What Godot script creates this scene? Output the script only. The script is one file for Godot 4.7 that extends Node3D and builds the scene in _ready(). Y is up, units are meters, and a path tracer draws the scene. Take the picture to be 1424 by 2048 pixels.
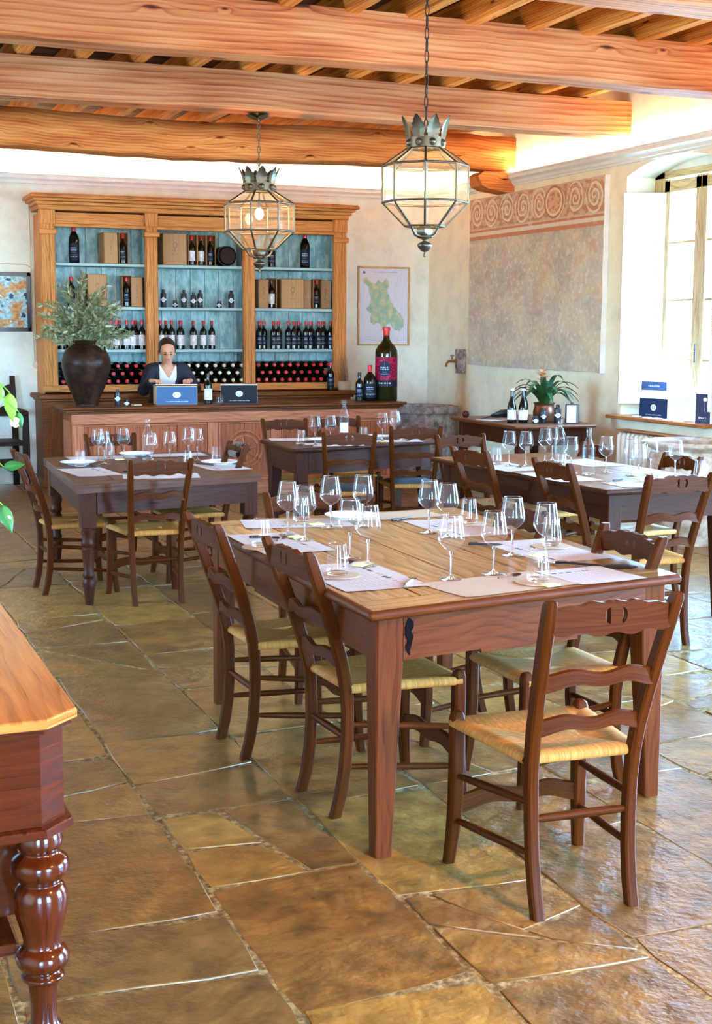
extends Node3D
# A stone-floored tasting room with beamed ceiling, laid tables, rush-seated chairs and a bottle cabinet behind a counter.

var rng := RandomNumberGenerator.new()
var M := {}
var taken := {}
var ORD := ["first", "second", "third", "fourth", "fifth", "sixth", "seventh", "eighth", "ninth", "tenth", "eleventh", "twelfth", "thirteenth", "fourteenth", "fifteenth", "sixteenth", "seventeenth", "eighteenth", "nineteenth", "twentieth"]
const ZW := -14.4      # inner face of the back wall
const XW := 6.707      # inner face of the right wall
const XL := -3.6
const ZF := 3.2


class MB:
	# collects triangles with normals and texture coordinates
	var v := PackedVector3Array()
	var n := PackedVector3Array()
	var t := PackedVector2Array()
	var xf := Transform3D()
	var uo := Vector2.ZERO

	func tri(a: Vector3, b: Vector3, c: Vector3, na: Vector3, nb: Vector3, nc: Vector3, ua := Vector2.ZERO, ub := Vector2.ZERO, uc := Vector2.ZERO) -> void:
		if (b - a).cross(c - a).dot(na + nb + nc) > 0.0:
			v.append_array([xf * a, xf * c, xf * b])
			n.append_array([(xf.basis * na).normalized(), (xf.basis * nc).normalized(), (xf.basis * nb).normalized()])
			t.append_array([ua + uo, uc + uo, ub + uo])
		else:
			v.append_array([xf * a, xf * b, xf * c])
			n.append_array([(xf.basis * na).normalized(), (xf.basis * nb).normalized(), (xf.basis * nc).normalized()])
			t.append_array([ua + uo, ub + uo, uc + uo])

	func quad(a: Vector3, b: Vector3, c: Vector3, d: Vector3, na: Vector3, nb: Vector3, nc: Vector3, nd: Vector3, ua := Vector2.ZERO, ub := Vector2.ZERO, uc := Vector2.ZERO, ud := Vector2.ZERO) -> void:
		tri(a, b, c, na, nb, nc, ua, ub, uc)
		tri(a, c, d, na, nc, nd, ua, uc, ud)

	func flat(a: Vector3, b: Vector3, c: Vector3, d: Vector3, nn: Vector3, ua := Vector2.ZERO, ub := Vector2.RIGHT, uc := Vector2.ONE, ud := Vector2.DOWN) -> void:
		quad(a, b, c, d, nn, nn, nn, nn, ua, ub, uc, ud)

	func box(c: Vector3, s: Vector3, bev := 0.004) -> void:
		var h := s * 0.5
		var b := minf(bev, minf(h.x, minf(h.y, h.z)) * 0.9)
		var long := s.max_axis_index()
		var P := []
		for i in 8:
			var sg := Vector3(1 if i & 1 else -1, 1 if i & 2 else -1, 1 if i & 4 else -1)
			var row := []
			for ax in 3:
				var p := h - Vector3(b, b, b)
				p[ax] = h[ax]
				row.append(c + p * sg)
			P.append(row)
		for ax in 3:
			var j := (ax + 1) % 3
			var k := (ax + 2) % 3
			var ua := j
			var va := k
			if long == k or (long == ax and s[k] > s[j]):
				ua = k
				va = j
			for sgn in [-1, 1]:
				var nn := Vector3.ZERO
				nn[ax] = sgn
				var q := []
				for c4 in [[-1, -1], [1, -1], [1, 1], [-1, 1]]:
					var i: int = (1 << ax if sgn > 0 else 0) | (1 << j if c4[0] > 0 else 0) | (1 << k if c4[1] > 0 else 0)
					q.append(P[i][ax])
				var U := []
				for p in q:
					U.append(Vector2(p[ua], p[va] + ax * 0.37 + sgn * 0.11))
				quad(q[0], q[1], q[2], q[3], nn, nn, nn, nn, U[0], U[1], U[2], U[3])
		if b <= 0.0:
			return
		for ax in 3:  # edges along ax
			var j := (ax + 1) % 3
			var k := (ax + 2) % 3
			for sj in [0, 1]:
				for sk in [0, 1]:
					var i0: int = (sj << j) | (sk << k)
					var i1: int = i0 | (1 << ax)
					var nj := Vector3.ZERO
					nj[j] = 1 if sj else -1
					var nk := Vector3.ZERO
					nk[k] = 1 if sk else -1
					var a: Vector3 = P[i0][j]
					var bb: Vector3 = P[i1][j]
					var cc: Vector3 = P[i1][k]
					var d: Vector3 = P[i0][k]
					quad(a, bb, cc, d, nj, nj, nk, nk, Vector2(a[long], a[j]), Vector2(bb[long], bb[j]), Vector2(cc[long], cc[j]), Vector2(d[long], d[j]))
		for i in 8:
			var sg := Vector3(1 if i & 1 else -1, 1 if i & 2 else -1, 1 if i & 4 else -1)
			tri(P[i][0], P[i][1], P[i][2], Vector3(sg.x, 0, 0), Vector3(0, sg.y, 0), Vector3(0, 0, sg.z), Vector2(P[i][0].x, P[i][0].y), Vector2(P[i][1].x, P[i][1].y), Vector2(P[i][2].x, P[i][2].y))

	func loft(rings: Array, smooth := true, caps := true) -> void:
		# rings of equally many points, each closed; u runs along the length
		var m: int = rings.size()
		var k: int = rings[0].size()
		var cen := []
		for r in rings:
			var s := Vector3.ZERO
			for p in r:
				s += p
			cen.append(s / k)
		var len := PackedFloat32Array([0.0])
		for i in range(1, m):
			len.append(len[i - 1] + cen[i].distance_to(cen[i - 1]))
		var per := PackedFloat32Array([0.0])
		for j in k:
			per.append(per[j] + rings[m / 2][j].distance_to(rings[m / 2][(j + 1) % k]))
		if smooth:
			var nr := []
			for i in m:
				var row := PackedVector3Array()
				for j in k:
					var along: Vector3 = rings[mini(i + 1, m - 1)][j] - rings[maxi(i - 1, 0)][j]
					var round_: Vector3 = rings[i][(j + 1) % k] - rings[i][(j + k - 1) % k]
					var nn := along.cross(round_).normalized()
					if nn.dot(rings[i][j] - cen[i]) < 0.0:
						nn = -nn
					if nn == Vector3.ZERO:
						nn = (rings[i][j] - cen[i]).normalized()
					row.append(nn)
				nr.append(row)
			for i in m - 1:
				for j in k:
					var j2 := (j + 1) % k
					quad(rings[i][j], rings[i + 1][j], rings[i + 1][j2], rings[i][j2], nr[i][j], nr[i + 1][j], nr[i + 1][j2], nr[i][j2], Vector2(len[i], per[j]), Vector2(len[i + 1], per[j]), Vector2(len[i + 1], per[j + 1]), Vector2(len[i], per[j + 1]))
		else:
			for j in k:
				var j2 := (j + 1) % k
				var fn := PackedVector3Array()
				for i in m - 1:
					var f: Vector3 = (rings[i + 1][j] - rings[i][j2]).cross(rings[i + 1][j2] - rings[i][j]).normalized()
					if f.dot((rings[i][j] + rings[i][j2]) * 0.5 - cen[i]) < 0.0:
						f = -f
					fn.append(f)
				for i in m - 1:
					var n0 := (fn[i] + fn[maxi(i - 1, 0)]).normalized()
					var n1 := (fn[i] + fn[mini(i + 1, m - 2)]).normalized()
					quad(rings[i][j], rings[i + 1][j], rings[i + 1][j2], rings[i][j2], n0, n1, n1, n0, Vector2(len[i], per[j]), Vector2(len[i + 1], per[j]), Vector2(len[i + 1], per[j + 1]), Vector2(len[i], per[j + 1]))
		if caps:
			for e in [0, m - 1]:
				var dirv: Vector3 = (cen[0] - cen[1]) if e == 0 else (cen[m - 1] - cen[m - 2])
				dirv = dirv.normalized()
				for j in k:
					var j2 := (j + 1) % k
					tri(cen[e], rings[e][j], rings[e][j2], dirv, dirv, dirv, Vector2(0, 0), Vector2(0.01, per[j]), Vector2(0.01, per[j + 1]))

	func tube(pts: Array, radii: Array, k := 8, caps := true, squash := 1.0) -> void:
		var rings := []
		var up := Vector3(0.137, 0.91, 0.38).normalized()
		for i in pts.size():
			var d: Vector3 = (pts[mini(i + 1, pts.size() - 1)] - pts[maxi(i - 1, 0)]).normalized()
			var a := d.cross(up)
			if a.length() < 0.05:
				a = d.cross(Vector3(1, 0, 0.2))
			a = a.normalized()
			var b := d.cross(a).normalized()
			up = a.cross(d).normalized()
			var r: float = radii[i] if i < radii.size() else radii[-1]
			var ring := PackedVector3Array()
			for j in k:
				var an := TAU * j / k
				ring.append(pts[i] + (a * cos(an) * squash + b * sin(an)) * r)
			rings.append(ring)
		loft(rings, true, caps)

	func post(pts: Array, half: Array, cham := 0.15) -> void:
		# square-sectioned post with chamfered edges along pts (running mostly in y); half = half width x, half depth z
		var rings := []
		for i in pts.size():
			var hx: float = half[i].x
			var hz: float = half[i].y
			var c := cham * minf(hx, hz) * 2.0
			var p: Vector3 = pts[i]
			rings.append(PackedVector3Array([p + Vector3(hx, 0, hz - c), p + Vector3(hx - c, 0, hz), p + Vector3(-hx + c, 0, hz), p + Vector3(-hx, 0, hz - c), p + Vector3(-hx, 0, -hz + c), p + Vector3(-hx + c, 0, -hz), p + Vector3(hx - c, 0, -hz), p + Vector3(hx, 0, -hz + c)]))
		loft(rings, false, true)

	func lathe(prof: PackedVector2Array, seg := 24, crease := 38.0, a0 := 0.0, a1 := TAU) -> void:
		# prof: (radius, y) from one end to the other
		var m := prof.size()
		var sn := PackedVector2Array()
		for i in m - 1:
			var d := prof[i + 1] - prof[i]
			sn.append(Vector2(d.y, -d.x).normalized())
		# outward: the majority of normals point away from the axis
		var sum := 0.0
		for i in m - 1:
			sum += sn[i].x * prof[i].distance_to(prof[i + 1]) * (prof[i].x + prof[i + 1].x)
		if sum < 0.0:
			for i in m - 1:
				sn[i] = -sn[i]
		var len := PackedFloat32Array([0.0])
		for i in m - 1:
			len.append(len[i] + prof[i].distance_to(prof[i + 1]))
		var cr := cos(deg_to_rad(crease))
		for i in m - 1:
			var n0 := sn[i]
			var n1 := sn[i]
			if i > 0 and sn[i].dot(sn[i - 1]) > cr:
				n0 = (sn[i] + sn[i - 1]).normalized()
			if i < m - 2 and sn[i].dot(sn[i + 1]) > cr:
				n1 = (sn[i] + sn[i + 1]).normalized()
			for j in seg:
				var p := a0 + (a1 - a0) * j / seg
				var q := a0 + (a1 - a0) * (j + 1) / seg
				var cp := Vector3(sin(p), 0, cos(p))
				var cq := Vector3(sin(q), 0, cos(q))
				var A := cp * prof[i].x + Vector3(0, prof[i].y, 0)
				var B := cp * prof[i + 1].x + Vector3(0, prof[i + 1].y, 0)
				var C := cq * prof[i + 1].x + Vector3(0, prof[i + 1].y, 0)
				var D := cq * prof[i].x + Vector3(0, prof[i].y, 0)
				var rr := 0.05
				quad(A, B, C, D, cp * n0.x + Vector3(0, n0.y, 0), cp * n1.x + Vector3(0, n1.y, 0), cq * n1.x + Vector3(0, n1.y, 0), cq * n0.x + Vector3(0, n0.y, 0), Vector2(len[i], p * rr), Vector2(len[i + 1], p * rr), Vector2(len[i + 1], q * rr), Vector2(len[i], q * rr))

	func arc(r: float, y0: float, y1: float, a0: float, a1: float, seg := 10) -> void:
		# a label round a bottle, texture 0..1
		for j in seg:
			var p := a0 + (a1 - a0) * j / seg
			var q := a0 + (a1 - a0) * (j + 1) / seg
			var cp := Vector3(sin(p), 0, cos(p))
			var cq := Vector3(sin(q), 0, cos(q))
			var u0 := float(j) / seg
			var u1 := float(j + 1) / seg
			quad(cp * r + Vector3(0, y1, 0), cq * r + Vector3(0, y1, 0), cq * r + Vector3(0, y0, 0), cp * r + Vector3(0, y0, 0), cp, cq, cq, cp, Vector2(u0, 0), Vector2(u1, 0), Vector2(u1, 1), Vector2(u0, 1))

	func extrude(poly: PackedVector2Array, d: float, crease := 35.0) -> void:
		# poly in x-y, thickness d about z = 0
		var ids := Geometry2D.triangulate_polygon(poly)
		for s in [-1, 1]:
			var nn := Vector3(0, 0, s)
			var z: float = d * 0.5 * s
			for i in range(0, ids.size(), 3):
				var a := poly[ids[i]]
				var b := poly[ids[i + 1]]
				var c := poly[ids[i + 2]]
				tri(Vector3(a.x, a.y, z), Vector3(b.x, b.y, z), Vector3(c.x, c.y, z), nn, nn, nn, a, b, c)
		sides(poly, -d * 0.5, d * 0.5, crease)

	func sides(poly: PackedVector2Array, z0: float, z1: float, crease := 35.0) -> void:
		var k := poly.size()
		var area := 0.0
		for i in k:
			area += poly[i].cross(poly[(i + 1) % k])
		var sg := 1.0 if area > 0.0 else -1.0
		var en := PackedVector2Array()
		for i in k:
			var e := poly[(i + 1) % k] - poly[i]
			en.append(Vector2(e.y, -e.x).normalized() * sg)
		var cr := cos(deg_to_rad(crease))
		var run := 0.0
		for i in k:
			var i2 := (i + 1) % k
			var n0 := en[i]
			var n1 := en[i]
			if en[i].dot(en[(i + k - 1) % k]) > cr:
				n0 = (en[i] + en[(i + k - 1) % k]).normalized()
			if en[i].dot(en[i2]) > cr:
				n1 = (en[i] + en[i2]).normalized()
			var l := poly[i].distance_to(poly[i2])
			var N0 := Vector3(n0.x, n0.y, 0)
			var N1 := Vector3(n1.x, n1.y, 0)
			quad(Vector3(poly[i].x, poly[i].y, z0), Vector3(poly[i].x, poly[i].y, z1), Vector3(poly[i2].x, poly[i2].y, z1), Vector3(poly[i2].x, poly[i2].y, z0), N0, N0, N1, N1, Vector2(run, z0), Vector2(run, z1), Vector2(run + l, z1), Vector2(run + l, z0))
			run += l

	func slab(poly: PackedVector2Array, y0: float, y1: float, cham: float, lift := 0.0) -> void:
		# a flat piece whose outline lies in x-z, with a worn (chamfered) upper edge; bottom left open
		var k := poly.size()
		var c := Vector2.ZERO
		for p in poly:
			c += p / k
		var top := PackedVector3Array()
		var mid := PackedVector3Array()
		for i in k:
			var a := poly[(i + k - 1) % k]
			var b := poly[(i + 1) % k]
			var e := (b - a).normalized()
			var nn := Vector2(e.y, -e.x)
			if nn.dot(poly[i] - c) > 0.0:
				nn = -nn
			var q := poly[i] + nn * cham
			top.append(Vector3(q.x, y1, q.y))
			mid.append(Vector3(poly[i].x, y1 - cham * 0.75, poly[i].y))
		var C := Vector3(c.x, y1 + lift, c.y)
		for i in k:
			var j := (i + 1) % k
			var out0 := Vector3(poly[i].x - c.x, 0, poly[i].y - c.y).normalized()
			var out1 := Vector3(poly[j].x - c.x, 0, poly[j].y - c.y).normalized()
			var tilt0 := (Vector3.UP + out0 * 0.35).normalized()
			var tilt1 := (Vector3.UP + out1 * 0.35).normalized()
			tri(C, top[i], top[j], Vector3.UP, Vector3.UP, Vector3.UP, c, Vector2(top[i].x, top[i].z), Vector2(top[j].x, top[j].z))
			quad(top[i], top[j], mid[j], mid[i], tilt0, tilt1, out1, out0, Vector2(top[i].x, top[i].z), Vector2(top[j].x, top[j].z), Vector2(mid[j].x, mid[j].z), Vector2(mid[i].x, mid[i].z))
			quad(mid[i], mid[j], Vector3(mid[j].x, y0, mid[j].z), Vector3(mid[i].x, y0, mid[i].z), out0, out1, out1, out0)

	func sheet(nu: int, nv: int, f: Callable, thick := 0.0) -> void:
		# a curved sheet p = f(u, v); with thickness it is closed by a second layer below
		var P := []
		for i in nu + 1:
			var row := PackedVector3Array()
			for j in nv + 1:
				row.append(f.call(float(i) / nu, float(j) / nv))
			P.append(row)
		for side in (2 if thick > 0.0 else 1):
			for i in nu:
				for j in nv:
					var q := [P[i][j], P[i + 1][j], P[i + 1][j + 1], P[i][j + 1]]
					var N := []
					for ij in [[i, j], [i + 1, j], [i + 1, j + 1], [i, j + 1]]:
						var a: Vector3 = P[mini(ij[0] + 1, nu)][ij[1]] - P[maxi(ij[0] - 1, 0)][ij[1]]
						var b: Vector3 = P[ij[0]][mini(ij[1] + 1, nv)] - P[ij[0]][maxi(ij[1] - 1, 0)]
						var nn := b.cross(a).normalized()
						if nn == Vector3.ZERO:
							nn = Vector3.UP
						N.append(nn)
					if side == 1:
						for x in 4:
							q[x] = q[x] - N[x] * thick
							N[x] = -N[x]
					quad(q[0], q[1], q[2], q[3], N[0], N[1], N[2], N[3], Vector2(float(i) / nu, float(j) / nv), Vector2(float(i + 1) / nu, float(j) / nv), Vector2(float(i + 1) / nu, float(j + 1) / nv), Vector2(float(i) / nu, float(j + 1) / nv))

	func ball(c: Vector3, r: Vector3, k := 10) -> void:
		var rings := []
		for i in range(0, k + 1):
			var a := PI * i / k
			var ring := PackedVector3Array()
			for j in k * 2:
				var b := TAU * j / (k * 2)
				ring.append(c + Vector3(sin(a) * sin(b) * r.x, cos(a) * r.y, sin(a) * cos(b) * r.z))
			rings.append(ring)
		for i in k:
			for j in k * 2:
				var j2 := (j + 1) % (k * 2)
				var q := [rings[i][j], rings[i + 1][j], rings[i + 1][j2], rings[i][j2]]
				var N := []
				for p in q:
					N.append(((p - c) / (r * r)).normalized())
				quad(q[0], q[1], q[2], q[3], N[0], N[1], N[2], N[3])

	func done() -> ArrayMesh:
		var a := []
		a.resize(Mesh.ARRAY_MAX)
		a[Mesh.ARRAY_VERTEX] = v
		a[Mesh.ARRAY_NORMAL] = n
		a[Mesh.ARRAY_TEX_UV] = t
		var m := ArrayMesh.new()
		m.add_surface_from_arrays(Mesh.PRIMITIVE_TRIANGLES, a)
		return m


func numbered(called: String) -> String:
	if not taken.has(called):
		taken[called] = 0
		return called
	taken[called] += 1
	return "%s_%03d" % [called, taken[called]]

func tag(o: Node3D, label: String, category: String, group := "") -> Node3D:
	o.set_meta("label", label)
	o.set_meta("category", category)
	if group:
		o.set_meta("group", group)
	return o

func thing(called: String, label: String, category: String, at := Vector3.ZERO, turn := 0.0, group := "") -> Node3D:
	var o := Node3D.new()
	o.name = numbered(called)
	add_child(o)
	o.position = at
	o.rotation.y = turn
	tag(o, label, category, group)
	return o

func part(called: String, mb, mat: Material, parent: Node3D) -> MeshInstance3D:
	var o := MeshInstance3D.new()
	o.mesh = mb.done() if mb is MB else mb
	o.material_override = mat
	o.name = called
	parent.add_child(o, true)
	return o

func solo(called: String, label: String, category: String, mb, mat: Material, at := Vector3.ZERO, turn := 0.0, group := "") -> MeshInstance3D:
	var o := MeshInstance3D.new()
	o.mesh = mb.done() if mb is MB else mb
	o.material_override = mat
	o.name = numbered(called)
	add_child(o)
	o.position = at
	o.rotation.y = turn
	tag(o, label, category, group)
	return o

func struct(called: String, mb, mat: Material) -> MeshInstance3D:
	var o := MeshInstance3D.new()
	o.mesh = mb.done() if mb is MB else mb
	o.material_override = mat
	o.name = called
	o.set_meta("kind", "structure")
	add_child(o)
	return o

func copy(o: Node3D, label: String, at: Vector3, turn := 0.0, group := "", scale_ := 1.0) -> Node3D:
	var c: Node3D = o.duplicate()
	c.name = numbered(str(o.name).rstrip("0123456789").rstrip("_"))
	add_child(c)
	c.position = at
	c.rotation = Vector3(0, turn, 0)
	c.scale = Vector3.ONE * scale_
	c.set_meta("label", label)
	if group:
		c.set_meta("group", group)
	return c

func bx(c: Vector3, s: Vector3, bev := 0.004) -> MB:
	var m := MB.new()
	m.uo = Vector2(rng.randf() * 3.0, rng.randf() * 3.0)
	m.box(c, s, bev)
	return m

func mb() -> MB:
	var m := MB.new()
	m.uo = Vector2(rng.randf() * 3.0, rng.randf() * 3.0)
	return m

func pv(a: Array) -> PackedVector2Array:
	# flat list r, y, r, y ...
	var p := PackedVector2Array()
	for i in range(0, a.size(), 2):
		p.append(Vector2(a[i], a[i + 1]))
	return p

func smooth_profile(p: PackedVector2Array, steps := 4) -> PackedVector2Array:
	# Catmull-Rom through the points
	var o := PackedVector2Array()
	for i in p.size() - 1:
		var a := p[maxi(i - 1, 0)]
		var d := p[mini(i + 2, p.size() - 1)]
		for s in steps:
			o.append(p[i].cubic_interpolate(p[i + 1], a, d, float(s) / steps))
	o.append(p[-1])
	for i in o.size():
		o[i].x = maxf(o[i].x, 0.0)
	return o


# ---------------------------------------------------------------- textures and materials
func grad(stops: Array) -> Gradient:
	var g := Gradient.new()
	var off := PackedFloat32Array()
	var col := PackedColorArray()
	for s in stops:
		off.append(s[0])
		col.append(s[1])
	g.offsets = off
	g.colors = col
	return g

func tex_wood(sd: int, w: int, h: int, ramp: Gradient, freq: float, warp: float, knots: int, knot_r := 0.05) -> ImageTexture:
	var nz := FastNoiseLite.new()
	nz.seed = sd
	nz.frequency = 1.0
	nz.noise_type = FastNoiseLite.TYPE_SIMPLEX_SMOOTH
	nz.fractal_type = FastNoiseLite.FRACTAL_NONE
	var r := RandomNumberGenerator.new()
	r.seed = sd * 7 + 3
	var K := []
	for i in knots:
		K.append(Vector3(r.randf(), r.randf_range(0.05, 0.95), knot_r * r.randf_range(0.5, 1.2)))
	var lut := PackedByteArray()
	for i in 256:
		var c := ramp.sample(i / 255.0)
		lut.append_array([int(c.r * 255), int(c.g * 255), int(c.b * 255)])
	var out := PackedByteArray()
	out.resize(w * h * 3)
	var asp := float(w) / h
	for x in w:
		var u := float(x) / w
		var cx := cos(TAU * u)
		var sx := sin(TAU * u)
		for y in h:
			var vv := float(y) / h
			var d := vv * freq + warp * nz.get_noise_3d(cx * 0.36, sx * 0.36, vv * 1.1)
			var fib := nz.get_noise_3d(cx * 0.9 + 9.0, sx * 0.9, vv * 90.0)
			var sec := nz.get_noise_3d(cx * 0.55, sx * 0.55 + 5.0, vv * 14.0)
			var dark := 0.0
			for k in K:
				var dx := absf(u - k.x)
				dx = minf(dx, 1.0 - dx) * asp * 0.3
				var dy: float = vv - k.y
				var q: float = (dx * dx + dy * dy) / (k.z * k.z)
				if q < 9.0:
					d += 1.3 * exp(-q * 0.8)
					if q < 0.35:
						dark = maxf(dark, 1.0 - q / 0.35)
			var ring := d - floorf(d)
			ring = ring * ring * (1.0 - smoothstep(0.9, 1.0, ring))
			var g := clampf(0.42 * ring + 0.2 * (fib + 0.55) + 0.26 * (sec + 0.5) + dark * 0.6, 0.0, 1.0)
			var li := int(g * 255) * 3
			var o := (y * w + x) * 3
			out[o] = lut[li]
			out[o + 1] = lut[li + 1]
			out[o + 2] = lut[li + 2]
	return ImageTexture.create_from_image(Image.create_from_data(w, h, false, Image.FORMAT_RGB8, out))

func tex_noise(sd: int, size: int, freq: float, octaves: int, ramp: Gradient, kind := FastNoiseLite.TYPE_SIMPLEX_SMOOTH) -> NoiseTexture2D:
	var nz := FastNoiseLite.new()
	nz.seed = sd
	nz.frequency = freq
	nz.noise_type = kind
	nz.fractal_type = FastNoiseLite.FRACTAL_FBM
	nz.fractal_octaves = octaves
	nz.fractal_gain = 0.68
	var t := NoiseTexture2D.new()
	t.width = size
	t.height = size
	t.seamless = true
	t.noise = nz
	if ramp:
		t.color_ramp = ramp
	return t

func paint(w: int, h: int, f: Callable) -> ImageTexture:
	var out := PackedByteArray()
	out.resize(w * h * 3)
	for y in h:
		for x in w:
			var c: Color = f.call((x + 0.5) / w, (y + 0.5) / h)
			var o := (y * w + x) * 3
			out[o] = int(clampf(c.r, 0, 1) * 255)
			out[o + 1] = int(clampf(c.g, 0, 1) * 255)
			out[o + 2] = int(clampf(c.b, 0, 1) * 255)
	return ImageTexture.create_from_image(Image.create_from_data(w, h, false, Image.FORMAT_RGB8, out))

func mat(called: String, c: Color, rough := 0.6, metal := 0.0, tex: Texture2D = null, scale_ := Vector3.ONE) -> StandardMaterial3D:
	var m := StandardMaterial3D.new()
	m.resource_name = called
	m.albedo_color = c
	m.roughness = rough
	m.metallic = metal
	m.metallic_specular = 0.25 if tex else 0.5
	if tex:
		m.albedo_texture = tex
		m.uv1_scale = scale_
	M[called] = m
	return m

func c8(r: int, g: int, b: int) -> Color:
	return Color(r / 255.0, g / 255.0, b / 255.0)

func glass(called: String, c: Color, a: float) -> StandardMaterial3D:
	var m := mat(called, Color(c.r, c.g, c.b, a), 0.02)
	m.transparency = BaseMaterial3D.TRANSPARENCY_ALPHA
	return m

func text_line(im: Image, x0: int, x1: int, y: int, hh: int, c: Color, sd: int) -> void:
	# a line of small unreadable print
	var r := RandomNumberGenerator.new()
	r.seed = sd
	var x := x0
	while x < x1:
		var ww := r.randi_range(1, maxi(2, hh / 2))
		var up := r.randi_range(0, hh / 3)
		im.fill_rect(Rect2i(x, y + up, mini(ww, x1 - x), hh - up), c)
		x += ww + (1 if r.randf() < 0.8 else hh / 2 + 1)

func disc(im: Image, cx: float, cy: float, rx: float, ry: float, c: Color) -> void:
	for y in range(maxi(0, int(cy - ry)), mini(im.get_height(), int(cy + ry) + 1)):
		for x in range(maxi(0, int(cx - rx)), mini(im.get_width(), int(cx + rx) + 1)):
			if pow((x - cx) / rx, 2) + pow((y - cy) / ry, 2) <= 1.0:
				im.set_pixel(x, y, c)

func blank(w: int, h: int, c: Color) -> Image:
	var im := Image.create(w, h, false, Image.FORMAT_RGB8)
	im.fill(c)
	return im

func make_materials() -> void:
	var gw := grad([[0.0, Color(1, 0.98, 0.95)], [0.35, Color(0.91, 0.87, 0.83)], [0.7, Color(0.76, 0.69, 0.64)], [1.0, Color(0.5, 0.41, 0.36)]])
	var wood := tex_wood(11, 512, 512, gw, 11.0, 1.3, 3, 0.035)
	var gb := grad([[0.0, c8(236, 200, 156)], [0.3, c8(220, 172, 122)], [0.55, c8(198, 138, 92)], [0.8, c8(164, 100, 62)], [1.0, c8(84, 52, 40)]])
	var beam := tex_wood(5, 1024, 384, gb, 34.0, 0.9, 10, 0.028)
	var gold := grad([[0.0, c8(205, 178, 140)], [0.35, c8(176, 140, 98)], [0.65, c8(140, 100, 64)], [0.9, c8(100, 66, 42)], [1.0, c8(52, 36, 28)]])
	var plank := tex_wood(23, 768, 384, gold, 9.0, 1.6, 4, 0.04)
	mat("beam_wood", Color(0.86, 0.67, 0.58), 0.62, 0.0, beam, Vector3(0.32, 0.78, 1))
	mat("beam_wood_pale", Color(0.84, 0.68, 0.62), 0.6, 0.0, beam, Vector3(0.27, 0.7, 1))
	mat("beam_wood_rough", Color(0.95, 0.74, 0.55), 0.75, 0.0, beam, Vector3(0.45, 1.1, 1))
	mat("joist_wood", Color(0.95, 0.74, 0.46), 0.75, 0.0, beam, Vector3(0.5, 1.9, 1))
	mat("ceiling_board", Color(0.34, 0.21, 0.14), 0.8, 0.0, wood, Vector3(0.7, 2.0, 1))
	mat("chair_wood", c8(78, 36, 6), 0.4, 0.0, wood, Vector3(1.1, 7.0, 1))
	M.chair_wood.metallic_specular = 0.2
	mat("table_top", c8(214, 194, 162), 0.3, 0.0, plank, Vector3(0.8, 2.4, 1))
	mat("table_top_b", c8(190, 158, 124), 0.32, 0.0, plank, Vector3(0.8, 2.4, 1))
	mat("table_body", c8(98, 46, 11), 0.45, 0.0, wood, Vector3(1.2, 3.4, 1))
	mat("table_dark", c8(66, 32, 16), 0.4, 0.0, wood, Vector3(1.2, 3.6, 1))
	mat("table_dark_top", c8(92, 55, 37), 0.34, 0.0, wood, Vector3(1.0, 3.0, 1))
	mat("desk_top", c8(196, 122, 58), 0.2, 0.0, wood, Vector3(0.8, 2.2, 1))
	mat("desk_wood", c8(78, 28, 8), 0.16, 0.0, wood, Vector3(1.1, 3.0, 1))
	M.desk_wood.clearcoat_enabled = true
	M.desk_wood.clearcoat = 0.6
	M.desk_wood.clearcoat_roughness = 0.1
	mat("cabinet_wood", c8(222, 152, 86), 0.45, 0.0, wood, Vector3(0.9, 3.6, 1))
	mat("cabinet_dark", c8(132, 76, 38), 0.45, 0.0, wood, Vector3(0.9, 3.6, 1))
	mat("counter_wood", c8(186, 116, 84), 0.42, 0.0, wood, Vector3(0.8, 2.8, 1))
	mat("counter_panel", c8(160, 90, 58), 0.4, 0.0, wood, Vector3(0.8, 2.8, 1))
	mat("counter_top", c8(110, 62, 32), 0.28, 0.0, wood, Vector3(0.8, 2.8, 1))
	mat("dark_oak", c8(46, 30, 22), 0.5, 0.0, wood, Vector3(1.0, 3.0, 1))
	mat("pale_box", c8(176, 132, 88), 0.6, 0.0, wood, Vector3(1.3, 3.6, 1))
	mat("pale_box_inside", c8(150, 112, 78), 0.7, 0.0, wood, Vector3(1.3, 3.6, 1))
	mat("window_wood", c8(214, 188, 142), 0.5, 0.0, wood, Vector3(0.8, 2.0, 1))
	mat("sill_wood", c8(188, 120, 66), 0.35, 0.0, wood, Vector3(0.8, 2.6, 1))
	mat("frame_pale", c8(226, 196, 146), 0.5, 0.0, wood, Vector3(1.5, 5.0, 1))
	# plaster, stone, paint
	var gp := grad([[0.0, Color(0.9, 0.9, 0.9)], [0.5, Color(0.97, 0.97, 0.96)], [1.0, Color(1, 1, 1)]])
	var plaster := tex_noise(3, 256, 0.02, 5, gp)
	for a in [["plaster_back", c8(240, 240, 224)], ["plaster_right", c8(240, 230, 200)], ["plaster_white", c8(244, 242, 236)], ["moulding", c8(234, 228, 216)]]:
		var m := mat(a[0], a[1], 0.85, 0.0, plaster)
		m.uv1_triplanar = true
		m.uv1_world_triplanar = true
		m.uv1_scale = Vector3(0.5, 0.5, 0.5)
	var stone_h := tex_noise(41, 512, 0.016, 8, null)
	var tones := [
		[c8(116, 96, 62), c8(152, 126, 82), c8(184, 156, 106)],
		[c8(104, 84, 56), c8(138, 112, 74), c8(170, 140, 92)],
		[c8(126, 108, 72), c8(164, 140, 90), c8(196, 168, 112)],
		[c8(92, 78, 58), c8(128, 108, 78), c8(160, 138, 100)]]
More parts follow.
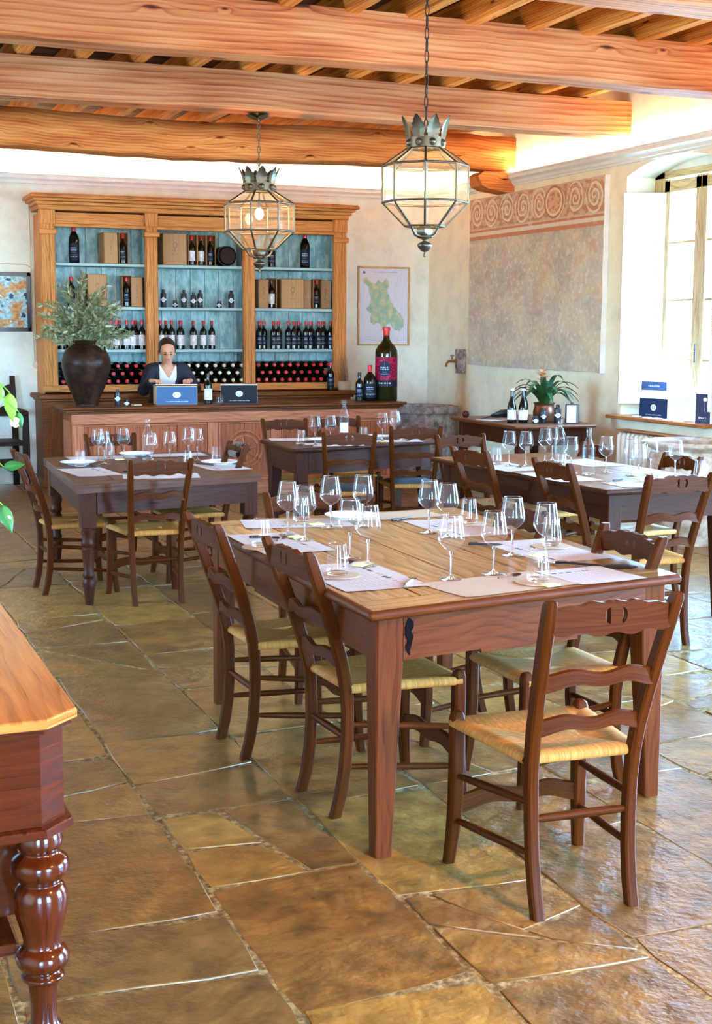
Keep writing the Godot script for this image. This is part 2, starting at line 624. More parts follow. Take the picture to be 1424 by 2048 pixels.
	for i in tones.size():
		var st := tex_noise(60 + i, 512, 0.014, 9, grad([[0.1, tones[i][0]], [0.5, tones[i][1]], [0.9, tones[i][2]]]))
		var m := mat("flagstone_%d" % i, Color(0.88, 0.75, 0.52), 0.36, 0.0, st)
		m.metallic_specular = 0.6
		m.uv1_triplanar = true
		m.uv1_world_triplanar = true
		m.uv1_scale = Vector3(0.75, 0.75, 0.75)
		m.heightmap_enabled = true
		m.heightmap_texture = stone_h
		m.heightmap_scale = 0.65
	var mm := mat("mortar", c8(172, 146, 96), 0.95, 0.0, tex_noise(77, 256, 0.05, 5, grad([[0.25, Color(0.55, 0.5, 0.42)], [0.75, Color(1, 1, 1)]])))
	mm.uv1_triplanar = true
	mm.uv1_world_triplanar = true
	mm.uv1_scale = Vector3(2, 2, 2)
	var teal := tex_noise(91, 256, 0.02, 5, grad([[0.2, c8(128, 160, 164)], [0.45, c8(156, 188, 190)], [0.6, c8(170, 200, 200)], [0.85, c8(200, 216, 212)]]))
	mm = mat("teal_paint", Color(1, 1, 1), 0.6, 0.0, teal)
	mm.uv1_triplanar = true
	mm.uv1_world_triplanar = true
	mm.uv1_scale = Vector3(1.6, 0.7, 1.6)
	mat("teal_shelf", c8(160, 188, 186), 0.55)
	# rush seat: strands run across the rail, so the stripes follow u
	var rn := RandomNumberGenerator.new()
	rn.seed = 4
	var cols := []
	for i in 128:
		cols.append(rn.randf())
	var rush := paint(256, 64, func(u: float, v: float) -> Color:
		var i := int(u * 128.0)
		var f := u * 128.0 - i
		var s := sin(PI * f)
		var k: float = (0.5 + 0.5 * pow(s, 0.6)) * (0.84 + 0.16 * cols[i]) * (0.94 + 0.06 * sin(v * 40.0 + cols[i] * 30.0))
		return Color(0.84 * k, 0.63 * k, 0.37 * k))
	var rush_h := paint(256, 16, func(u: float, v: float) -> Color:
		var k := sin(PI * fposmod(u * 128.0, 1.0))
		return Color(k, k, k))
	mm = mat("rush", c8(250, 228, 190), 0.6, 0.0, rush, Vector3(2.6, 4.0, 1))
	mm.heightmap_enabled = true
	mm.heightmap_texture = rush_h
	mm.heightmap_scale = 0.35
	# glass
	glass("clear_glass", Color(1, 1, 1), 0.012)
	glass("lantern_glass", c8(255, 250, 238), 0.02)
	glass("window_glass", Color(1, 1, 1), 0.04)
	M.clear_glass.metallic_specular = 0.42
	var sg := mat("solid_glass", Color(1, 1, 1, 0.02), 0.02)
	sg.refraction_enabled = true
	sg.refraction_scale = 0.05
	mat("bottle_glass", c8(14, 18, 14), 0.08)
	mat("bottle_glass_green", c8(26, 30, 9), 0.08)
	mat("tin_black", c8(22, 26, 32), 0.3)
	mat("capsule_red", c8(206, 30, 34), 0.35)
	mat("capsule_black", c8(26, 24, 30), 0.3)
	mat("capsule_cream", c8(226, 220, 182), 0.4)
	mat("capsule_white", c8(232, 232, 236), 0.35)
	mat("lantern_metal", c8(96, 88, 74), 0.36, 0.85)
	mat("brass_old", c8(150, 112, 58), 0.45, 0.8)
	mat("iron_dark", c8(52, 46, 42), 0.5, 0.6)
	mat("steel", c8(190, 192, 196), 0.25, 0.9)
	mat("copper_pot", c8(120, 74, 52), 0.35, 0.7)
	var clay := mat("jar_clay", c8(62, 44, 36), 0.34, 0.0, tex_noise(31, 256, 0.014, 5, grad([[0.2, Color(0.45, 0.4, 0.38)], [0.55, Color(0.8, 0.74, 0.7)], [0.8, Color(1, 0.95, 0.92)]])))
	clay.uv1_triplanar = true
	clay.uv1_scale = Vector3(2, 2, 2)
	var basin := mat("basin_stone", c8(196, 190, 186), 0.7, 0.0, tex_noise(32, 256, 0.02, 6, grad([[0.2, Color(0.5, 0.48, 0.48)], [0.6, Color(0.85, 0.84, 0.84)], [0.9, Color(1, 1, 1)]])))
	basin.uv1_triplanar = true
	basin.uv1_scale = Vector3(1.5, 1.5, 1.5)
	var terra := mat("urn_clay", c8(214, 200, 184), 0.8, 0.0, tex_noise(33, 256, 0.02, 6, grad([[0.2, Color(0.7, 0.62, 0.55)], [0.7, Color(1, 1, 1)]])))
	terra.uv1_triplanar = true
	terra.uv1_scale = Vector3(1.5, 1.5, 1.5)
	mat("paper", c8(205, 200, 200), 0.85)
	mat("kraft", c8(186, 158, 126), 0.85)
	mat("porcelain", c8(240, 240, 242), 0.2)
	mat("yellow_note", c8(228, 224, 150), 0.8)
	mat("pen_black", c8(20, 20, 24), 0.3)
	mat("pen_white", c8(214, 214, 220), 0.3)
	mat("white_paint", c8(226, 226, 226), 0.5)
	mat("radiator_paint", c8(236, 232, 216), 0.4)
	mat("white_card", c8(246, 244, 240), 0.7)
	mat("card_brown", c8(206, 164, 112), 0.75)
	mat("seat_pad", c8(62, 62, 64), 0.8)
	mat("bag_cloth", c8(108, 94, 84), 0.9)
	mat("wire_cream", c8(216, 192, 160), 0.6)
	var bulb := mat("bulb_glow", Color(1, 0.96, 0.88), 0.5)
	bulb.emission_enabled = true
	bulb.emission = Color(1.0, 0.9, 0.72)
	bulb.emission_energy_multiplier = 10.0
	var led := mat("cove_glow", Color(1, 1, 1), 0.5)
	led.emission_enabled = true
	led.emission = Color(1.0, 0.9, 0.74)
	led.emission_energy_multiplier = 6.0
	# plants
	for a in [["olive_leaf", c8(116, 124, 86)], ["olive_leaf_pale", c8(170, 174, 142)], ["brom_leaf", c8(40, 84, 40)], ["brom_leaf_dark", c8(30, 60, 36)], ["fresh_leaf", c8(110, 168, 40)], ["fresh_leaf_dark", c8(30, 104, 40)], ["brom_flower", c8(210, 140, 84)], ["blossom", c8(238, 222, 170)]]:
		var lm := mat(a[0], a[1], 0.5)
		lm.backlight_enabled = true
		lm.backlight = Color(0.35, 0.4, 0.2)
	mat("twig", c8(104, 88, 66), 0.8)
	mat("ink", c8(18, 15, 17), 0.9)
	M.ink.metallic_specular = 0.1
	mat("dry_twig", c8(134, 96, 66), 0.9)
	# people
	mat("skin", c8(212, 150, 118), 0.5)
	M.skin.subsurf_scatter_enabled = true
	M.skin.subsurf_scatter_strength = 0.15
	mat("hair", c8(34, 24, 22), 0.4)
	mat("jacket", c8(20, 24, 40), 0.8)
	mat("blouse", c8(236, 236, 242), 0.7)
	mat("trousers", c8(26, 28, 36), 0.85)
	mat("eye_dark", c8(40, 26, 22), 0.3)
	mat("lips", c8(178, 96, 88), 0.4)
	make_prints()

func make_prints() -> void:
	var ink := c8(60, 56, 58)
	# white wine label with a round crest
	var im := blank(96, 112, c8(226, 222, 222))
	disc(im, 48, 48, 22, 26, c8(190, 182, 186))
	disc(im, 48, 48, 17, 21, c8(232, 230, 230))
	text_line(im, 20, 76, 84, 5, c8(120, 110, 116), 2)
	text_line(im, 30, 66, 96, 4, c8(150, 140, 146), 3)
	mat("label_white", Color(1, 1, 1), 0.6, 0.0, ImageTexture.create_from_image(im))
	im = blank(96, 112, c8(226, 216, 190))
	text_line(im, 16, 80, 24, 7, c8(120, 108, 96), 5)
	text_line(im, 22, 74, 44, 5, c8(150, 136, 120), 6)
	disc(im, 48, 76, 14, 14, c8(200, 186, 156))
	mat("label_cream", Color(1, 1, 1), 0.6, 0.0, ImageTexture.create_from_image(im))
	# black label with pale lettering
	im = blank(96, 128, c8(24, 30, 42))
	text_line(im, 24, 72, 30, 10, c8(170, 180, 200), 11)
	text_line(im, 24, 72, 46, 10, c8(150, 160, 184), 12)
	text_line(im, 30, 66, 68, 5, c8(120, 130, 150), 13)
	im.fill_rect(Rect2i(12, 88, 72, 3), c8(110, 120, 140))
	text_line(im, 22, 74, 98, 8, c8(150, 160, 186), 14)
	mat("label_black", Color(1, 1, 1), 0.45, 0.0, ImageTexture.create_from_image(im))
	# patterned crimson label with a dark round shield
	im = blank(192, 192, c8(150, 20, 54))
	var r := RandomNumberGenerator.new()
	r.seed = 9
	for y in range(0, 150, 10):
		for x in range(0, 192, 10):
			disc(im, x + 5 * ((y / 10) % 2), y + 4, 3.4, 3.8, c8(96, 14, 60) if r.randf() < 0.6 else c8(196, 50, 84))
	im.fill_rect(Rect2i(0, 150, 192, 42), c8(28, 34, 48))
	disc(im, 80, 76, 42, 50, c8(26, 40, 66))
	im.fill_rect(Rect2i(79, 34, 2, 20), c8(200, 120, 140))
	text_line(im, 50, 110, 62, 11, c8(214, 220, 230), 21)
	text_line(im, 50, 110, 76, 8, c8(200, 208, 222), 22)
	text_line(im, 66, 94, 94, 6, c8(160, 170, 190), 23)
	text_line(im, 54, 106, 106, 7, c8(160, 170, 190), 24)
	text_line(im, 36, 124, 164, 10, c8(226, 228, 234), 25)
	mat("label_crimson", Color(1, 1, 1), 0.4, 0.0, ImageTexture.create_from_image(im))
	# printed box fronts
	for a in [["print_blue", c8(62, 92, 126), c8(232, 230, 226)], ["print_black", c8(24, 24, 30), c8(220, 220, 224)], ["print_navy", c8(32, 46, 78), c8(232, 232, 236)]]:
		im = blank(192, 112, a[1])
		disc(im, 96, 52, 19, 19, a[2])
		disc(im, 96, 52, 12, 12, a[2].darkened(0.16))
		disc(im, 96, 52, 6, 7, a[2])
		text_line(im, 42, 152, 91, 7, a[2].darkened(0.15), 31)
		mat(a[0], Color(1, 1, 1), 0.45, 0.0, ImageTexture.create_from_image(im))
	im = blank(96, 32, c8(62, 84, 122))
	text_line(im, 26, 70, 13, 6, c8(200, 214, 234), 37)
	mat("print_flap", Color(1, 1, 1), 0.5, 0.0, ImageTexture.create_from_image(im))
	im = blank(64, 144, c8(58, 62, 84))
	disc(im, 40, 26, 9, 10, c8(236, 236, 240))
	im.fill_rect(Rect2i(39, 40, 2, 44), c8(206, 210, 224))
	text_line(im, 14, 52, 112, 10, c8(220, 222, 232), 39)
	text_line(im, 16, 50, 128, 5, c8(160, 164, 180), 40)
	mat("print_bag", Color(1, 1, 1), 0.5, 0.0, ImageTexture.create_from_image(im))
	# white badge on the dark oil bottles
	im = blank(96, 64, c8(22, 26, 32))
	disc(im, 48, 32, 25, 30, c8(226, 228, 232))
	disc(im, 48, 32, 16, 20, c8(206, 210, 216))
	im.fill_rect(Rect2i(0, 20, 96, 22), c8(214, 216, 222))
	disc(im, 48, 32, 15, 18, c8(190, 196, 204))
	mat("label_badge", Color(1, 1, 1), 0.4, 0.0, ImageTexture.create_from_image(im))
	im = blank(64, 96, c8(226, 226, 222))
	for y in range(10, 90, 8):
		text_line(im, 8, 56, y, 4, c8(178, 180, 180), 50 + y)
	mat("label_tin", Color(1, 1, 1), 0.4, 0.0, ImageTexture.create_from_image(im))
	# burned mark on the wooden cases
	im = blank(96, 96, c8(182, 140, 100))
	for k in 60:
		im.fill_rect(Rect2i(r.randi_range(0, 95), 0, 1, 96), c8(172, 128, 88))
	disc(im, 48, 34, 9, 10, c8(140, 104, 74))
	disc(im, 48, 34, 6, 7, c8(180, 138, 98))
	im.fill_rect(Rect2i(46, 42, 4, 14), c8(140, 104, 74))
	text_line(im, 34, 62, 62, 4, c8(150, 112, 82), 61)
	mat("case_front", Color(1, 1, 1), 0.6, 0.0, ImageTexture.create_from_image(im))
	# tasting sheet: a row of swatches and columns of fine lines
	im = blank(160, 104, c8(230, 224, 222))
	for k in 3:
		im.fill_rect(Rect2i(14 + k * 18, 22, 13, 5), c8(110, 104, 104))
	for k in 8:
		im.fill_rect(Rect2i(74 + k * 9, 21, 5 if k > 1 and k < 4 else 2, 6), c8(90, 84, 84) if k < 4 else c8(160, 152, 150))
	for k in 7:
		for y in range(36, 92, 7):
			text_line(im, 12 + k * 20, 26 + k * 20, y, 2, c8(198, 190, 190), 70 + k * 10 + y)
	mat("tasting_sheet", Color(0.87, 0.84, 0.81), 0.85, 0.0, ImageTexture.create_from_image(im))
	# regional map
	var shape := pv([0.06, 0.13, 0.15, 0.1, 0.2, 0.17, 0.34, 0.2, 0.38, 0.14, 0.47, 0.19, 0.53, 0.13, 0.6, 0.16, 0.61, 0.24, 0.57, 0.28, 0.64, 0.42, 0.74, 0.54, 0.86, 0.62, 0.93, 0.7, 0.92, 0.8, 0.84, 0.86, 0.72, 0.84, 0.62, 0.74, 0.52, 0.82, 0.45, 0.86, 0.44, 0.76, 0.36, 0.74, 0.28, 0.78, 0.22, 0.72, 0.24, 0.62, 0.12, 0.55, 0.2, 0.5, 0.24, 0.4, 0.2, 0.34, 0.18, 0.24, 0.08, 0.18])
	var nz := FastNoiseLite.new()
	nz.seed = 12
	nz.frequency = 7.0
	nz.fractal_octaves = 4
	mat("map_print", Color(1, 1, 1), 0.5, 0.0, paint(160, 224, func(u: float, v: float) -> Color:
		var base := Color(0.86, 0.87, 0.91)
		var w := Vector2(u + 0.02 * nz.get_noise_2d(u * 4.0, v * 4.0), v + 0.02 * nz.get_noise_2d(u * 4.0 + 5.0, v * 4.0))
		if Geometry2D.is_point_in_polygon(Vector2(w.x, w.y * 1.04 - 0.01), shape):
			var k := nz.get_noise_2d(u, v) + 0.5
			var q := nz.get_noise_2d(u * 2.3 + 3.0, v * 2.3)
			base = c8(142, 186, 164).lerp(c8(206, 208, 158), clampf(k, 0, 1))
			if q > 0.3:
				base = c8(140, 190, 204)
			elif q < -0.36:
				base = c8(216, 178, 160)
		elif v > 0.9 and int(v * 224) % 4 == 0 and nz.get_noise_2d(u * 9.0, v * 40.0) > -0.1:
			base = Color(0.74, 0.76, 0.8)
		elif (u > 0.72 or u < 0.1) and int(v * 224) % 3 == 0 and nz.get_noise_2d(u * 5.0, floor(v * 12.0)) > 0.1:
			base = Color(0.77, 0.78, 0.83)
		elif v > 0.035 and v < 0.05 and u > 0.25 and u < 0.8 and nz.get_noise_2d(u * 40.0, 1.0) > -0.15:
			base = Color(0.68, 0.7, 0.76)
		if Vector2((u - 0.09) * 0.71, v - 0.05).length() < 0.018:
			base = Color(0.35, 0.36, 0.42)
		return base))
	# framed picture: autumn branches over pale water
	mat("picture_print", Color(1, 1, 1), 0.3, 0.0, paint(128, 128, func(u: float, v: float) -> Color:
		var k := nz.get_noise_2d(u * 0.55 + 8.0, v * 0.45)
		var q := nz.get_noise_2d(u * 1.6 + 2.0, v * 1.6 + 4.0)
		var c := c8(196, 222, 222).lerp(c8(120, 168, 180), clampf(q + 0.4, 0, 1))
		if k > 0.1:
			c = c8(176, 116, 66).lerp(c8(216, 176, 122), clampf(q + 0.5, 0, 1))
		if k < -0.38:
			c = c8(40, 62, 84)
		return c))
	# faded mural on plaster: scrolled frieze with a medallion above, worn figures below
	var n2 := FastNoiseLite.new()
	n2.seed = 77
	n2.frequency = 4.0
	n2.fractal_octaves = 5
	var n3 := FastNoiseLite.new()
	n3.seed = 78
	n3.frequency = 22.0
	n3.fractal_octaves = 3
	mat("mural", Color(1, 1, 1), 0.85, 0.0, paint(512, 360, func(u: float, v: float) -> Color:
		var wear := n2.get_noise_2d(u * 1.5, v * 1.0)
		var fine := n3.get_noise_2d(u * 1.5, v)
		var c := c8(200, 188, 168).lerp(c8(178, 166, 146), clampf(wear + 0.4, 0, 1))
		c = c.lerp(c8(222, 208, 184), clampf(fine * 1.4, 0, 0.7))
		if v < 0.185:
			c = c.lerp(c8(196, 138, 100), 0.35)
			# running scroll
			var cell := u * 8.0
			var k := floorf(cell)
			var p := Vector2((cell - k - 0.5) * 0.19, v - 0.092)
			if int(k) % 2 == 0:
				p.y = -p.y
			var an := atan2(p.y, p.x)
			var rr := p.length()
			var sp := fposmod(rr * 30.0 - an / TAU + 0.25 * n3.get_noise_2d(u * 0.6, v * 0.6), 1.0)
			if rr < 0.09 and sp < 0.42:
				c = c.lerp(c8(226, 206, 176), 0.8)
			elif rr < 0.09 and sp < 0.55:
				c = c.lerp(c8(150, 96, 66), 0.65)
			elif absf(p.y) < 0.085 and n3.get_noise_2d(u * 0.9, v * 0.9) > 0.05:
				c = c.lerp(c8(176, 106, 70), 0.6)
			var md := Vector2((u - 0.665) / 0.068, (v - 0.093) / 0.088).length()
			if md < 1.0:
				c = c8(206, 166, 130)
				if md > 0.86:
					c = c8(168, 120, 88)
				elif md > 0.72:
					c = c8(222, 202, 172)
				elif n3.get_noise_2d(u * 1.1 + 7.0, v * 1.1) > 0.12:
					c = c8(186, 128, 96)
		elif (v > 0.19 and v < 0.202) or (v > 0.225 and v < 0.246):
			c = c.lerp(c8(188, 104, 66), 0.72 if wear > -0.3 else 0.3)
		elif v < 0.246:
			c = c.lerp(c8(226, 212, 188), 0.6)
		else:
			var fig := n2.get_noise_2d(u * 1.9 + 3.0, v * 0.75 + 6.0)
			var e := absf(fposmod(fig * 5.0, 1.0) - 0.5)
			if e < 0.07 and u > 0.1 and u < 0.85:
				c = c.lerp(c8(150, 132, 114), 0.4)
			var hue := n2.get_noise_2d(u * 1.3 + 13.0, v * 1.3 + 1.0)
			c = c.lerp(c8(206, 184, 134), 0.3 * smoothstep(0.0, 0.4, hue))
			c = c.lerp(c8(160, 154, 144), 0.35 * smoothstep(0.0, 0.4, -hue))
			var red := n2.get_noise_2d(u * 1.7 + 23.0, v * 1.7 + 11.0)
			if v > 0.3 and v < 0.7:
				c = c.lerp(c8(192, 134, 112), 0.3 * smoothstep(0.12, 0.4, red))
		return c))


# ---------------------------------------------------------------- the scene
func _ready() -> void:
	rng.seed = 20240607
	# camera
	var cam := Camera3D.new()
	cam.name = "camera"
	var psi := 0.384375
	var pitch := 0.134135
	var roll := -0.0042963
	var f := Vector3(sin(psi) * cos(pitch), -sin(pitch), -cos(psi) * cos(pitch))
	var r0 := Vector3(cos(psi), 0, sin(psi))
	var u0 := r0.cross(f)
	var r := r0 * cos(roll) - u0 * sin(roll)
	var u := u0 * cos(roll) + r0 * sin(roll)
	cam.transform = Transform3D(Basis(r, u, -f), Vector3(0, 1.62, 0))
	cam.fov = rad_to_deg(2.0 * atan(1024.0 / 2725.6))
	cam.near = 0.05
	cam.far = 200.0
	add_child(cam)
	# sky and exposure
	var env := Environment.new()
	var sky := ProceduralSkyMaterial.new()
	sky.sky_top_color = Color(0.47, 0.73, 1.0)
	sky.sky_horizon_color = Color(0.62, 0.85, 1.0)
	sky.ground_bottom_color = Color(0.42, 0.46, 0.38)
	sky.ground_horizon_color = Color(0.72, 0.76, 0.72)
	sky.sky_energy_multiplier = 1.0
	sky.ground_energy_multiplier = 1.0
	env.sky = Sky.new()
	env.sky.sky_material = sky
	env.background_mode = Environment.BG_SKY
	env.background_energy_multiplier = SKY
	env.tonemap_mode = Environment.TONE_MAPPER_LINEAR
	env.tonemap_exposure = EXPO
	env.sdfgi_enabled = true
	env.ssao_enabled = true
	env.ssil_enabled = true
	var we := WorldEnvironment.new()
	we.name = "environment"
	we.environment = env
	add_child(we)
	make_materials()
	build_floor()
	build_walls()
	build_ceiling()
	build_windows()
	build_cabinet()
	build_counter()
	build_tables()
	build_chairs()
	build_lanterns()
	build_wall_things()
	build_right_side()
	build_person()
	build_shelf_contents()
	build_counter_things()
	build_table_settings()
	build_foreground()

const SKY := 50.0
const EXPO := 2.6
const COVE := 3.2
const BULB := 0.35


# ---------------------------------------------------------------- room
func project(p: Vector3) -> Vector2:
	# where a floor point lies within the frame; only used to choose which stones deserve to be single pieces
	var psi := 0.384375
	var pitch := 0.134135
	var f := Vector3(sin(psi) * cos(pitch), -sin(pitch), -cos(psi) * cos(pitch))
	var r := Vector3(cos(psi), 0, sin(psi))
	var u := r.cross(f)
	var d := p - Vector3(0, 1.62, 0)
	var z := d.dot(f)
	if z < 0.3:
		return Vector2(-9, -9)
	return Vector2(d.dot(r) / z / 0.2612, -d.dot(u) / z / 0.3757)

func half_cut(poly: PackedVector2Array, p: Vector2, nrm: Vector2) -> PackedVector2Array:
	var o := PackedVector2Array()
	var k := poly.size()
	for i in k:
		var a := poly[i]
		var b := poly[(i + 1) % k]
		var da := (a - p).dot(nrm)
		var db := (b - p).dot(nrm)
		if da >= 0.0:
			o.append(a)
		if (da > 0.0 and db < 0.0) or (da < 0.0 and db > 0.0):
			o.append(a.lerp(b, da / (da - db)))
	return o

func build_floor() -> void:
	var m := MB.new()
	m.box(Vector3((XL + XW) * 0.5, -0.1538, (ZW + ZF) * 0.5), Vector3(XW - XL + 0.6, 0.3, ZF - ZW + 0.6), 0.0)
	var fl := struct("floor", m, M.mortar)
	var edges := [-3.6, -3.1, -2.62, -2.1, -1.63, -1.12, -0.62, -0.1, 0.41, 1.025, 1.513, 1.985, 2.5, 2.98, 3.5, 3.98, 4.5, 4.97, 5.5, 6.0, 6.5, 6.707]
	var known := {8: [2.5, 1.6, 0.7, -0.2, -1.1, -1.9, -2.75, -3.5, -4.36, -5.0, -5.7], 9: [2.4, 1.4, 0.4, -0.7, -1.5, -2.2, -2.9, -3.68, -4.3, -5.17, -6.26, -6.88, -7.6], 10: [2.5, 1.5, 0.6, -0.5, -1.3, -2.05, -2.83, -3.4, -4.25, -5.1, -5.85]}
	var stones := []
	for s in edges.size() - 1:
		var zs: Array = known.get(s, [ZF]).duplicate()
		if zs[0] < ZF:
			zs.insert(0, ZF)
		while zs[-1] > ZW:
			zs.append(zs[-1] - rng.randf_range(0.5, 1.0))
		for i in zs.size() - 1:
			var z0: float = zs[i]
			var z1: float = maxf(zs[i + 1], ZW)
			var sk := rng.randf_range(-0.03, 0.03)
			var poly := PackedVector2Array([Vector2(edges[s], z0 + sk), Vector2(edges[s + 1], z0 - sk), Vector2(edges[s + 1], z1 - sk), Vector2(edges[s], z1 + sk)])
			var pieces := [poly]
			var cuts := 0
			if rng.randf() < 0.3:
				cuts = 1
			if s == 10 and z0 < -2.8 and z1 > -3.5:
				cuts = 3
			if s == 9 and absf(z0 + 3.68) < 0.01:
				cuts = 2
			for c in cuts:
				var idx := 0
				for q in pieces.size():
					if area_of(pieces[q]) > area_of(pieces[idx]):
						idx = q
				var src: PackedVector2Array = pieces[idx]
				var cen := Vector2.ZERO
				for p in src:
					cen += p / src.size()
				var an := rng.randf_range(-0.7, 0.7) + (PI / 2 if rng.randf() < 0.6 else 0.0)
				var nrm := Vector2(cos(an), sin(an))
				var off := cen + Vector2(rng.randf_range(-0.06, 0.06), rng.randf_range(-0.12, 0.12))
				var A := half_cut(src, off, nrm)
				var B := half_cut(src, off, -nrm)
				if area_of(A) > 0.012 and area_of(B) > 0.012:
					pieces.remove_at(idx)
					pieces.append(A)
					pieces.append(B)
			for p in pieces:
				stones.append(p)
	var seen_ := []
	var rest := []
	for p in stones:
		var vis := false
		var c := Vector2.ZERO
		for q in p:
			c += q / p.size()
		for q in p + PackedVector2Array([c]):
			var s := project(Vector3(q.x, 0, q.y))
			if absf(s.x) < 1.06 and absf(s.y) < 1.06:
				vis = true
		if vis:
			seen_.append([c.length(), p])
		else:
			rest.append(p)
	seen_.sort_custom(func(a, b): return a[0] < b[0])
	var loose := [MB.new(), MB.new()]
	for i in seen_.size():
		if i < 296:
			var st := MB.new()
			stone(st, seen_[i][1])
			part("flagstone", st, M["flagstone_%d" % rng.randi_range(0, 3)], fl)
		else:
			stone(loose[i % 2], seen_[i][1])
	for i in rest.size():
		stone(loose[i % 2], rest[i])
	for i in 2:
		var o := part("flagstones_beyond", loose[i], M["flagstone_%d" % (i * 2)], fl)
		o.set_meta("kind", "stuff")

func area_of(p: PackedVector2Array) -> float:
	var a := 0.0
	for i in p.size():
		a += p[i].cross(p[(i + 1) % p.size()])
	return absf(a) * 0.5

func stone(m: MB, poly: PackedVector2Array) -> void:
	var ins := Geometry2D.offset_polygon(poly, -rng.randf_range(0.003, 0.0055))
	if ins.is_empty():
		return
	var src: PackedVector2Array = ins[0]
	var o := PackedVector2Array()
	for i in src.size():
		var a := src[i]
		var b := src[(i + 1) % src.size()]
		var nn := (b - a).orthogonal().normalized()
		var k := clampi(int(a.distance_to(b) / 0.13), 1, 6)
		for j in k:
			var p := a.lerp(b, float(j) / k)
			if j > 0:
				p += nn * rng.randf_range(-0.007, 0.007)
			else:
				var inw := (src[(i + 1) % src.size()] - a).normalized() + (src[(i + src.size() - 1) % src.size()] - a).normalized()
				p += inw * rng.randf_range(0.002, 0.016)
			o.append(p)
	m.slab(o, -0.02, rng.randf_range(-0.003, 0.002), rng.randf_range(0.003, 0.006), rng.randf_range(-0.001, 0.002))

func build_walls() -> void:
	var top := 3.95
	var m := MB.new()
	m.box(Vector3((XL + XW) * 0.5, top * 0.5, ZW - 0.2), Vector3(XW - XL + 1.0, top, 0.4), 0.0)
	var wb := struct("wall_back", m, M.plaster_back)
	m = MB.new()
	wall_with_openings(m, -ZF, -ZW, [[7.6, 9.4]], [0.9], Transform3D(Basis(Vector3(0, 0, -1), Vector3(0, 1, 0), Vector3(1, 0, 0)), Vector3(XL - 0.25, 0, 0)), 0.5, top)  # opening out of view, placed to light the mural and right wall
	struct("wall_left", m, M.plaster_back)
	# right wall: three arched openings, nearer two unseen; front wall: two unseen
	m = MB.new()
	wall_with_openings(m, ZW, ZF, [[-10.34, -8.98], [-6.6, -4.4], [-2.6, -0.2]], [0.84, 0.1, 0.1], Transform3D(Basis(Vector3(0, 0, 1), Vector3(0, 1, 0), Vector3(-1, 0, 0)), Vector3(XW + 0.25, 0, 0)), 0.5, top)
	var wr := struct("wall_right", m, M.plaster_right)
	m = MB.new()
	wall_with_openings(m, XL - 0.4, XW + 0.5, [[-2.0, -0.4], [2.2, 4.2]], [0.1, 0.1], Transform3D(Basis(), Vector3(0, 0, ZF + 0.25)), 0.5, top)
	struct("wall_front", m, M.plaster_back)
	# cove moulding with a light strip lying on it
	var prof := pv([0.0, 0.0, 0.018, 0.0, 0.022, 0.018, 0.034, 0.024, 0.04, 0.05, 0.058, 0.062, 0.072, 0.07, 0.075, 0.1, 0.085, 0.104, 0.085, 0.118, 0.0, 0.118])
	var y0 := 3.04
	var runs := [
		["trim_1", Vector3(XL, y0, ZW), Vector3(XW, y0, ZW), Vector3(0, 0, 1)],
		["trim_2", Vector3(XW, y0, ZW), Vector3(XW, y0, ZF), Vector3(-1, 0, 0)],
		["trim_3", Vector3(XL, y0, ZF), Vector3(XL, y0, ZW), Vector3(1, 0, 0)]]
	for rr in runs:
		m = MB.new()
		var a: Vector3 = rr[1]
		var b: Vector3 = rr[2]
		var inn: Vector3 = rr[3]
		for i in prof.size() - 1:
			var p := prof[i]
			var q := prof[i + 1]
			var nn := Vector2(q.y - p.y, -(q.x - p.x)).normalized()
			var N := inn * nn.x + Vector3.UP * nn.y
			m.flat(a + inn * p.x + Vector3.UP * p.y, b + inn * p.x + Vector3.UP * p.y, b + inn * q.x + Vector3.UP * q.y, a + inn * q.x + Vector3.UP * q.y, N)
		var tr := struct(rr[0], m, M.moulding)
		var d := (b - a).normalized()
		var L := a.distance_to(b)
		var k := ceili(L / 4.0)
		for i in k:
			var c := a.lerp(b, (i + 0.5) / k) + inn * 0.035 + Vector3.UP * 0.124
			var st := MB.new()
			st.box(c, (d.abs() * (L / k - 0.04)) + Vector3(0.014, 0.01, 0.014) * (Vector3.ONE - d.abs()) + Vector3(0, 0.0, 0), 0.003)
			part("led_strip", st, M.cove_glow, tr)
			var al := AreaLight3D.new()
			al.name = "cove_light"
			al.area_size = Vector2(L / k - 0.05, 0.02)
			al.light_color = Color(1.0, 0.88, 0.7)
			al.area_normalize_energy = false
			al.light_energy = COVE * 10.0
			al.shadow_enabled = true
			al.area_range = 12.0
			var zb := Vector3.DOWN
			al.transform = Transform3D(Basis(d, zb.cross(d), zb), c + Vector3.UP * 0.012)
			add_child(al, true)
	# stone corbel under the last beam end
	m = mb()
	var cp := pv([0.0, 0.0, -0.07, 0.0, -0.3, 0.03, -0.37, 0.06, -0.42, 0.15, -0.35, 0.2, 0.0, 0.2])
	m.xf = Transform3D(Basis(), Vector3(XW + 0.01, 2.97, -12.5))
	m.extrude(cp, 0.25, 20.0)
	part("corbel", m, M.beam_wood_rough, wr)

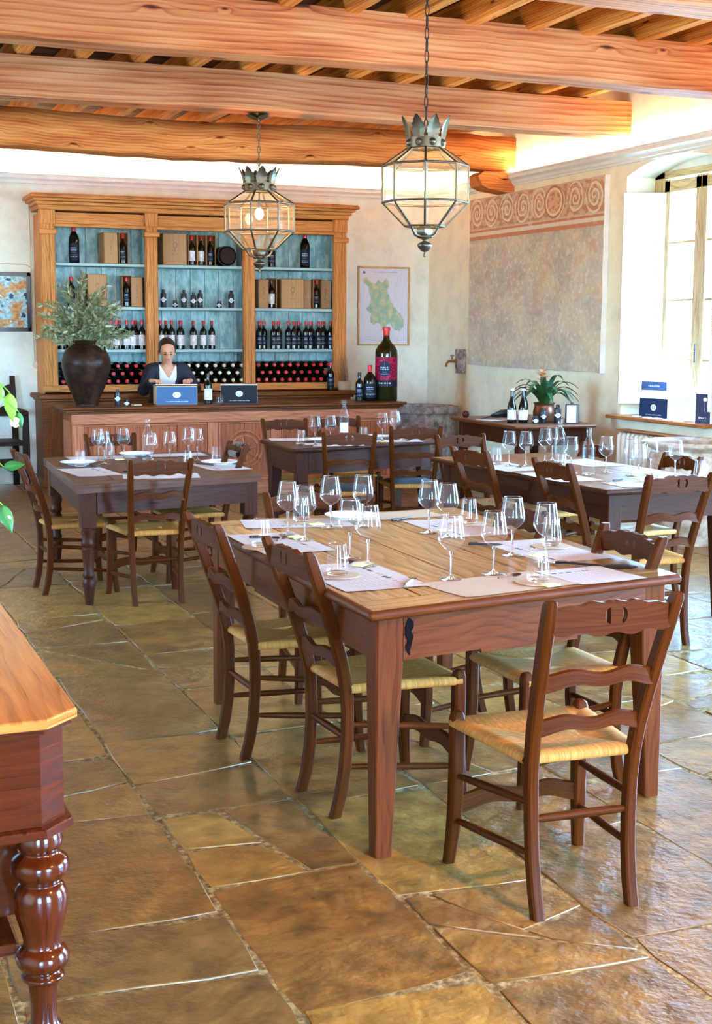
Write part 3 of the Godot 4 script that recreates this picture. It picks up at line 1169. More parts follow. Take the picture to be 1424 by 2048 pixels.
func wall_with_openings(m: MB, a: float, b: float, holes: Array, sills: Array, xf: Transform3D, thick: float, top: float) -> void:
	m.xf = xf
	var at := a
	for i in holes.size():
		var h: Array = holes[i]
		m.box(Vector3((at + h[0]) * 0.5, top * 0.5, 0), Vector3(h[0] - at, top, thick), 0.0)
		var c: float = (h[0] + h[1]) * 0.5
		var w: float = h[1] - h[0]
		m.box(Vector3(c, sills[i] * 0.5, 0), Vector3(w, sills[i], thick), 0.0)
		var poly := PackedVector2Array([Vector2(h[0], top), Vector2(h[0], 2.93)])
		for k in range(1, 16):
			var t := k / 16.0
			poly.append(Vector2(h[0] + w * t, 2.93 + 0.115 * (1.0 - pow(2.0 * t - 1.0, 2))))
		poly.append(Vector2(h[1], 2.93))
		poly.append(Vector2(h[1], top))
		m.extrude(poly, thick, 30.0)
		at = h[1]
	m.box(Vector3((at + b) * 0.5, top * 0.5, 0), Vector3(b - at, top, thick), 0.0)
	m.xf = Transform3D()

func build_ceiling() -> void:
	var m := MB.new()
	m.box(Vector3((XL + XW) * 0.5, 3.86, (ZW + ZF) * 0.5), Vector3(XW - XL + 1.4, 0.2, ZF - ZW + 1.4), 0.0)
	var ce := struct("ceiling", m, M.ceiling_board)
	# boards across the joists
	var z := ZW
	while z < ZF:
		var w := rng.randf_range(0.2, 0.27)
		part("ceiling_board", bx(Vector3((XL + XW) * 0.5, 3.735, z + w * 0.5), Vector3(XW - XL, 0.03, w - 0.012), 0.003), M.ceiling_board, ce)
		z += w
	for i in range(-12, 12):
		var x := 1.57 + 0.426 * i
		var a := MB.new()
		a.uo = Vector2(rng.randf() * 3.0, rng.randf())
		var rings := []
		var k := 14
		for s in k + 1:
			var t := float(s) / k
			var zz := lerpf(ZW, ZF, t)
			var wx := 0.058 + rng.randf_range(-0.005, 0.005)
			var ox := rng.randf_range(-0.008, 0.008)
			var yb := 3.565 + rng.randf_range(-0.006, 0.006)
			rings.append(PackedVector3Array([Vector3(x + ox - wx, 3.72, zz), Vector3(x + ox - wx, yb + 0.02, zz), Vector3(x + ox - wx + 0.02, yb, zz), Vector3(x + ox + wx - 0.02, yb, zz), Vector3(x + ox + wx, yb + 0.02, zz), Vector3(x + ox + wx, 3.72, zz)]))
		a.loft(rings, false, true)
		part("joist", a, M.joist_wood, ce)
	# great beams: z of the near face, underside, top, depth, roughness, material, end x
	for b in [[-12.37, 3.175, 3.5, 0.3, 0.016, "beam_wood_rough", XW + 0.0], [-10.3, 3.272, 3.56, 0.28, 0.004, "beam_wood_pale", XW + 0.1], [-8.2, 3.275, 3.585, 0.3, 0.007, "beam_wood", XW + 0.1], [-6.1, 3.275, 3.58, 0.3, 0.006, "beam_wood_pale", XW + 0.1], [-4.0, 3.275, 3.58, 0.3, 0.006, "beam_wood", XW + 0.1], [-1.9, 3.275, 3.58, 0.3, 0.006, "beam_wood", XW + 0.1], [0.2, 3.275, 3.58, 0.3, 0.006, "beam_wood", XW + 0.1]]:
		var a := MB.new()
		a.uo = Vector2(rng.randf() * 3.0, rng.randf())
		var rings := []
		var k := 60
		var j: float = b[4]
		var h: float = b[2] - b[1]
		var dph: float = b[3]
		var ph := rng.randf() * 10.0
		for s in k + 1:
			var x := lerpf(XL, b[6], float(s) / k)
			var yo := j * 1.2 * sin(x * 1.3 + ph) + rng.randf_range(-j, j) * 0.4
			var zo := j * sin(x * 0.9 + ph * 2.0) + rng.randf_range(-j, j) * 0.4
			var c := 0.02 + j * 1.6
			var ring := PackedVector3Array()
			for q in [[0, 1], [0, 0.5], [0, 0.07], [1, 0.0], [2, 0.0], [3, 0.07], [3, 0.5], [3, 1]]:
				var zz := 0.0
				match q[0]:
					0: zz = b[0] + zo
					1: zz = b[0] + zo - c
					2: zz = b[0] + zo - dph + c
					3: zz = b[0] + zo - dph
				ring.append(Vector3(x, b[1] + yo + h * q[1] * (1.0 if q[1] < 0.9 else 1.0) + rng.randf_range(-j, j) * 0.3, zz + rng.randf_range(-j, j) * 0.25))
			rings.append(ring)
		a.loft(rings, j > 0.01, true)
		part("beam", a, M[b[5]], ce)

func build_windows() -> void:
	var defs := [["window_1", -10.34, -8.98, 0.84], ["window_2", -6.6, -4.4, 0.1], ["window_3", -2.6, -0.2, 0.1]]  # only the first is in view; the others daylight the floor and tables
	for d in defs:
		window(d[0], d[1], d[2], d[3], Transform3D(Basis(Vector3(0, 0, 1), Vector3(0, 1, 0), Vector3(-1, 0, 0)), Vector3(XW + 0.33, 0, 0)))
	window("window_5", 0.4, 2.0, 0.1, Transform3D(Basis(Vector3(-1, 0, 0), Vector3(0, 1, 0), Vector3(0, 0, -1)), Vector3(0, 0, ZF + 0.33)))  # unseen, behind the camera; placed to send daylight to the back wall
	window("window_4", 2.2, 4.2, 0.1, Transform3D(Basis(Vector3(-1, 0, 0), Vector3(0, 1, 0), Vector3(0, 0, -1)), Vector3(6.4, 0, ZF + 0.33)))  # also unseen behind the camera, lighting the back wall
	window("window_6", 7.6, 9.4, 0.9, Transform3D(Basis(Vector3(0, 0, -1), Vector3(0, 1, 0), Vector3(1, 0, 0)), Vector3(XL - 0.33, 0, 0)))  # unseen on the left, placed to brighten mural, right wall and table end
	# land outside
	var m := MB.new()
	m.box(Vector3(26.0, -0.45, -6), Vector3(37, 0.2, 60), 0.0)
	m.box(Vector3(-2.0, -0.45, 20), Vector3(19, 0.2, 31), 0.0)
	m.box(Vector3(-14.0, -0.45, -6), Vector3(18, 0.2, 40), 0.0)
	struct("ground", m, mat("gravel", c8(206, 198, 182), 0.95))

func window(called: String, a: float, b: float, y0: float, xf: Transform3D) -> void:
	# local x along the wall, z towards the room
	var y1 := 2.91
	var fr := 0.15 if called == "window_1" else 0.055
	var m := mb()
	m.xf = xf
	m.box(Vector3(a + fr * 0.5, (y0 + 3.05) * 0.5, 0), Vector3(fr, 3.05 - y0, 0.09), 0.004)
	m.box(Vector3(b - fr * 0.5, (y0 + 3.05) * 0.5, 0), Vector3(fr, 3.05 - y0, 0.09), 0.004)
	m.box(Vector3((a + b) * 0.5, y1 + 0.03, 0), Vector3(b - a, 0.06, 0.09), 0.004)
	m.box(Vector3((a + b) * 0.5, y0 + 0.03, 0), Vector3(b - a, 0.06, 0.09), 0.004)
	var w := struct(called, m, M.window_wood)
	# plastered tympanum above the straight head
	m = MB.new()
	m.xf = xf
	m.box(Vector3((a + b) * 0.5, y1 + 0.12, -0.01), Vector3(b - a, 0.13, 0.06), 0.0)
	part("tympanum", m, M.plaster_white, w)
	var mid := (a + b) * 0.5
	for s in [-1, 1]:
		var l: float = a + fr if s < 0 else mid
		var r: float = mid if s < 0 else b - fr
		var st := 0.08
		m = mb()
		m.xf = xf
		m.box(Vector3(l + st * 0.5, (y0 + y1) * 0.5, 0.02), Vector3(st, y1 - y0 - 0.02, 0.05), 0.006)
		m.box(Vector3(r - st * 0.5, (y0 + y1) * 0.5, 0.02), Vector3(st, y1 - y0 - 0.02, 0.05), 0.006)
		m.box(Vector3((l + r) * 0.5, y1 - 0.07, 0.02), Vector3(r - l, 0.1, 0.05), 0.006)
		m.box(Vector3((l + r) * 0.5, y0 + 0.1, 0.02), Vector3(r - l, 0.12, 0.05), 0.006)
		var sash := part("sash", m, M.window_wood, w)
		var ys := [y0 + 0.16, 1.36, 1.87, 2.36, y1 - 0.12]
		for i in range(1, 4):
			m = mb()
			m.xf = xf
			m.box(Vector3((l + r) * 0.5, ys[i], 0.02), Vector3(r - l - 2 * st, 0.022, 0.03), 0.004)
			part("glazing_bar", m, M.window_wood, sash)
		for i in 4:
			m = MB.new()
			m.xf = xf
			var x0: float = l + st
			var x1: float = r - st
			m.flat(Vector3(x0, ys[i], 0.02), Vector3(x1, ys[i], 0.02), Vector3(x1, ys[i + 1], 0.02), Vector3(x0, ys[i + 1], 0.02), Vector3(0, 0, 1))
			part("pane", m, M.window_glass, sash)
	m = MB.new()
	m.xf = xf
	m.box(Vector3(mid, 1.42, 0.05), Vector3(0.03, 0.16, 0.012), 0.004)
	m.tube([Vector3(mid, 1.44, 0.055), Vector3(mid, 1.44, 0.1), Vector3(mid - 0.02, 1.45, 0.105), Vector3(mid - 0.03, 1.5, 0.105)], [0.009], 8)
	part("handle", m, M.steel, w)


# ---------------------------------------------------------------- furniture helpers
func board(m: MB, poly: PackedVector2Array, y0: float, y1: float, along: Vector2, cham := 0.004) -> void:
	# a flat board whose outline lies in x-z, chamfered above; grain runs along
	var k := poly.size()
	var perp := along.orthogonal()
	var c := Vector2.ZERO
	for p in poly:
		c += p / k
	var area := 0.0
	for i in k:
		area += poly[i].cross(poly[(i + 1) % k])
	var sg := 1.0 if area > 0.0 else -1.0
	var ins := PackedVector2Array()
	for i in k:
		var e0 := (poly[i] - poly[(i + k - 1) % k]).normalized()
		var e1 := (poly[(i + 1) % k] - poly[i]).normalized()
		var n0 := Vector2(e0.y, -e0.x) * sg
		var n1 := Vector2(e1.y, -e1.x) * sg
		var bis := (n0 + n1).normalized()
		ins.append(poly[i] - bis * cham / maxf(0.4, bis.dot(n0)))
	var U := func(p: Vector2) -> Vector2: return Vector2(p.dot(along), p.dot(perp))
	for i in k:
		var j := (i + 1) % k
		var e := (poly[j] - poly[i]).normalized()
		var nn := Vector3(e.y * sg, 0, -e.x * sg)
		var l := poly[i].distance_to(poly[j])
		m.tri(Vector3(c.x, y1, c.y), Vector3(ins[i].x, y1, ins[i].y), Vector3(ins[j].x, y1, ins[j].y), Vector3.UP, Vector3.UP, Vector3.UP, U.call(c), U.call(ins[i]), U.call(ins[j]))
		m.quad(Vector3(ins[i].x, y1, ins[i].y), Vector3(ins[j].x, y1, ins[j].y), Vector3(poly[j].x, y1 - cham, poly[j].y), Vector3(poly[i].x, y1 - cham, poly[i].y), Vector3.UP, Vector3.UP, nn, nn, U.call(ins[i]), U.call(ins[j]), U.call(poly[j]), U.call(poly[i]))
		m.flat(Vector3(poly[i].x, y1 - cham, poly[i].y), Vector3(poly[j].x, y1 - cham, poly[j].y), Vector3(poly[j].x, y0, poly[j].y), Vector3(poly[i].x, y0, poly[i].y), nn, Vector2(0, 0.1), Vector2(l, 0.1), Vector2(l, 0.1 + y1 - y0), Vector2(0, 0.1 + y1 - y0))
		m.tri(Vector3(c.x, y0, c.y), Vector3(poly[i].x, y0, poly[i].y), Vector3(poly[j].x, y0, poly[j].y), Vector3.DOWN, Vector3.DOWN, Vector3.DOWN, U.call(c), U.call(poly[i]), U.call(poly[j]))

func rail(m: MB, a: Vector2, b: Vector2, y0: float, y1: float, th: float, cham := 0.003) -> void:
	# a board on edge between two points of the plan
	var d := (b - a).normalized()
	var p := d.orthogonal() * th * 0.5
	board(m, PackedVector2Array([a + p, b + p, b - p, a - p]), y0, y1, d, cham)

# ---------------------------------------------------------------- tables
func table(called: String, label: String, q: Array, h: float, opt: Dictionary) -> Node3D:
	# q: corners of the top in x-z: near left, near right, far right, far left
	var c := Vector2.ZERO
	for p in q:
		c += p / 4.0
	var o := thing(called, label, "table", Vector3(c.x, 0, c.y))
	var Q := []
	for p in q:
		Q.append(p - c)
	var P := func(s: float, t: float) -> Vector2:
		return (Q[0].lerp(Q[1], s)).lerp(Q[3].lerp(Q[2], s), t)
	var th: float = opt.get("thick", 0.03)
	var n: int = opt.get("planks", 5)
	var lenz: float = Q[0].distance_to(Q[3])
	var lenx: float = Q[0].distance_to(Q[1])
	var be: float = opt.get("end", 0.12) / lenz
	var e: float = 0.012
	var topm: Material = opt.top
	var bodym: Material = opt.body
	var alongz: Vector2 = (Q[3] - Q[0]).normalized()
	var alongx: Vector2 = (Q[1] - Q[0]).normalized()
	var cuts := [0.0]
	for i in range(1, n):
		cuts.append((i + rng.randf_range(-0.12, 0.12)) / n)
	cuts.append(1.0)
	if opt.get("cross", false):
		for i in n:
			var m := mb()
			var t0: float = cuts[i] + 0.0012
			var t1: float = cuts[i + 1] - 0.0012
			board(m, PackedVector2Array([P.call(0, t0), P.call(1, t0), P.call(1, t1), P.call(0, t1)]), h - th, h + rng.randf_range(-0.0008, 0.0), alongx, 0.003)
			part("plank", m, topm, o)
	else:
		for i in n:
			var m := mb()
			var s0: float = cuts[i] + 0.0012
			var s1: float = cuts[i + 1] - 0.0012
			board(m, PackedVector2Array([P.call(s0, be + 0.0008), P.call(s1, be + 0.0008), P.call(s1, 1 - be - 0.0008), P.call(s0, 1 - be - 0.0008)]), h - th, h + rng.randf_range(-0.0008, 0.0), alongz, 0.004)
			part("plank", m, topm, o)
		for t in [[0.0, be], [1 - be, 1.0]]:
			if be > 0.0:
				var m := mb()
				board(m, PackedVector2Array([P.call(0, t[0]), P.call(1, t[0]), P.call(1, t[1]), P.call(0, t[1])]), h - th, h, alongx, 0.003)
				part("end_board", m, topm, o)
	if opt.get("nosing", true):
		var m := mb()
		var r := th * 0.55
		for k in 4:
			var a: Vector2 = [P.call(0, 0), P.call(1, 0), P.call(1, 1), P.call(0, 1)][k]
			var b: Vector2 = [P.call(1, 0), P.call(1, 1), P.call(0, 1), P.call(0, 0)][k]
			m.tube([Vector3(a.x, h - th * 0.55, a.y), Vector3(b.x, h - th * 0.55, b.y)], [r], 10, true)
			m.ball(Vector3(a.x, h - th * 0.55, a.y), Vector3(r, r, r), 5)
		part("edge_moulding", m, opt.get("edge", bodym), o)
	# legs
	var ov: float = opt.get("over", 0.045)
	var lw: float = opt.get("leg", 0.085)
	var ah: float = opt.get("apron", 0.14)
	var corners := []
	var inn: float = ov + lw * 0.5
	for k in [[inn / lenx, inn / lenz], [1 - inn / lenx, inn / lenz], [1 - inn / lenx, 1 - inn / lenz], [inn / lenx, 1 - inn / lenz]]:
		corners.append(P.call(k[0], k[1]))
	for k in 4:
		var cc: Vector2 = corners[k]
		var sx := -1.0 if k == 0 or k == 3 else 1.0
		var sz := 1.0 if k < 2 else -1.0
		var m := mb()
		if opt.get("turned", false):
			m.box(Vector3(cc.x, h - th - 0.105, cc.y), Vector3(lw, 0.21, lw), 0.004)
			m.xf = Transform3D(Basis(), Vector3(cc.x, 0, cc.y))
			var y := h - th - 0.21
			var prof := pv([0.0, 0.0, 0.024, 0.0, 0.026, 0.03, 0.034, 0.1, 0.04, 0.13, 0.034, 0.15, 0.029, 0.16, 0.036, 0.175, 0.036, 0.185, 0.028, 0.2, 0.033, 0.26, 0.039, 0.32, 0.04, 0.335, 0.032, 0.345, 0.032, 0.352, 0.04, 0.365, 0.041, 0.38, 0.035, 0.395, 0.036, 0.42])
			for i in prof.size():
				prof[i].y *= y / 0.47
			prof.append_array(pv([0.042, y - 0.03, 0.042, y - 0.016, 0.036, y - 0.01, 0.036, y]))
			m.lathe(prof, 20, 40.0)
			m.xf = Transform3D()
		else:
			var b := lw * 0.62
			var dx := (lw - b) * 0.5
			m.post([Vector3(cc.x + sx * dx, 0, cc.y + sz * dx), Vector3(cc.x, h - th - ah - 0.02, cc.y), Vector3(cc.x, h - th, cc.y)], [Vector2(b, b) * 0.5, Vector2(lw, lw) * 0.5, Vector2(lw, lw) * 0.5], 0.06)
		part("leg", m, bodym, o)
	for k in 4:
		var a: Vector2 = corners[k]
		var b: Vector2 = corners[(k + 1) % 4]
		var d := (b - a).normalized()
		var outw := d.orthogonal()
		if outw.dot(a) < 0.0:
			outw = -outw
		a += d * lw * 0.5 + outw * (lw * 0.5 - 0.018)
		b += -d * lw * 0.5 + outw * (lw * 0.5 - 0.018)
		var m := mb()
		rail(m, a, b, h - th - ah, h - th, 0.024)
		if opt.get("wavy", false):
			# a shallow cut-out look: an uneven lower edge left by wear
			rail(m, a.lerp(b, 0.3), a.lerp(b, 0.7), h - th - ah - 0.012, h - th - ah + 0.004, 0.022)
		part("apron", m, bodym, o)
	return o

func build_tables() -> void:
	var near := table("dining_table", "large honey-brown plank table with square tapered legs, nearest of the laid tables", [Vector2(1.531, -3.652), Vector2(2.745, -3.85), Vector2(2.8, -5.7), Vector2(1.56, -5.62)], 0.79, {"top": M.table_top, "body": M.table_body, "planks": 5, "end": 0.13, "wavy": true, "apron": 0.145, "leg": 0.088, "over": 0.035})
	# old ink run on the front apron
	var d := Vector3(0.987, 0, -0.161)
	var n := Vector3(0.161, 0, 0.987)
	var ink := PackedVector2Array()
	var iw := [0.004, 0.014, 0.019, 0.012, 0.016, 0.01, 0.013, 0.007, 0.003]
	for i in 9:
		ink.append(Vector2(0.004 * sin(i * 1.7) + iw[i], 0.745 - i * 0.0145))
	for i in range(8, -1, -1):
		ink.append(Vector2(0.004 * sin(i * 1.7) - iw[i] * 0.8, 0.745 - i * 0.0145))
	var st := MB.new()
	st.xf = Transform3D(Basis(d, Vector3.UP, n), Vector3(1.531, 0, -3.652) + d * 0.155 - n * 0.0386 - near.position)
	st.extrude(ink, 0.002)
	part("ink_stain", st, M.ink, near)
	table("dining_table", "long brown plank table along the window wall, laid with tall clear water bottles", [Vector2(3.95, -6.2), Vector2(4.84, -6.2), Vector2(4.8, -8.25), Vector2(3.87, -8.2)], 0.77, {"top": M.table_top_b, "body": M.table_dark, "planks": 4, "end": 0.0, "apron": 0.15, "leg": 0.085, "over": 0.05})
	table("dining_table", "dark stained draw-leaf table with bulbous turned legs, left of the counter's middle", [Vector2(1.425, -7.8), Vector2(2.63, -8.07), Vector2(2.72, -9.75), Vector2(1.52, -9.55)], 0.718, {"top": M.table_dark_top, "body": M.table_dark, "planks": 5, "end": 0.16, "turned": true, "apron": 0.13, "leg": 0.09, "over": 0.03, "thick": 0.05, "nosing": false})
	table("dining_table", "small dark table with plain square legs standing right in front of the counter", [Vector2(3.24, -9.2), Vector2(4.53, -9.55), Vector2(4.62, -10.4), Vector2(3.29, -10.1)], 0.76, {"top": M.table_dark_top, "body": M.table_dark, "planks": 3, "end": 0.0, "apron": 0.17, "leg": 0.085, "over": 0.05})

# ---------------------------------------------------------------- chairs
func slat(m: MB, w: float, y: float, hh: float, z: float, bow: float, amp: float, th := 0.018) -> void:
	# a wavy ladder rung between posts, bowed backwards
	var rings := []
	var k := 20
	for i in k + 1:
		var t := float(i) / k
		var x := (t - 0.5) * w
		var yo := -amp * cos(TAU * 2.0 * t) - amp * 0.6 * cos(TAU * t)
		var zz := z + bow * (1.0 - pow(2.0 * t - 1.0, 2))
		var h2 := hh * (0.5 + 0.06 * cos(TAU * t))
		rings.append(PackedVector3Array([Vector3(x, y + yo - h2, zz - th * 0.5), Vector3(x, y + yo + h2 - 0.004, zz - th * 0.5), Vector3(x, y + yo + h2, zz), Vector3(x, y + yo + h2 - 0.004, zz + th * 0.5), Vector3(x, y + yo - h2, zz + th * 0.5)]))
	m.loft(rings, false, true)

func crest(m: MB, w: float, y: float, z: float, bow: float, th := 0.02) -> void:
	# scalloped top rail with two half-moon piercings
	var k := 48
	var top := func(x: float) -> float:
		var a := absf(x) / (w * 0.5)
		var b := 0.046 - 0.016 * smoothstep(0.2, 0.95, a) + 0.0035 * cos(a * 17.0) * (1.0 - 0.5 * a)
		if a < 0.06:
			b -= 0.005 * (1.0 - a / 0.06)
		return y + b
	var bot := func(x: float) -> float:
		var a := absf(x) / (w * 0.5)
		return y - 0.042 + 0.005 * cos(a * 11.0) + 0.004 * a
	var hole := func(x: float) -> Vector2:
		# half-moons: straight side towards the centre
		var a := absf(x)
		if a < 0.017 or a > 0.033:
			return Vector2(0, 0)
		var e := (a - 0.017) / 0.016
		return Vector2(y + 0.008 - 0.022 * sqrt(1.0 - e * e), y + 0.008 + 0.022 * sqrt(1.0 - e * e))
	var xs := []
	for i in k + 1:
		xs.append((float(i) / k - 0.5) * w)
	for s in [-1, 1]:
		for x in [0.0169, 0.0171, 0.021, 0.025, 0.029, 0.031, 0.0325, 0.0331]:
			xs.append(s * x)
	xs.sort()
	for i in xs.size() - 1:
		var x0: float = xs[i]
		var x1: float = xs[i + 1]
		if x1 - x0 < 0.00001:
			continue
		var z0 := z + bow * (1.0 - pow(2.0 * x0 / w, 2))
		var z1 := z + bow * (1.0 - pow(2.0 * x1 / w, 2))
		var xm := (x0 + x1) * 0.5
		var inh: bool = absf(xm) > 0.017 and absf(xm) < 0.033
		var h0: Vector2 = hole.call(x0)
		var h1: Vector2 = hole.call(x1)
		if inh:
			if h0 == Vector2.ZERO:
				h0 = Vector2(y + 0.008, y + 0.008) if absf(x0) > 0.03 else Vector2(y - 0.014, y + 0.03)
			if h1 == Vector2.ZERO:
				h1 = Vector2(y + 0.008, y + 0.008) if absf(x1) > 0.03 else Vector2(y - 0.014, y + 0.03)
		var bands := [[bot.call(x0), top.call(x0), bot.call(x1), top.call(x1)]]
		if inh:
			bands = [[bot.call(x0), h0.x, bot.call(x1), h1.x], [h0.y, top.call(x0), h1.y, top.call(x1)]]
		for bd in bands:
			for s in [-1, 1]:
				var nn := Vector3(0, 0, s)
				var dz: float = th * 0.5 * s
				m.flat(Vector3(x0, bd[0], z0 + dz), Vector3(x1, bd[2], z1 + dz), Vector3(x1, bd[3], z1 + dz), Vector3(x0, bd[1], z0 + dz), nn, Vector2(x0, bd[0]), Vector2(x1, bd[2]), Vector2(x1, bd[3]), Vector2(x0, bd[1]))
			for e in [[1, 3, 1.0], [0, 2, -1.0]]:
				var sg: float = e[2]
				m.flat(Vector3(x0, bd[e[0]], z0 - th * 0.5), Vector3(x1, bd[e[1]], z1 - th * 0.5), Vector3(x1, bd[e[1]], z1 + th * 0.5), Vector3(x0, bd[e[0]], z0 + th * 0.5), Vector3(-(bd[e[1]] - bd[e[0]]) * sg, (x1 - x0) * sg, 0).normalized(), Vector2(x0, 0), Vector2(x1, 0), Vector2(x1, th), Vector2(x0, th))
	for s in [-1, 1]:
		var xe: float = s * w * 0.5
		m.flat(Vector3(xe, bot.call(xe), z - th * 0.5), Vector3(xe, bot.call(xe), z + th * 0.5), Vector3(xe, top.call(xe), z + th * 0.5), Vector3(xe, top.call(xe), z - th * 0.5), Vector3(s, 0, 0))
		var xh: float = s * 0.017
		m.flat(Vector3(xh, y - 0.014, z + bow - th * 0.5), Vector3(xh, y - 0.014, z + bow + th * 0.5), Vector3(xh, y + 0.03, z + bow + th * 0.5), Vector3(xh, y + 0.03, z + bow - th * 0.5), Vector3(s, 0, 0))

func rush_seat() -> MB:
	# woven seat: four fields that meet along the diagonals, wrapped round the rails
	var m := MB.new()
	var C := [Vector2(-0.215, -0.225), Vector2(0.215, -0.225), Vector2(0.165, 0.165), Vector2(-0.165, 0.165)]
	var ctr := Vector2(0, -0.03)
	var half := 0.05
	for s in 4:
		var a: Vector2 = C[s]
		var b: Vector2 = C[(s + 1) % 4]
		# inner end of the field: front and back meet on a short central seam
		var ia := ctr + Vector2(-half if s == 0 or s == 3 else half, 0)
		var ib := ctr + Vector2(half if s == 0 or s == 1 else -half, 0)
		var L := a.distance_to(b)
		var d := (b - a) / L
		var outw := Vector2(d.y, -d.x)
		if outw.dot((a + b) * 0.5 - ctr) < 0.0:
			outw = -outw
		var nu := 12
		var R := 0.017
		# profile from the seam outwards: (fraction along, extra outward, height)
		var prof := [[0.0, 0.0, 0.446], [0.25, 0.0, 0.447], [0.5, 0.0, 0.449], [0.75, 0.0, 0.453], [0.93, 0.0, 0.456], [1.0, 0.006, 0.454], [1.0, 0.013, 0.446], [1.0, 0.016, 0.438], [1.0, 0.013, 0.43], [1.0, 0.004, 0.424], [0.9, 0.0, 0.422], [0.4, 0.0, 0.426], [0.0, 0.0, 0.428]]
		for i in nu:
			for j in prof.size() - 1:
				var q := []
				var U := []
				for ij in [[i, j], [i + 1, j], [i + 1, j + 1], [i, j + 1]]:
					var t := float(ij[0]) / nu
					var pr: Array = prof[ij[1]]
					var e := a.lerp(b, t)
					var inn := ia.lerp(ib, t)
					var p: Vector2 = inn.lerp(e, pr[0]) + outw * pr[1]
					var dip := 0.0
					if ij[1] <= 4:
						dip = -0.006 * pow(absf(2.0 * t - 1.0), 6.0) * pr[0] - 0.004 * (1.0 - pr[0])
					q.append(Vector3(p.x, pr[2] + dip, p.y))
					# strands keep their spacing: u from the real offset along the rail
					U.append(Vector2((p - a).dot(d), (p - a).dot(outw)))
				var nn: Vector3 = (q[1] - q[0]).cross(q[3] - q[0]).normalized()
				var mid: Vector3 = (q[0] + q[2]) * 0.5
				var ref := mid - Vector3(ctr.x, 0.44, ctr.y)
				if j <= 4:
					ref = Vector3.UP
				elif j >= 9:
					ref = Vector3.DOWN
				if nn.dot(ref) < 0.0:
					nn = -nn
				var N := []
				for e2 in [0, 0, 1, 1]:
					var jj: int = j + e2
					var hn := nn
					if jj >= 4 and jj <= 10:
						var ang: float = [0, 0, 0, 0, 80, 55, 20, 0, -30, -65, -90][jj]
						hn = Vector3(outw.x * cos(deg_to_rad(ang)), sin(deg_to_rad(ang)), outw.y * cos(deg_to_rad(ang)))
					N.append(hn)
				m.quad(q[0], q[1], q[2], q[3], N[0], N[1], N[2], N[3], U[0], U[1], U[2], U[3])
	return m

func spindle(m: MB, a: Vector3, b: Vector3, r: float) -> void:
	m.tube([a, a.lerp(b, 0.12), a.lerp(b, 0.5), a.lerp(b, 0.88), b], [r * 0.62, r * 0.85, r, r * 0.85, r * 0.62], 10, false)

func make_chair(label: String) -> Node3D:
	var o := thing("dining_chair", label, "chair", Vector3.ZERO, 0.0, "rush-seated ladder-back chairs")
	var W: Material = M.chair_wood
	part("seat", rush_seat(), M.rush, o)
	for s in [-1.0, 1.0]:
		var m := mb()
		var pts := [Vector3(s * 0.146, 0.0, 0.212), Vector3(s * 0.147, 0.07, 0.193), Vector3(s * 0.149, 0.16, 0.178), Vector3(s * 0.151, 0.26, 0.171), Vector3(s * 0.154, 0.36, 0.171), Vector3(s * 0.157, 0.44, 0.177), Vector3(s * 0.161, 0.52, 0.193), Vector3(s * 0.167, 0.62, 0.223), Vector3(s * 0.174, 0.72, 0.257), Vector3(s * 0.181, 0.82, 0.293), Vector3(s * 0.186, 0.895, 0.32), Vector3(s * 0.187, 0.91, 0.326)]
		var hw := []
		for i in pts.size():
			var t: float = float(i) / (pts.size() - 1)
			hw.append(Vector2(0.0165, 0.019 if t < 0.4 or t > 0.9 else 0.021))
		hw[-1] = Vector2(0.012, 0.014)
		m.post(pts, hw, 0.16)
		part("rear_leg", m, W, o)
		m = mb()
		m.post([Vector3(s * 0.219, 0.0, -0.238), Vector3(s * 0.212, 0.08, -0.229), Vector3(s * 0.207, 0.18, -0.222), Vector3(s * 0.205, 0.3, -0.22), Vector3(s * 0.205, 0.45, -0.22), Vector3(s * 0.205, 0.468, -0.22), Vector3(s * 0.205, 0.474, -0.22)], [Vector2(0.016, 0.016), Vector2(0.018, 0.018), Vector2(0.02, 0.02), Vector2(0.021, 0.021), Vector2(0.021, 0.021), Vector2(0.017, 0.017), Vector2(0.01, 0.01)], 0.16)
		part("front_leg", m, W, o)
		for h in [[0.277, 0.315], [0.138, 0.17]]:
			m = mb()
			spindle(m, Vector3(s * 0.206, h[0], -0.222), Vector3(s * 0.15, h[1], 0.172), 0.0125)
			part("side_stretcher", m, W, o)
	var m := mb()
	spindle(m, Vector3(-0.15, 0.27, 0.172), Vector3(0.15, 0.27, 0.172), 0.0135)
	part("rear_stretcher", m, W, o)
	m = mb()
	slat(m, 0.4, 0.2, 0.052, -0.222, 0.0, 0.008, 0.02)
	part("front_stretcher", m, W, o)
	m = mb()
	slat(m, 0.325, 0.545, 0.042, 0.198, 0.022, 0.0065)
	part("lower_slat", m, W, o)
	m = mb()
	slat(m, 0.34, 0.68, 0.044, 0.243, 0.025, 0.007)
	part("upper_slat", m, W, o)
	m = mb()
	crest(m, 0.35, 0.855, 0.304, 0.022)
	part("crest_rail", m, W, o)
	return o

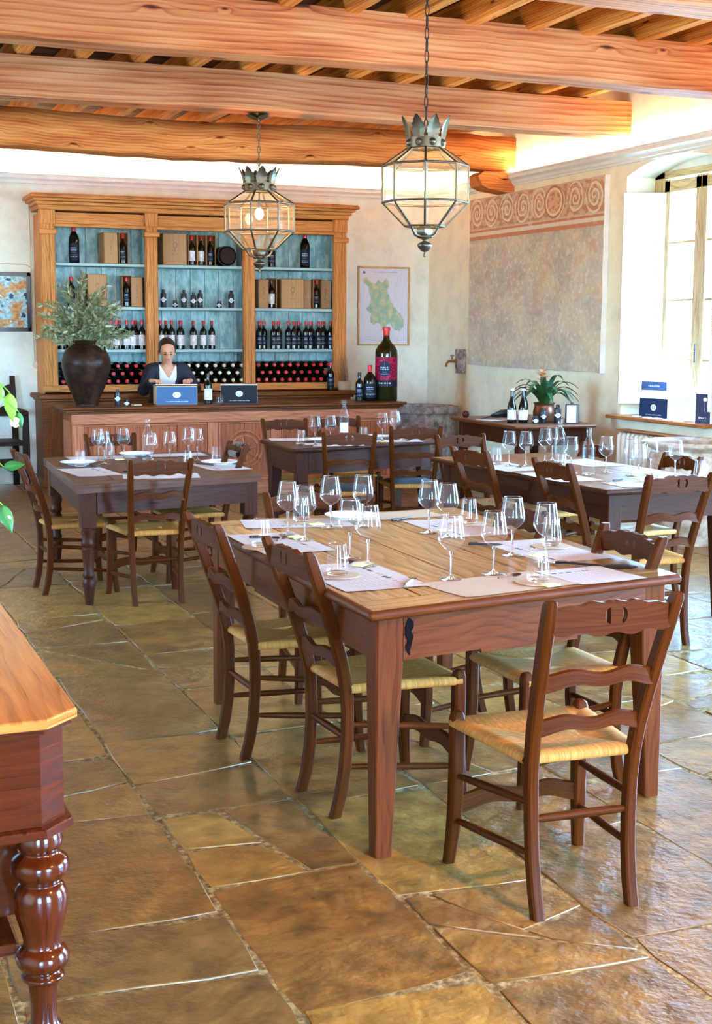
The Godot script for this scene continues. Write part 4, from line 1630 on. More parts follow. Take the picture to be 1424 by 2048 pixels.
func build_chairs() -> void:
	var G := "rush-seated ladder-back chairs"
	var c0 := make_chair("walnut ladder-back chair with golden rush seat, nearest to us at the near table's end")
	var list := [
		[1.975, -3.345, -0.05, 1.012, ""],
		[1.785, -4.24, -PI / 2 + 0.05, 1.0, "ladder-back chair at the near table's left side, the one closer to its front corner"],
		[1.69, -4.93, -PI / 2 + 0.03, 1.0, "ladder-back chair at the near table's long left side, the one farther from the front corner"],
		[2.44, -4.15, PI / 2, 0.99, "ladder-back chair half under the near table's window side, its pierced crest showing past the pen"],
		[2.42, -4.9, PI / 2, 0.98, "ladder-back chair at the near table's window side, mostly hidden behind the wine glasses"],
		[2.14, -5.66, PI, 0.95, "ladder-back chair at the near table's far end, one glossy post showing left of the glasses"],
		[3.99, -7.3, -PI / 2 + 0.1, 1.0, "ladder-back chair on the aisle side of the long window table, farther of the two there"],
		[4.085, -6.46, -PI / 2, 1.0, "ladder-back chair on the aisle side of the long window table, nearer of the two there"],
		[4.03, -5.97, 0.0, 1.0, "ladder-back chair with its back to us at the near end of the long window table"],
		[4.66, -6.95, PI / 2, 0.95, "ladder-back chair with carved crest on the radiator side of the long window table, nearer one"],
		[4.64, -7.88, PI / 2, 0.94, "ladder-back chair on the radiator side of the long window table, only its crest end showing"],
		[4.28, -8.32, PI, 0.97, "ladder-back chair facing us at the long window table's far end, below the side table"],
		[1.5, -8.42, -PI / 2 + 0.05, 0.955, "ladder-back chair standing at the left end of the dark turned-leg table"],
		[1.885, -7.96, 0.0, 0.955, "ladder-back chair with its back to us in front of the dark turned-leg table"],
		[2.33, -8.6, PI / 2, 0.955, "ladder-back chair at the dark turned-leg table's right end, a bag on its back"],
		[2.04, -9.5, PI, 0.945, "ladder-back chair behind the dark turned-leg table, facing us beside the counter panel"],
		[3.66, -9.25, -0.3, 0.98, "ladder-back chair with grey seat pad before the counter-side table, left one of its near pair"],
		[4.29, -9.5, -0.3, 0.99, "ladder-back chair with grey seat pad before the counter-side table, right one of its near pair"],
		[3.62, -10.3, PI - 0.1, 0.97, "ladder-back chair between the counter and the small dark table, left one of the pair"],
		[4.15, -10.45, PI - 0.1, 0.97, "ladder-back chair between the counter and the small dark table, right one of the pair"]]
	for i in list.size():
		var d: Array = list[i]
		if i == 0:
			c0.position = Vector3(d[0], 0, d[1])
			c0.rotation.y = d[2]
			c0.scale = Vector3.ONE * d[3]
		else:
			copy(c0, d[4], Vector3(d[0], 0, d[1]), d[2], G, d[3])
	# pads and a bag
	for d in [[3.66, -9.25, -0.3, "flat grey seat pad on the left chair before the counter-side table"], [4.29, -9.5, -0.3, "flat grey seat pad on the right chair before the counter-side table"]]:
		var m := MB.new()
		m.sheet(10, 10, func(u: float, v: float) -> Vector3:
			var e := pow(2 * u - 1, 6.0) + pow(2 * v - 1, 6.0)
			return Vector3((u - 0.5) * (0.36 - 0.06 * v), 0.452 + 0.02 * (1.0 - minf(e, 1.0)), (v - 0.6) * 0.34), 0.012)
		solo("seat_pad", d[3], "cushion", m, M.seat_pad, Vector3(d[0], 0.002, d[1]), d[2], "grey seat pads")
	var m := MB.new()
	m.sheet(12, 12, func(u: float, v: float) -> Vector3:
		var a := v * PI * 1.7 - 0.4
		return Vector3((u - 0.5) * 0.2 + 0.01 * sin(v * 9.0), 0.06 * cos(a) - 0.1 * absf(v - 0.5), 0.035 * sin(a) + 0.012 * sin(u * 14.0 + v * 5.0)), 0.006)
	solo("bag", "small greyish cloth bag hung over the chair back right of the dark turned-leg table", "bag", m, M.bag_cloth, Vector3(2.64, 0.85, -8.6), PI / 2)

# ---------------------------------------------------------------- cabinet and counter
func build_cabinet() -> void:
	var o := thing("bottle_cabinet", "tall honey-coloured wooden shelf cabinet with teal back boards behind the counter", "cabinet", Vector3(3.93, 0, ZW))
	# local: x from the middle, z from the wall outwards
	var W: Material = M.cabinet_wood
	var x0 := -1.68
	var x1 := 1.6
	var zf := 0.36
	# posts: outer edges and inner edges measured along the front
	var posts := [[-1.68, -1.53], [-0.615, -0.485], [0.435, 0.565], [1.462, 1.605]]
	for p in posts:
		var m := mb()
		var c: float = (p[0] + p[1]) * 0.5
		var w: float = p[1] - p[0]
		m.box(Vector3(c, 1.82, zf + 0.02), Vector3(w, 1.72, 0.06), 0.006)
		m.box(Vector3(c - w * 0.27, 1.82, zf + 0.054), Vector3(w * 0.3, 1.66, 0.02), 0.006)
		m.box(Vector3(c + w * 0.27, 1.82, zf + 0.054), Vector3(w * 0.3, 1.66, 0.02), 0.006)
		m.box(Vector3(c, 2.56, zf + 0.04), Vector3(w + 0.03, 0.05, 0.1), 0.008)
		m.box(Vector3(c, 1.0, zf + 0.04), Vector3(w + 0.02, 0.06, 0.08), 0.008)
		m.box(Vector3(c, 2.74, zf + 0.03), Vector3(w + 0.01, 0.2, 0.08), 0.006)
		part("pilaster", m, W, o)
	for p in [x0 + 0.03, -0.55, 0.5, x1 - 0.03]:
		part("divider", bx(Vector3(p, 1.82, zf * 0.5), Vector3(0.05, 1.72, zf - 0.02), 0.003), M.teal_paint if absf(p) < 1.0 else W, o)
	# inner faces of the outer sides are painted
	for s in [[x0 + 0.058, 1], [x1 - 0.058, -1]]:
		part("side_lining", bx(Vector3(s[0], 1.82, zf * 0.5), Vector3(0.006, 1.7, zf - 0.03), 0.001), M.teal_paint, o)
	# back boards
	var n := 20
	for i in n:
		var xa := lerpf(x0 + 0.05, x1 - 0.05, float(i) / n)
		var xb := lerpf(x0 + 0.05, x1 - 0.05, float(i + 1) / n)
		part("back_board", bx(Vector3((xa + xb) * 0.5, 1.82, 0.015), Vector3(xb - xa - 0.003, 1.74, 0.018), 0.003), M.teal_paint, o)
	for bay in [[-1.62, -0.575], [-0.525, 0.475], [0.525, 1.54]]:
		for y in [2.262, 1.826, 1.39]:
			part("shelf", bx(Vector3((bay[0] + bay[1]) * 0.5, y - 0.014, zf * 0.5 - 0.005), Vector3(bay[1] - bay[0], 0.028, zf - 0.03), 0.003), M.teal_shelf, o)
		part("shelf", bx(Vector3((bay[0] + bay[1]) * 0.5, 1.0, zf * 0.5), Vector3(bay[1] - bay[0], 0.04, zf), 0.003), W, o)
		var m := mb()
		m.box(Vector3((bay[0] + bay[1]) * 0.5, 2.7, zf + 0.005), Vector3(bay[1] - bay[0] - 0.06, 0.12, 0.04), 0.006)
		m.box(Vector3((bay[0] + bay[1]) * 0.5, 2.63, zf + 0.02), Vector3(bay[1] - bay[0] - 0.06, 0.035, 0.06), 0.008)
		part("frieze", m, W, o)
		part("bottom_rail", bx(Vector3((bay[0] + bay[1]) * 0.5, 0.995, zf + 0.01), Vector3(bay[1] - bay[0] - 0.06, 0.075, 0.04), 0.006), W, o)
	# cornice
	var m := mb()
	for l in [[2.8, 0.03, 0.05], [2.84, 0.06, 0.035], [2.872, 0.1, 0.03], [2.9, 0.14, 0.03], [2.92, 0.125, 0.016]]:
		m.box(Vector3((x0 + x1) * 0.5, l[0], (zf + 0.05 + l[1]) * 0.5), Vector3(x1 - x0 + l[1] * 1.5, l[2], zf + 0.05 + l[1]), 0.008)
	part("cornice", m, W, o)
	part("top_panel", bx(Vector3((x0 + x1) * 0.5, 2.68, zf * 0.5), Vector3(x1 - x0 - 0.06, 0.03, zf - 0.02), 0.002), W, o)
	for s in [x0 + 0.012, x1 - 0.012]:
		part("side_panel", bx(Vector3(s, 1.8, zf * 0.5), Vector3(0.02, 1.9, zf), 0.003), W, o)
	# base cupboard
	m = mb()
	m.box(Vector3((x0 + x1) * 0.5, 0.92, 0.28), Vector3(x1 - x0 + 0.16, 0.05, 0.56), 0.012)
	m.box(Vector3((x0 + x1) * 0.5, 0.885, 0.27), Vector3(x1 - x0 + 0.1, 0.025, 0.54), 0.008)
	part("base_top", m, M.cabinet_dark, o)
	part("base_body", bx(Vector3((x0 + x1) * 0.5, 0.46, 0.25), Vector3(x1 - x0 + 0.06, 0.84, 0.48), 0.006), M.cabinet_dark, o)
	part("plinth", bx(Vector3((x0 + x1) * 0.5, 0.05, 0.26), Vector3(x1 - x0 + 0.1, 0.1, 0.51), 0.006), M.cabinet_dark, o)
	for i in 6:
		var c := lerpf(x0, x1, (i + 0.5) / 6.0)
		m = mb()
		m.box(Vector3(c, 0.48, 0.495), Vector3(0.47, 0.66, 0.02), 0.005)
		m.box(Vector3(c, 0.48, 0.507), Vector3(0.34, 0.52, 0.014), 0.006)
		var d := part("door", m, M.cabinet_dark, o)
		m = MB.new()
		m.ball(Vector3(c + (0.2 if i % 2 == 0 else -0.2), 0.5, 0.52), Vector3(0.014, 0.014, 0.014), 6)
		part("knob", m, M.brass_old, d)

func build_counter() -> void:
	# front face at z = -12.72, top at 0.88
	var o := thing("bar_counter", "long panelled wooden counter with a moulded top, carved medallion on its front", "counter", Vector3(3.92, 0, -12.97))
	var xl := -1.62
	var xr := 1.66
	var zf := 0.25
	part("body", bx(Vector3((xl + xr) * 0.5, 0.43, 0.0), Vector3(xr - xl, 0.8, 0.46), 0.004), M.counter_panel, o)
	var m := mb()
	m.box(Vector3((xl + xr) * 0.5, 0.866, 0.0), Vector3(xr - xl + 0.2, 0.028, 0.62), 0.01)
	part("countertop", m, M.counter_top, o)
	m = mb()
	m.box(Vector3((xl + xr) * 0.5, 0.842, 0.0), Vector3(xr - xl + 0.14, 0.022, 0.57), 0.009)
	m.box(Vector3((xl + xr) * 0.5, 0.822, 0.0), Vector3(xr - xl + 0.08, 0.02, 0.53), 0.006)
	part("top_moulding", m, M.counter_top, o)
	# frame of the front: top rail, bottom rail, stiles
	part("rail", bx(Vector3((xl + xr) * 0.5, 0.765, zf - 0.01), Vector3(xr - xl + 0.02, 0.1, 0.03), 0.004), M.counter_wood, o)
	part("rail", bx(Vector3((xl + xr) * 0.5, 0.07, zf - 0.005), Vector3(xr - xl + 0.04, 0.14, 0.045), 0.006), M.counter_wood, o)
	var stiles := [xl + 0.05, -0.27, 0.37, xr - 0.05]
	for s in stiles:
		part("stile", bx(Vector3(s, 0.425, zf - 0.011), Vector3(0.11, 0.58, 0.028), 0.004), M.counter_wood, o)
	for k in 3:
		var a: float = stiles[k] + 0.055
		var b: float = stiles[k + 1] - 0.055
		var cnt := 4 if k == 0 else (2 if k == 1 else 4)
		for i in cnt:
			var xa := lerpf(a, b, float(i) / cnt)
			var xb := lerpf(a, b, float(i + 1) / cnt)
			part("panel", bx(Vector3((xa + xb) * 0.5, 0.425, zf - 0.02), Vector3(xb - xa - 0.004, 0.57, 0.016), 0.005), M.counter_panel, o)
		m = mb()
		for e in [[a + 0.012, 0.425, 0.016, 0.56], [b - 0.012, 0.425, 0.016, 0.56]]:
			m.box(Vector3(e[0], e[1], zf - 0.008), Vector3(e[2], e[3], 0.016), 0.006)
		for y in [0.148, 0.702]:
			m.box(Vector3((a + b) * 0.5, y, zf - 0.008), Vector3(b - a, 0.016, 0.016), 0.006)
		part("panel_moulding", m, M.counter_wood, o)
	# carved medallion: ring with a raised cross-like sprig
	m = mb()
	m.xf = Transform3D(Basis(Vector3(1, 0, 0), PI / 2), Vector3(0.05, 0.44, zf - 0.008))
	m.lathe(pv([0.17, 0.0, 0.17, 0.008, 0.178, 0.014, 0.186, 0.008, 0.19, 0.0]), 40, 60.0)
	m.lathe(pv([0.13, 0.0, 0.13, 0.006, 0.137, 0.01, 0.144, 0.006, 0.147, 0.0]), 36, 60.0)
	m.xf = Transform3D()
	for a in 8:
		var an := TAU * a / 8.0 + 0.2
		var d := Vector3(cos(an), sin(an), 0)
		m.tube([Vector3(0.05, 0.44, zf - 0.01) + d * 0.02, Vector3(0.05, 0.44, zf - 0.004) + d * 0.07, Vector3(0.05, 0.44, zf - 0.01) + d * 0.12], [0.006, 0.014, 0.004], 6)
	part("medallion", m, M.counter_wood, o)
	for s in [xl - 0.004, xr + 0.004]:
		part("end_panel", bx(Vector3(s, 0.44, 0.0), Vector3(0.02, 0.62, 0.34), 0.006), M.counter_wood, o)


# ---------------------------------------------------------------- lanterns
func lantern(label: String, at: Vector3, width: float, hgt: float, ceil_y: float, turn: float, canopy: bool, metal: Material, power := 1.0, tone := Color(1.0, 0.8, 0.54)) -> void:
	# at: the lowest point; an octagonal glass cage under a crown of leaves
	var o := thing("pendant_lantern", label, "lantern", at, turn, "")
	var R := width * 0.5 / cos(PI / 8)
	var y := func(t: float) -> float: return t * hgt
	# heights as shares of the whole: finial 0-.15, glass .155-.72, crown .72-1
	var rings := [[0.225, R * 0.46], [0.395, R], [0.655, R], [0.775, R * 0.44]]
	var P := []
	for rg in rings:
		var row := []
		for k in 8:
			var a := TAU * (k + 0.5) / 8.0
			row.append(Vector3(sin(a) * rg[1], y.call(rg[0]), cos(a) * rg[1]))
		P.append(row)
	var br := width * 0.016
	for k in 8:
		var k2 := (k + 1) % 8
		for i in 3:
			var g := MB.new()
			var nn: Vector3 = (P[i + 1][k] - P[i][k2]).cross(P[i + 1][k2] - P[i][k]).normalized()
			if nn.dot(P[i][k]) < 0.0:
				nn = -nn
			g.flat(P[i][k], P[i][k2], P[i + 1][k2], P[i + 1][k], nn)
			part("pane", g, M.lantern_glass, o)
			var m := MB.new()
			m.tube([P[i][k], P[i + 1][k]], [br], 6)
			part("bar", m, metal, o)
		for i in 4:
			var m := MB.new()
			m.tube([P[i][k], P[i][k2]], [br * (1.0 if i != 3 else 0.8)], 6)
			part("bar", m, metal, o)
	# crown: band with round bosses, then leaves bending outwards
	var m := MB.new()
	var rc := R * 0.44
	m.lathe(pv([rc * 0.98, y.call(0.775), rc * 1.02, y.call(0.78), rc * 1.02, y.call(0.855), rc * 0.96, y.call(0.86), rc * 0.94, y.call(0.855), rc * 0.94, y.call(0.78)]), 8, 10.0, PI / 8, TAU + PI / 8)
	part("crown_band", m, metal, o)
	for k in 8:
		var a := TAU * k / 8.0
		var d := Vector3(sin(a), 0, cos(a))
		m = MB.new()
		m.ball(d * rc * 0.94 + Vector3(0, y.call(0.815), 0), Vector3(rc * 0.2, rc * 0.2, rc * 0.2), 6)
		part("boss", m, metal, o)
		m = MB.new()
		var side := Vector3(cos(a), 0, -sin(a))
		m.sheet(22, 6, func(u: float, v: float) -> Vector3:
			var s := (v - 0.5) * 2.0
			var w := rc * 0.42 * pow(sin(PI * clampf(u * 0.72 + 0.27, 0, 1)), 0.8) * (1.0 - 0.2 * absf(sin(u * 16.0)))
			return d * (rc * 0.95 + hgt * 0.05 * u * u + hgt * 0.008 * absf(s)) + side * s * w + Vector3(0, y.call(0.85 + 0.15 * u), 0), 0.002)
		part("crown_leaf", m, metal, o)
	# bottom: leaf cup, arms and turned finial
	m = MB.new()
	var fr := width * 0.1
	m.lathe(smooth_profile(pv([0.0, 0.0, fr * 0.14, y.call(0.008), fr * 0.16, y.call(0.025), fr * 0.08, y.call(0.038), fr * 0.5, y.call(0.05), fr * 0.92, y.call(0.082), fr * 0.85, y.call(0.1), fr * 0.3, y.call(0.118), fr * 0.35, y.call(0.13), fr * 0.95, y.call(0.142), fr, y.call(0.152), fr * 0.6, y.call(0.157)]), 3), 20, 50.0)
	part("finial", m, metal, o)
	for k in 4:
		var a := TAU * k / 4.0 + PI / 8
		var d := Vector3(sin(a), 0, cos(a))
		m = MB.new()
		m.tube([d * R * 0.44 + Vector3(0, y.call(0.225), 0), d * R * 0.4 + Vector3(0, y.call(0.2), 0), d * R * 0.32 + Vector3(0, y.call(0.165), 0), d * fr * 0.8 + Vector3(0, y.call(0.15), 0)], [br * 0.9], 6)
		part("arm", m, metal, o)
		m = MB.new()
		var side := Vector3(cos(a), 0, -sin(a))
		m.sheet(10, 5, func(u: float, v: float) -> Vector3:
			var s := (v - 0.5) * 2.0
			var w := fr * 0.95 * pow(sin(PI * clampf(u * 0.85 + 0.13, 0, 1)), 0.7)
			return d * (fr * 0.5 + fr * 0.22 * sin(u * PI)) + side * s * w * 0.75 + Vector3(0, y.call(0.152 + 0.085 * u), 0), 0.002)
		part("cup_leaf", m, metal, o)
	# bulb on its socket
	m = MB.new()
	m.lathe(pv([0.0, y.call(0.62), 0.014, y.call(0.62), 0.014, y.call(0.69), 0.006, y.call(0.7), 0.006, y.call(0.84)]), 12)
	part("socket", m, metal, o)
	m = MB.new()
	m.ball(Vector3(0, y.call(0.62) - 0.045, 0), Vector3(0.034, 0.046, 0.034), 8)
	part("light_bulb", m, M.bulb_glow, o)
	var l := OmniLight3D.new()
	l.name = "lantern_light"
	l.light_color = tone
	l.light_energy = BULB * power
	l.light_size = 0.03
	l.omni_range = 20.0
	l.omni_attenuation = 2.0
	l.shadow_enabled = true
	l.position = at + Vector3(0, y.call(0.62) - 0.045, 0)
	add_child(l, true)
	# suspension ring and chain
	m = MB.new()
	m.tube([Vector3(0, y.call(0.84), 0), Vector3(0, y.call(0.9), 0)], [br * 0.8], 6)
	part("hook", m, metal, o)
	var yy: float = y.call(0.9)
	var top := ceil_y - at.y - (0.05 if canopy else 0.0)
	var ln := 0.075 if not canopy else 0.06
	var i := 0
	while yy < top - 0.01:
		m = MB.new()
		var l2 := minf(ln, top - yy + 0.012)
		var pts := []
		for k in 13:
			var a := TAU * k / 12.0
			var px := 0.011 * sin(a)
			var py := (l2 * 0.5) * (1.0 - cos(a) * (1.0 - 0.15 * pow(sin(a), 2)))
			pts.append(Vector3(px if i % 2 == 0 else 0.0, yy + py, px if i % 2 == 1 else 0.0))
		m.tube(pts, [0.0035], 6, false)
		part("chain_link", m, M.iron_dark if not canopy else metal, o)
		yy += ln - 0.012
		i += 1
	if canopy:
		m = MB.new()
		m.lathe(smooth_profile(pv([0.008, top - 0.01, 0.02, top + 0.0, 0.045, top + 0.03, 0.075, top + 0.045, 0.07, top + 0.05, 0.0, top + 0.05]), 3), 16, 50.0)
		part("canopy", m, metal, o)
		for k in 4:
			var a := TAU * k / 4.0 + 0.4
			var d := Vector3(sin(a), 0, cos(a))
			var side := Vector3(cos(a), 0, -sin(a))
			m = MB.new()
			m.sheet(8, 4, func(u: float, v: float) -> Vector3:
				return d * (0.02 + 0.1 * u) + side * (v - 0.5) * 0.08 * pow(sin(PI * clampf(u * 0.85 + 0.14, 0, 1)), 0.7) + Vector3(0, top + 0.005 + 0.04 * u - 0.012 * u * u, 0), 0.002)
			part("canopy_leaf", m, metal, o)
	else:
		m = MB.new()
		m.tube([Vector3(0, top - 0.03, 0), Vector3(0, top + 0.01, 0)], [0.006], 6)
		part("ceiling_hook", m, M.iron_dark, o)

func build_lanterns() -> void:
	var f := 7.3 / 8.35
	lantern("octagonal glass lantern with leaf crown hanging on a long iron chain, nearer and higher one", Vector3(3.86 * f, 1.62 + 0.466 * f, -7.3), 0.455, 0.79, 3.57, -0.04, false, M.lantern_metal)
	lantern("octagonal glass lantern with leaf crown on a short chain, hanging before the bottle cabinet", Vector3(3.39, 2.05, -10.44), 0.515, 0.81, 3.272, -0.15, true, M.lantern_metal)
	lantern("unseen leaf-crowned glass lantern behind the camera, placed to light the near floor", Vector3(2.3, 1.95, -0.9), 0.455, 0.79, 3.57, 0.2, false, M.lantern_metal, 15.0, Color(1.0, 0.74, 0.44))  # out of view behind the camera, placed to warm near floor and chair backs

# ---------------------------------------------------------------- bottles and glasses
func bottle_profile(R: float, H: float) -> PackedVector2Array:
	return pv([0.0, 0.0, R * 0.9, 0.0, R, R * 0.15, R, H * 0.6, R * 0.96, H * 0.645, R * 0.8, H * 0.69, R * 0.52, H * 0.735, R * 0.39, H * 0.77, R * 0.36, H * 0.82, R * 0.35, H * 0.94, R * 0.4, H * 0.945, R * 0.4, H * 0.975, R * 0.36, H, 0.0, H])

func make_bottle(R: float, H: float, body: Material, cap: Material, label: Material, prof := PackedVector2Array(), lab := Vector2(0.14, 0.5), cap_from := 0.86) -> Node3D:
	var o := Node3D.new()
	var p := bottle_profile(R, H) if prof.is_empty() else prof
	var m := MB.new()
	m.lathe(p, 18, 30.0)
	part("bottle_body", m, body, o)
	if cap:
		m = MB.new()
		var r := R * 0.4 + 0.001
		m.lathe(pv([r, H * cap_from, r + 0.0004, H * 0.94, r + R * 0.05, H * 0.945, r + R * 0.05, H * 0.978, r, H + 0.001, 0.0, H + 0.002]), 14, 30.0)
		part("capsule", m, cap, o)
	if label:
		m = MB.new()
		m.arc(R + 0.0008, H * lab.x, H * lab.y, -1.25, 1.25, 12)
		part("label", m, label, o)
	return o

func put(o: Node3D, called: String, label: String, category: String, at: Vector3, turn := 0.0, group := "") -> Node3D:
	o.name = numbered(called)
	add_child(o)
	o.position = at
	o.rotation.y = turn
	return tag(o, label, category, group)

func burgundy_profile(R: float, H: float) -> PackedVector2Array:
	return pv([0.0, 0.0, R * 0.92, 0.0, R, R * 0.15, R, H * 0.42, R * 0.95, H * 0.48, R * 0.78, H * 0.57, R * 0.56, H * 0.66, R * 0.42, H * 0.73, R * 0.36, H * 0.8, R * 0.34, H * 0.95, R * 0.39, H * 0.955, R * 0.39, H * 0.98, R * 0.34, H, 0.0, H])

func make_wine_glass(h := 0.215, R := 0.046) -> Node3D:
	var o := Node3D.new()
	var m := MB.new()
	# foot
	var s := h / 0.215
	m.lathe(pv([0.0, 0.0, 0.037, 0.0, 0.0385, 0.001, 0.037, 0.0022, 0.02, 0.004, 0.008, 0.008, 0.0045, 0.014, 0.0, 0.014]), 28, 50.0)
	part("foot", m, M.solid_glass, o)
	m = MB.new()
	m.lathe(pv([0.0, 0.0135, 0.0045, 0.0135, 0.0036, 0.022, 0.0033, 0.05 * s, 0.0036, 0.08 * s, 0.0058, 0.094 * s, 0.0, 0.094 * s]), 12, 50.0)
	part("stem", m, M.solid_glass, o)
	m = MB.new()
	m.lathe(smooth_profile(pv([0.001, 0.0945 * s, 0.012, 0.098 * s, 0.03, 0.111 * s, R * 0.95, 0.129 * s, R, 0.139 * s, R * 0.97, 0.155 * s, R * 0.84, 0.19 * s, R * 0.74, 0.215 * s]), 3), 32, 60.0)
	part("bowl", m, M.clear_glass, o)
	m = MB.new()
	m.lathe(pv([R * 0.74 + 0.0006, 0.2145 * s, R * 0.74 + 0.0008, 0.2152 * s, R * 0.74 - 0.0006, 0.2158 * s, R * 0.74 - 0.0008, 0.2148 * s, R * 0.74 + 0.0006, 0.2145 * s]), 32, 60.0)
	part("rim", m, M.solid_glass, o)
	return o

func make_tumbler(h := 0.105) -> Node3D:
	var o := Node3D.new()
	var m := MB.new()
	m.lathe(smooth_profile(pv([0.0362, 0.008, 0.0392, 0.016, 0.0388, 0.03, 0.034, 0.07, 0.0295, h]), 3), 28, 60.0)
	part("wall", m, M.clear_glass, o)
	m = MB.new()
	m.lathe(smooth_profile(pv([0.0, 0.0, 0.03, 0.0, 0.0355, 0.004, 0.0362, 0.008]), 2), 28, 60.0)
	m.lathe(pv([0.0362, 0.008, 0.03, 0.011, 0.0, 0.011]), 28, 60.0)
	part("base", m, M.solid_glass, o)
	m = MB.new()
	m.lathe(pv([0.0300, h - 0.0005, 0.0302, h + 0.0004, 0.0290, h + 0.0008, 0.0288, h - 0.0002, 0.0300, h - 0.0005]), 28, 60.0)
	part("rim", m, M.solid_glass, o)
	return o

func make_water_bottle() -> Node3D:
	var o := Node3D.new()
	var m := MB.new()
	m.lathe(smooth_profile(pv([0.0, 0.004, 0.032, 0.0, 0.037, 0.008, 0.037, 0.05, 0.037, 0.14, 0.035, 0.165, 0.022, 0.2, 0.0145, 0.22, 0.0135, 0.245]), 3), 24, 60.0)
	part("bottle_body", m, M.clear_glass, o)
	m = MB.new()
	m.lathe(pv([0.0, 0.0, 0.033, 0.0, 0.0368, 0.006, 0.0365, 0.009, 0.0, 0.012]), 24, 40.0)
	part("bottle_base", m, M.solid_glass, o)
	m = MB.new()
	m.lathe(pv([0.0, 0.243, 0.0145, 0.243, 0.016, 0.247, 0.016, 0.268, 0.014, 0.272, 0.0, 0.272]), 16, 40.0)
	part("stopper", m, M.clear_glass, o)
	m = MB.new()
	m.arc(0.0374, 0.045, 0.115, -0.9, 0.9, 8)
	part("label", m, M.pen_white, o)
	return o

# ---------------------------------------------------------------- what hangs on or stands by the walls
func build_wall_things() -> void:
	# framed map
	var o := thing("framed_map", "framed regional relief map in a thin pale wooden frame right of the cabinet", "map", Vector3(6.146, 1.867, ZW + 0.004))
	var w := 0.617
	var h := 0.862
	part("sheet", quad_sheet(Vector3(0, 0, 0.012), w - 0.03, h - 0.03), M.map_print, o)
	part("backing", bx(Vector3(0, 0, 0.004), Vector3(w - 0.01, h - 0.01, 0.01), 0.001), M.white_card, o)
	for s in [-1, 1]:
		part("frame_bar", bx(Vector3(s * w * 0.5, 0, 0.012), Vector3(0.022, h + 0.022, 0.026), 0.003), M.frame_pale, o)
		part("frame_bar", bx(Vector3(0, s * h * 0.5, 0.012), Vector3(w + 0.022, 0.022, 0.026), 0.003), M.frame_pale, o)
	# dark framed picture at the left
	o = thing("framed_picture", "dark-framed picture of orange autumn branches left of the cabinet", "picture", Vector3(1.84, 1.87, ZW + 0.004))
	part("print", quad_sheet(Vector3(0, 0, 0.014), 0.66, 0.53), M.picture_print, o)
	part("backing", bx(Vector3(0, 0, 0.005), Vector3(0.68, 0.56, 0.01), 0.001), M.dark_oak, o)
	for s in [-1, 1]:
		part("frame_bar", bx(Vector3(s * 0.345, 0, 0.014), Vector3(0.04, 0.6, 0.03), 0.004), M.tin_black, o)
		part("frame_bar", bx(Vector3(0, s * 0.28, 0.014), Vector3(0.73, 0.04, 0.03), 0.004), M.tin_black, o)
	# surface cables with a round box
	var m := MB.new()
	m.tube([Vector3(2.21, 2.9, ZW + 0.008), Vector3(2.215, 2.3, ZW + 0.008), Vector3(2.222, 1.5, ZW + 0.008), Vector3(2.232, 1.27, ZW + 0.01)], [0.005], 6)
	m.tube([Vector3(2.235, 2.2, ZW + 0.008), Vector3(2.242, 1.5, ZW + 0.008), Vector3(2.248, 1.27, ZW + 0.01)], [0.005], 6)
	m.tube([Vector3(1.4, 2.26, ZW + 0.008), Vector3(2.16, 2.25, ZW + 0.008), Vector3(2.215, 2.22, ZW + 0.008)], [0.005], 6)
	solo("wall_cable", "thin beige twin cable running down the wall beside the cabinet's left edge", "cable", m, M.wire_cream)
	o = thing("junction_box", "small round pale porcelain wall box at the lower end of the cable", "switch", Vector3(2.25, 1.23, ZW))
	m = MB.new()
	m.xf = Transform3D(Basis(Vector3(1, 0, 0), PI / 2), Vector3.ZERO)
	m.lathe(pv([0.04, 0.0, 0.04, 0.014, 0.034, 0.02, 0.0, 0.022]), 20, 30.0)
	part("base", m, M.wire_cream, o)
	m = MB.new()
	m.xf = Transform3D(Basis(Vector3(1, 0, 0), PI / 2), Vector3.ZERO)
	m.lathe(pv([0.016, 0.02, 0.016, 0.034, 0.0, 0.038]), 14, 30.0)
	part("knob", m, M.porcelain, o)
	# old dark settle
	o = thing("settle", "dark carved high-backed armchair bench against the back wall at the far left", "bench", Vector3(1.5, 0, -14.08))
	var W: Material = M.dark_oak
	for s in [-1.0, 1.0]:
		m = mb()
		m.post([Vector3(s * 0.5, 0, -0.24), Vector3(s * 0.5, 0.48, -0.22), Vector3(s * 0.49, 1.12, -0.28)], [Vector2(0.03, 0.03), Vector2(0.03, 0.03), Vector2(0.025, 0.025)])
		part("rear_post", m, W, o)
		m = mb()
		m.post([Vector3(s * 0.54, 0, 0.22), Vector3(s * 0.54, 0.46, 0.22), Vector3(s * 0.54, 0.74, 0.22)], [Vector2(0.034, 0.034), Vector2(0.034, 0.034), Vector2(0.03, 0.03)])
		part("front_post", m, W, o)
		part("arm", bx(Vector3(s * 0.53, 0.765, 0.0), Vector3(0.07, 0.05, 0.58), 0.012), W, o)
	part("seat_board", bx(Vector3(0, 0.46, 0.0), Vector3(1.06, 0.04, 0.5), 0.006), W, o)
	for y in [0.95, 0.76]:
		m = mb()
		var top := PackedVector2Array()
		for i in 25:
			var t := i / 24.0
			top.append(Vector2((t - 0.5) * 0.96, y + 0.06 + 0.03 * cos(TAU * 3.0 * t)))
		top.append(Vector2(0.48, y - 0.05))
		top.append(Vector2(-0.48, y - 0.05))
		m.xf = Transform3D(Basis(), Vector3(0, 0, -0.255))
		m.extrude(top, 0.03)
		part("back_rail", m, W, o)
	m = mb()
	var ap := PackedVector2Array([Vector2(-0.52, 0.4), Vector2(0.52, 0.4)])
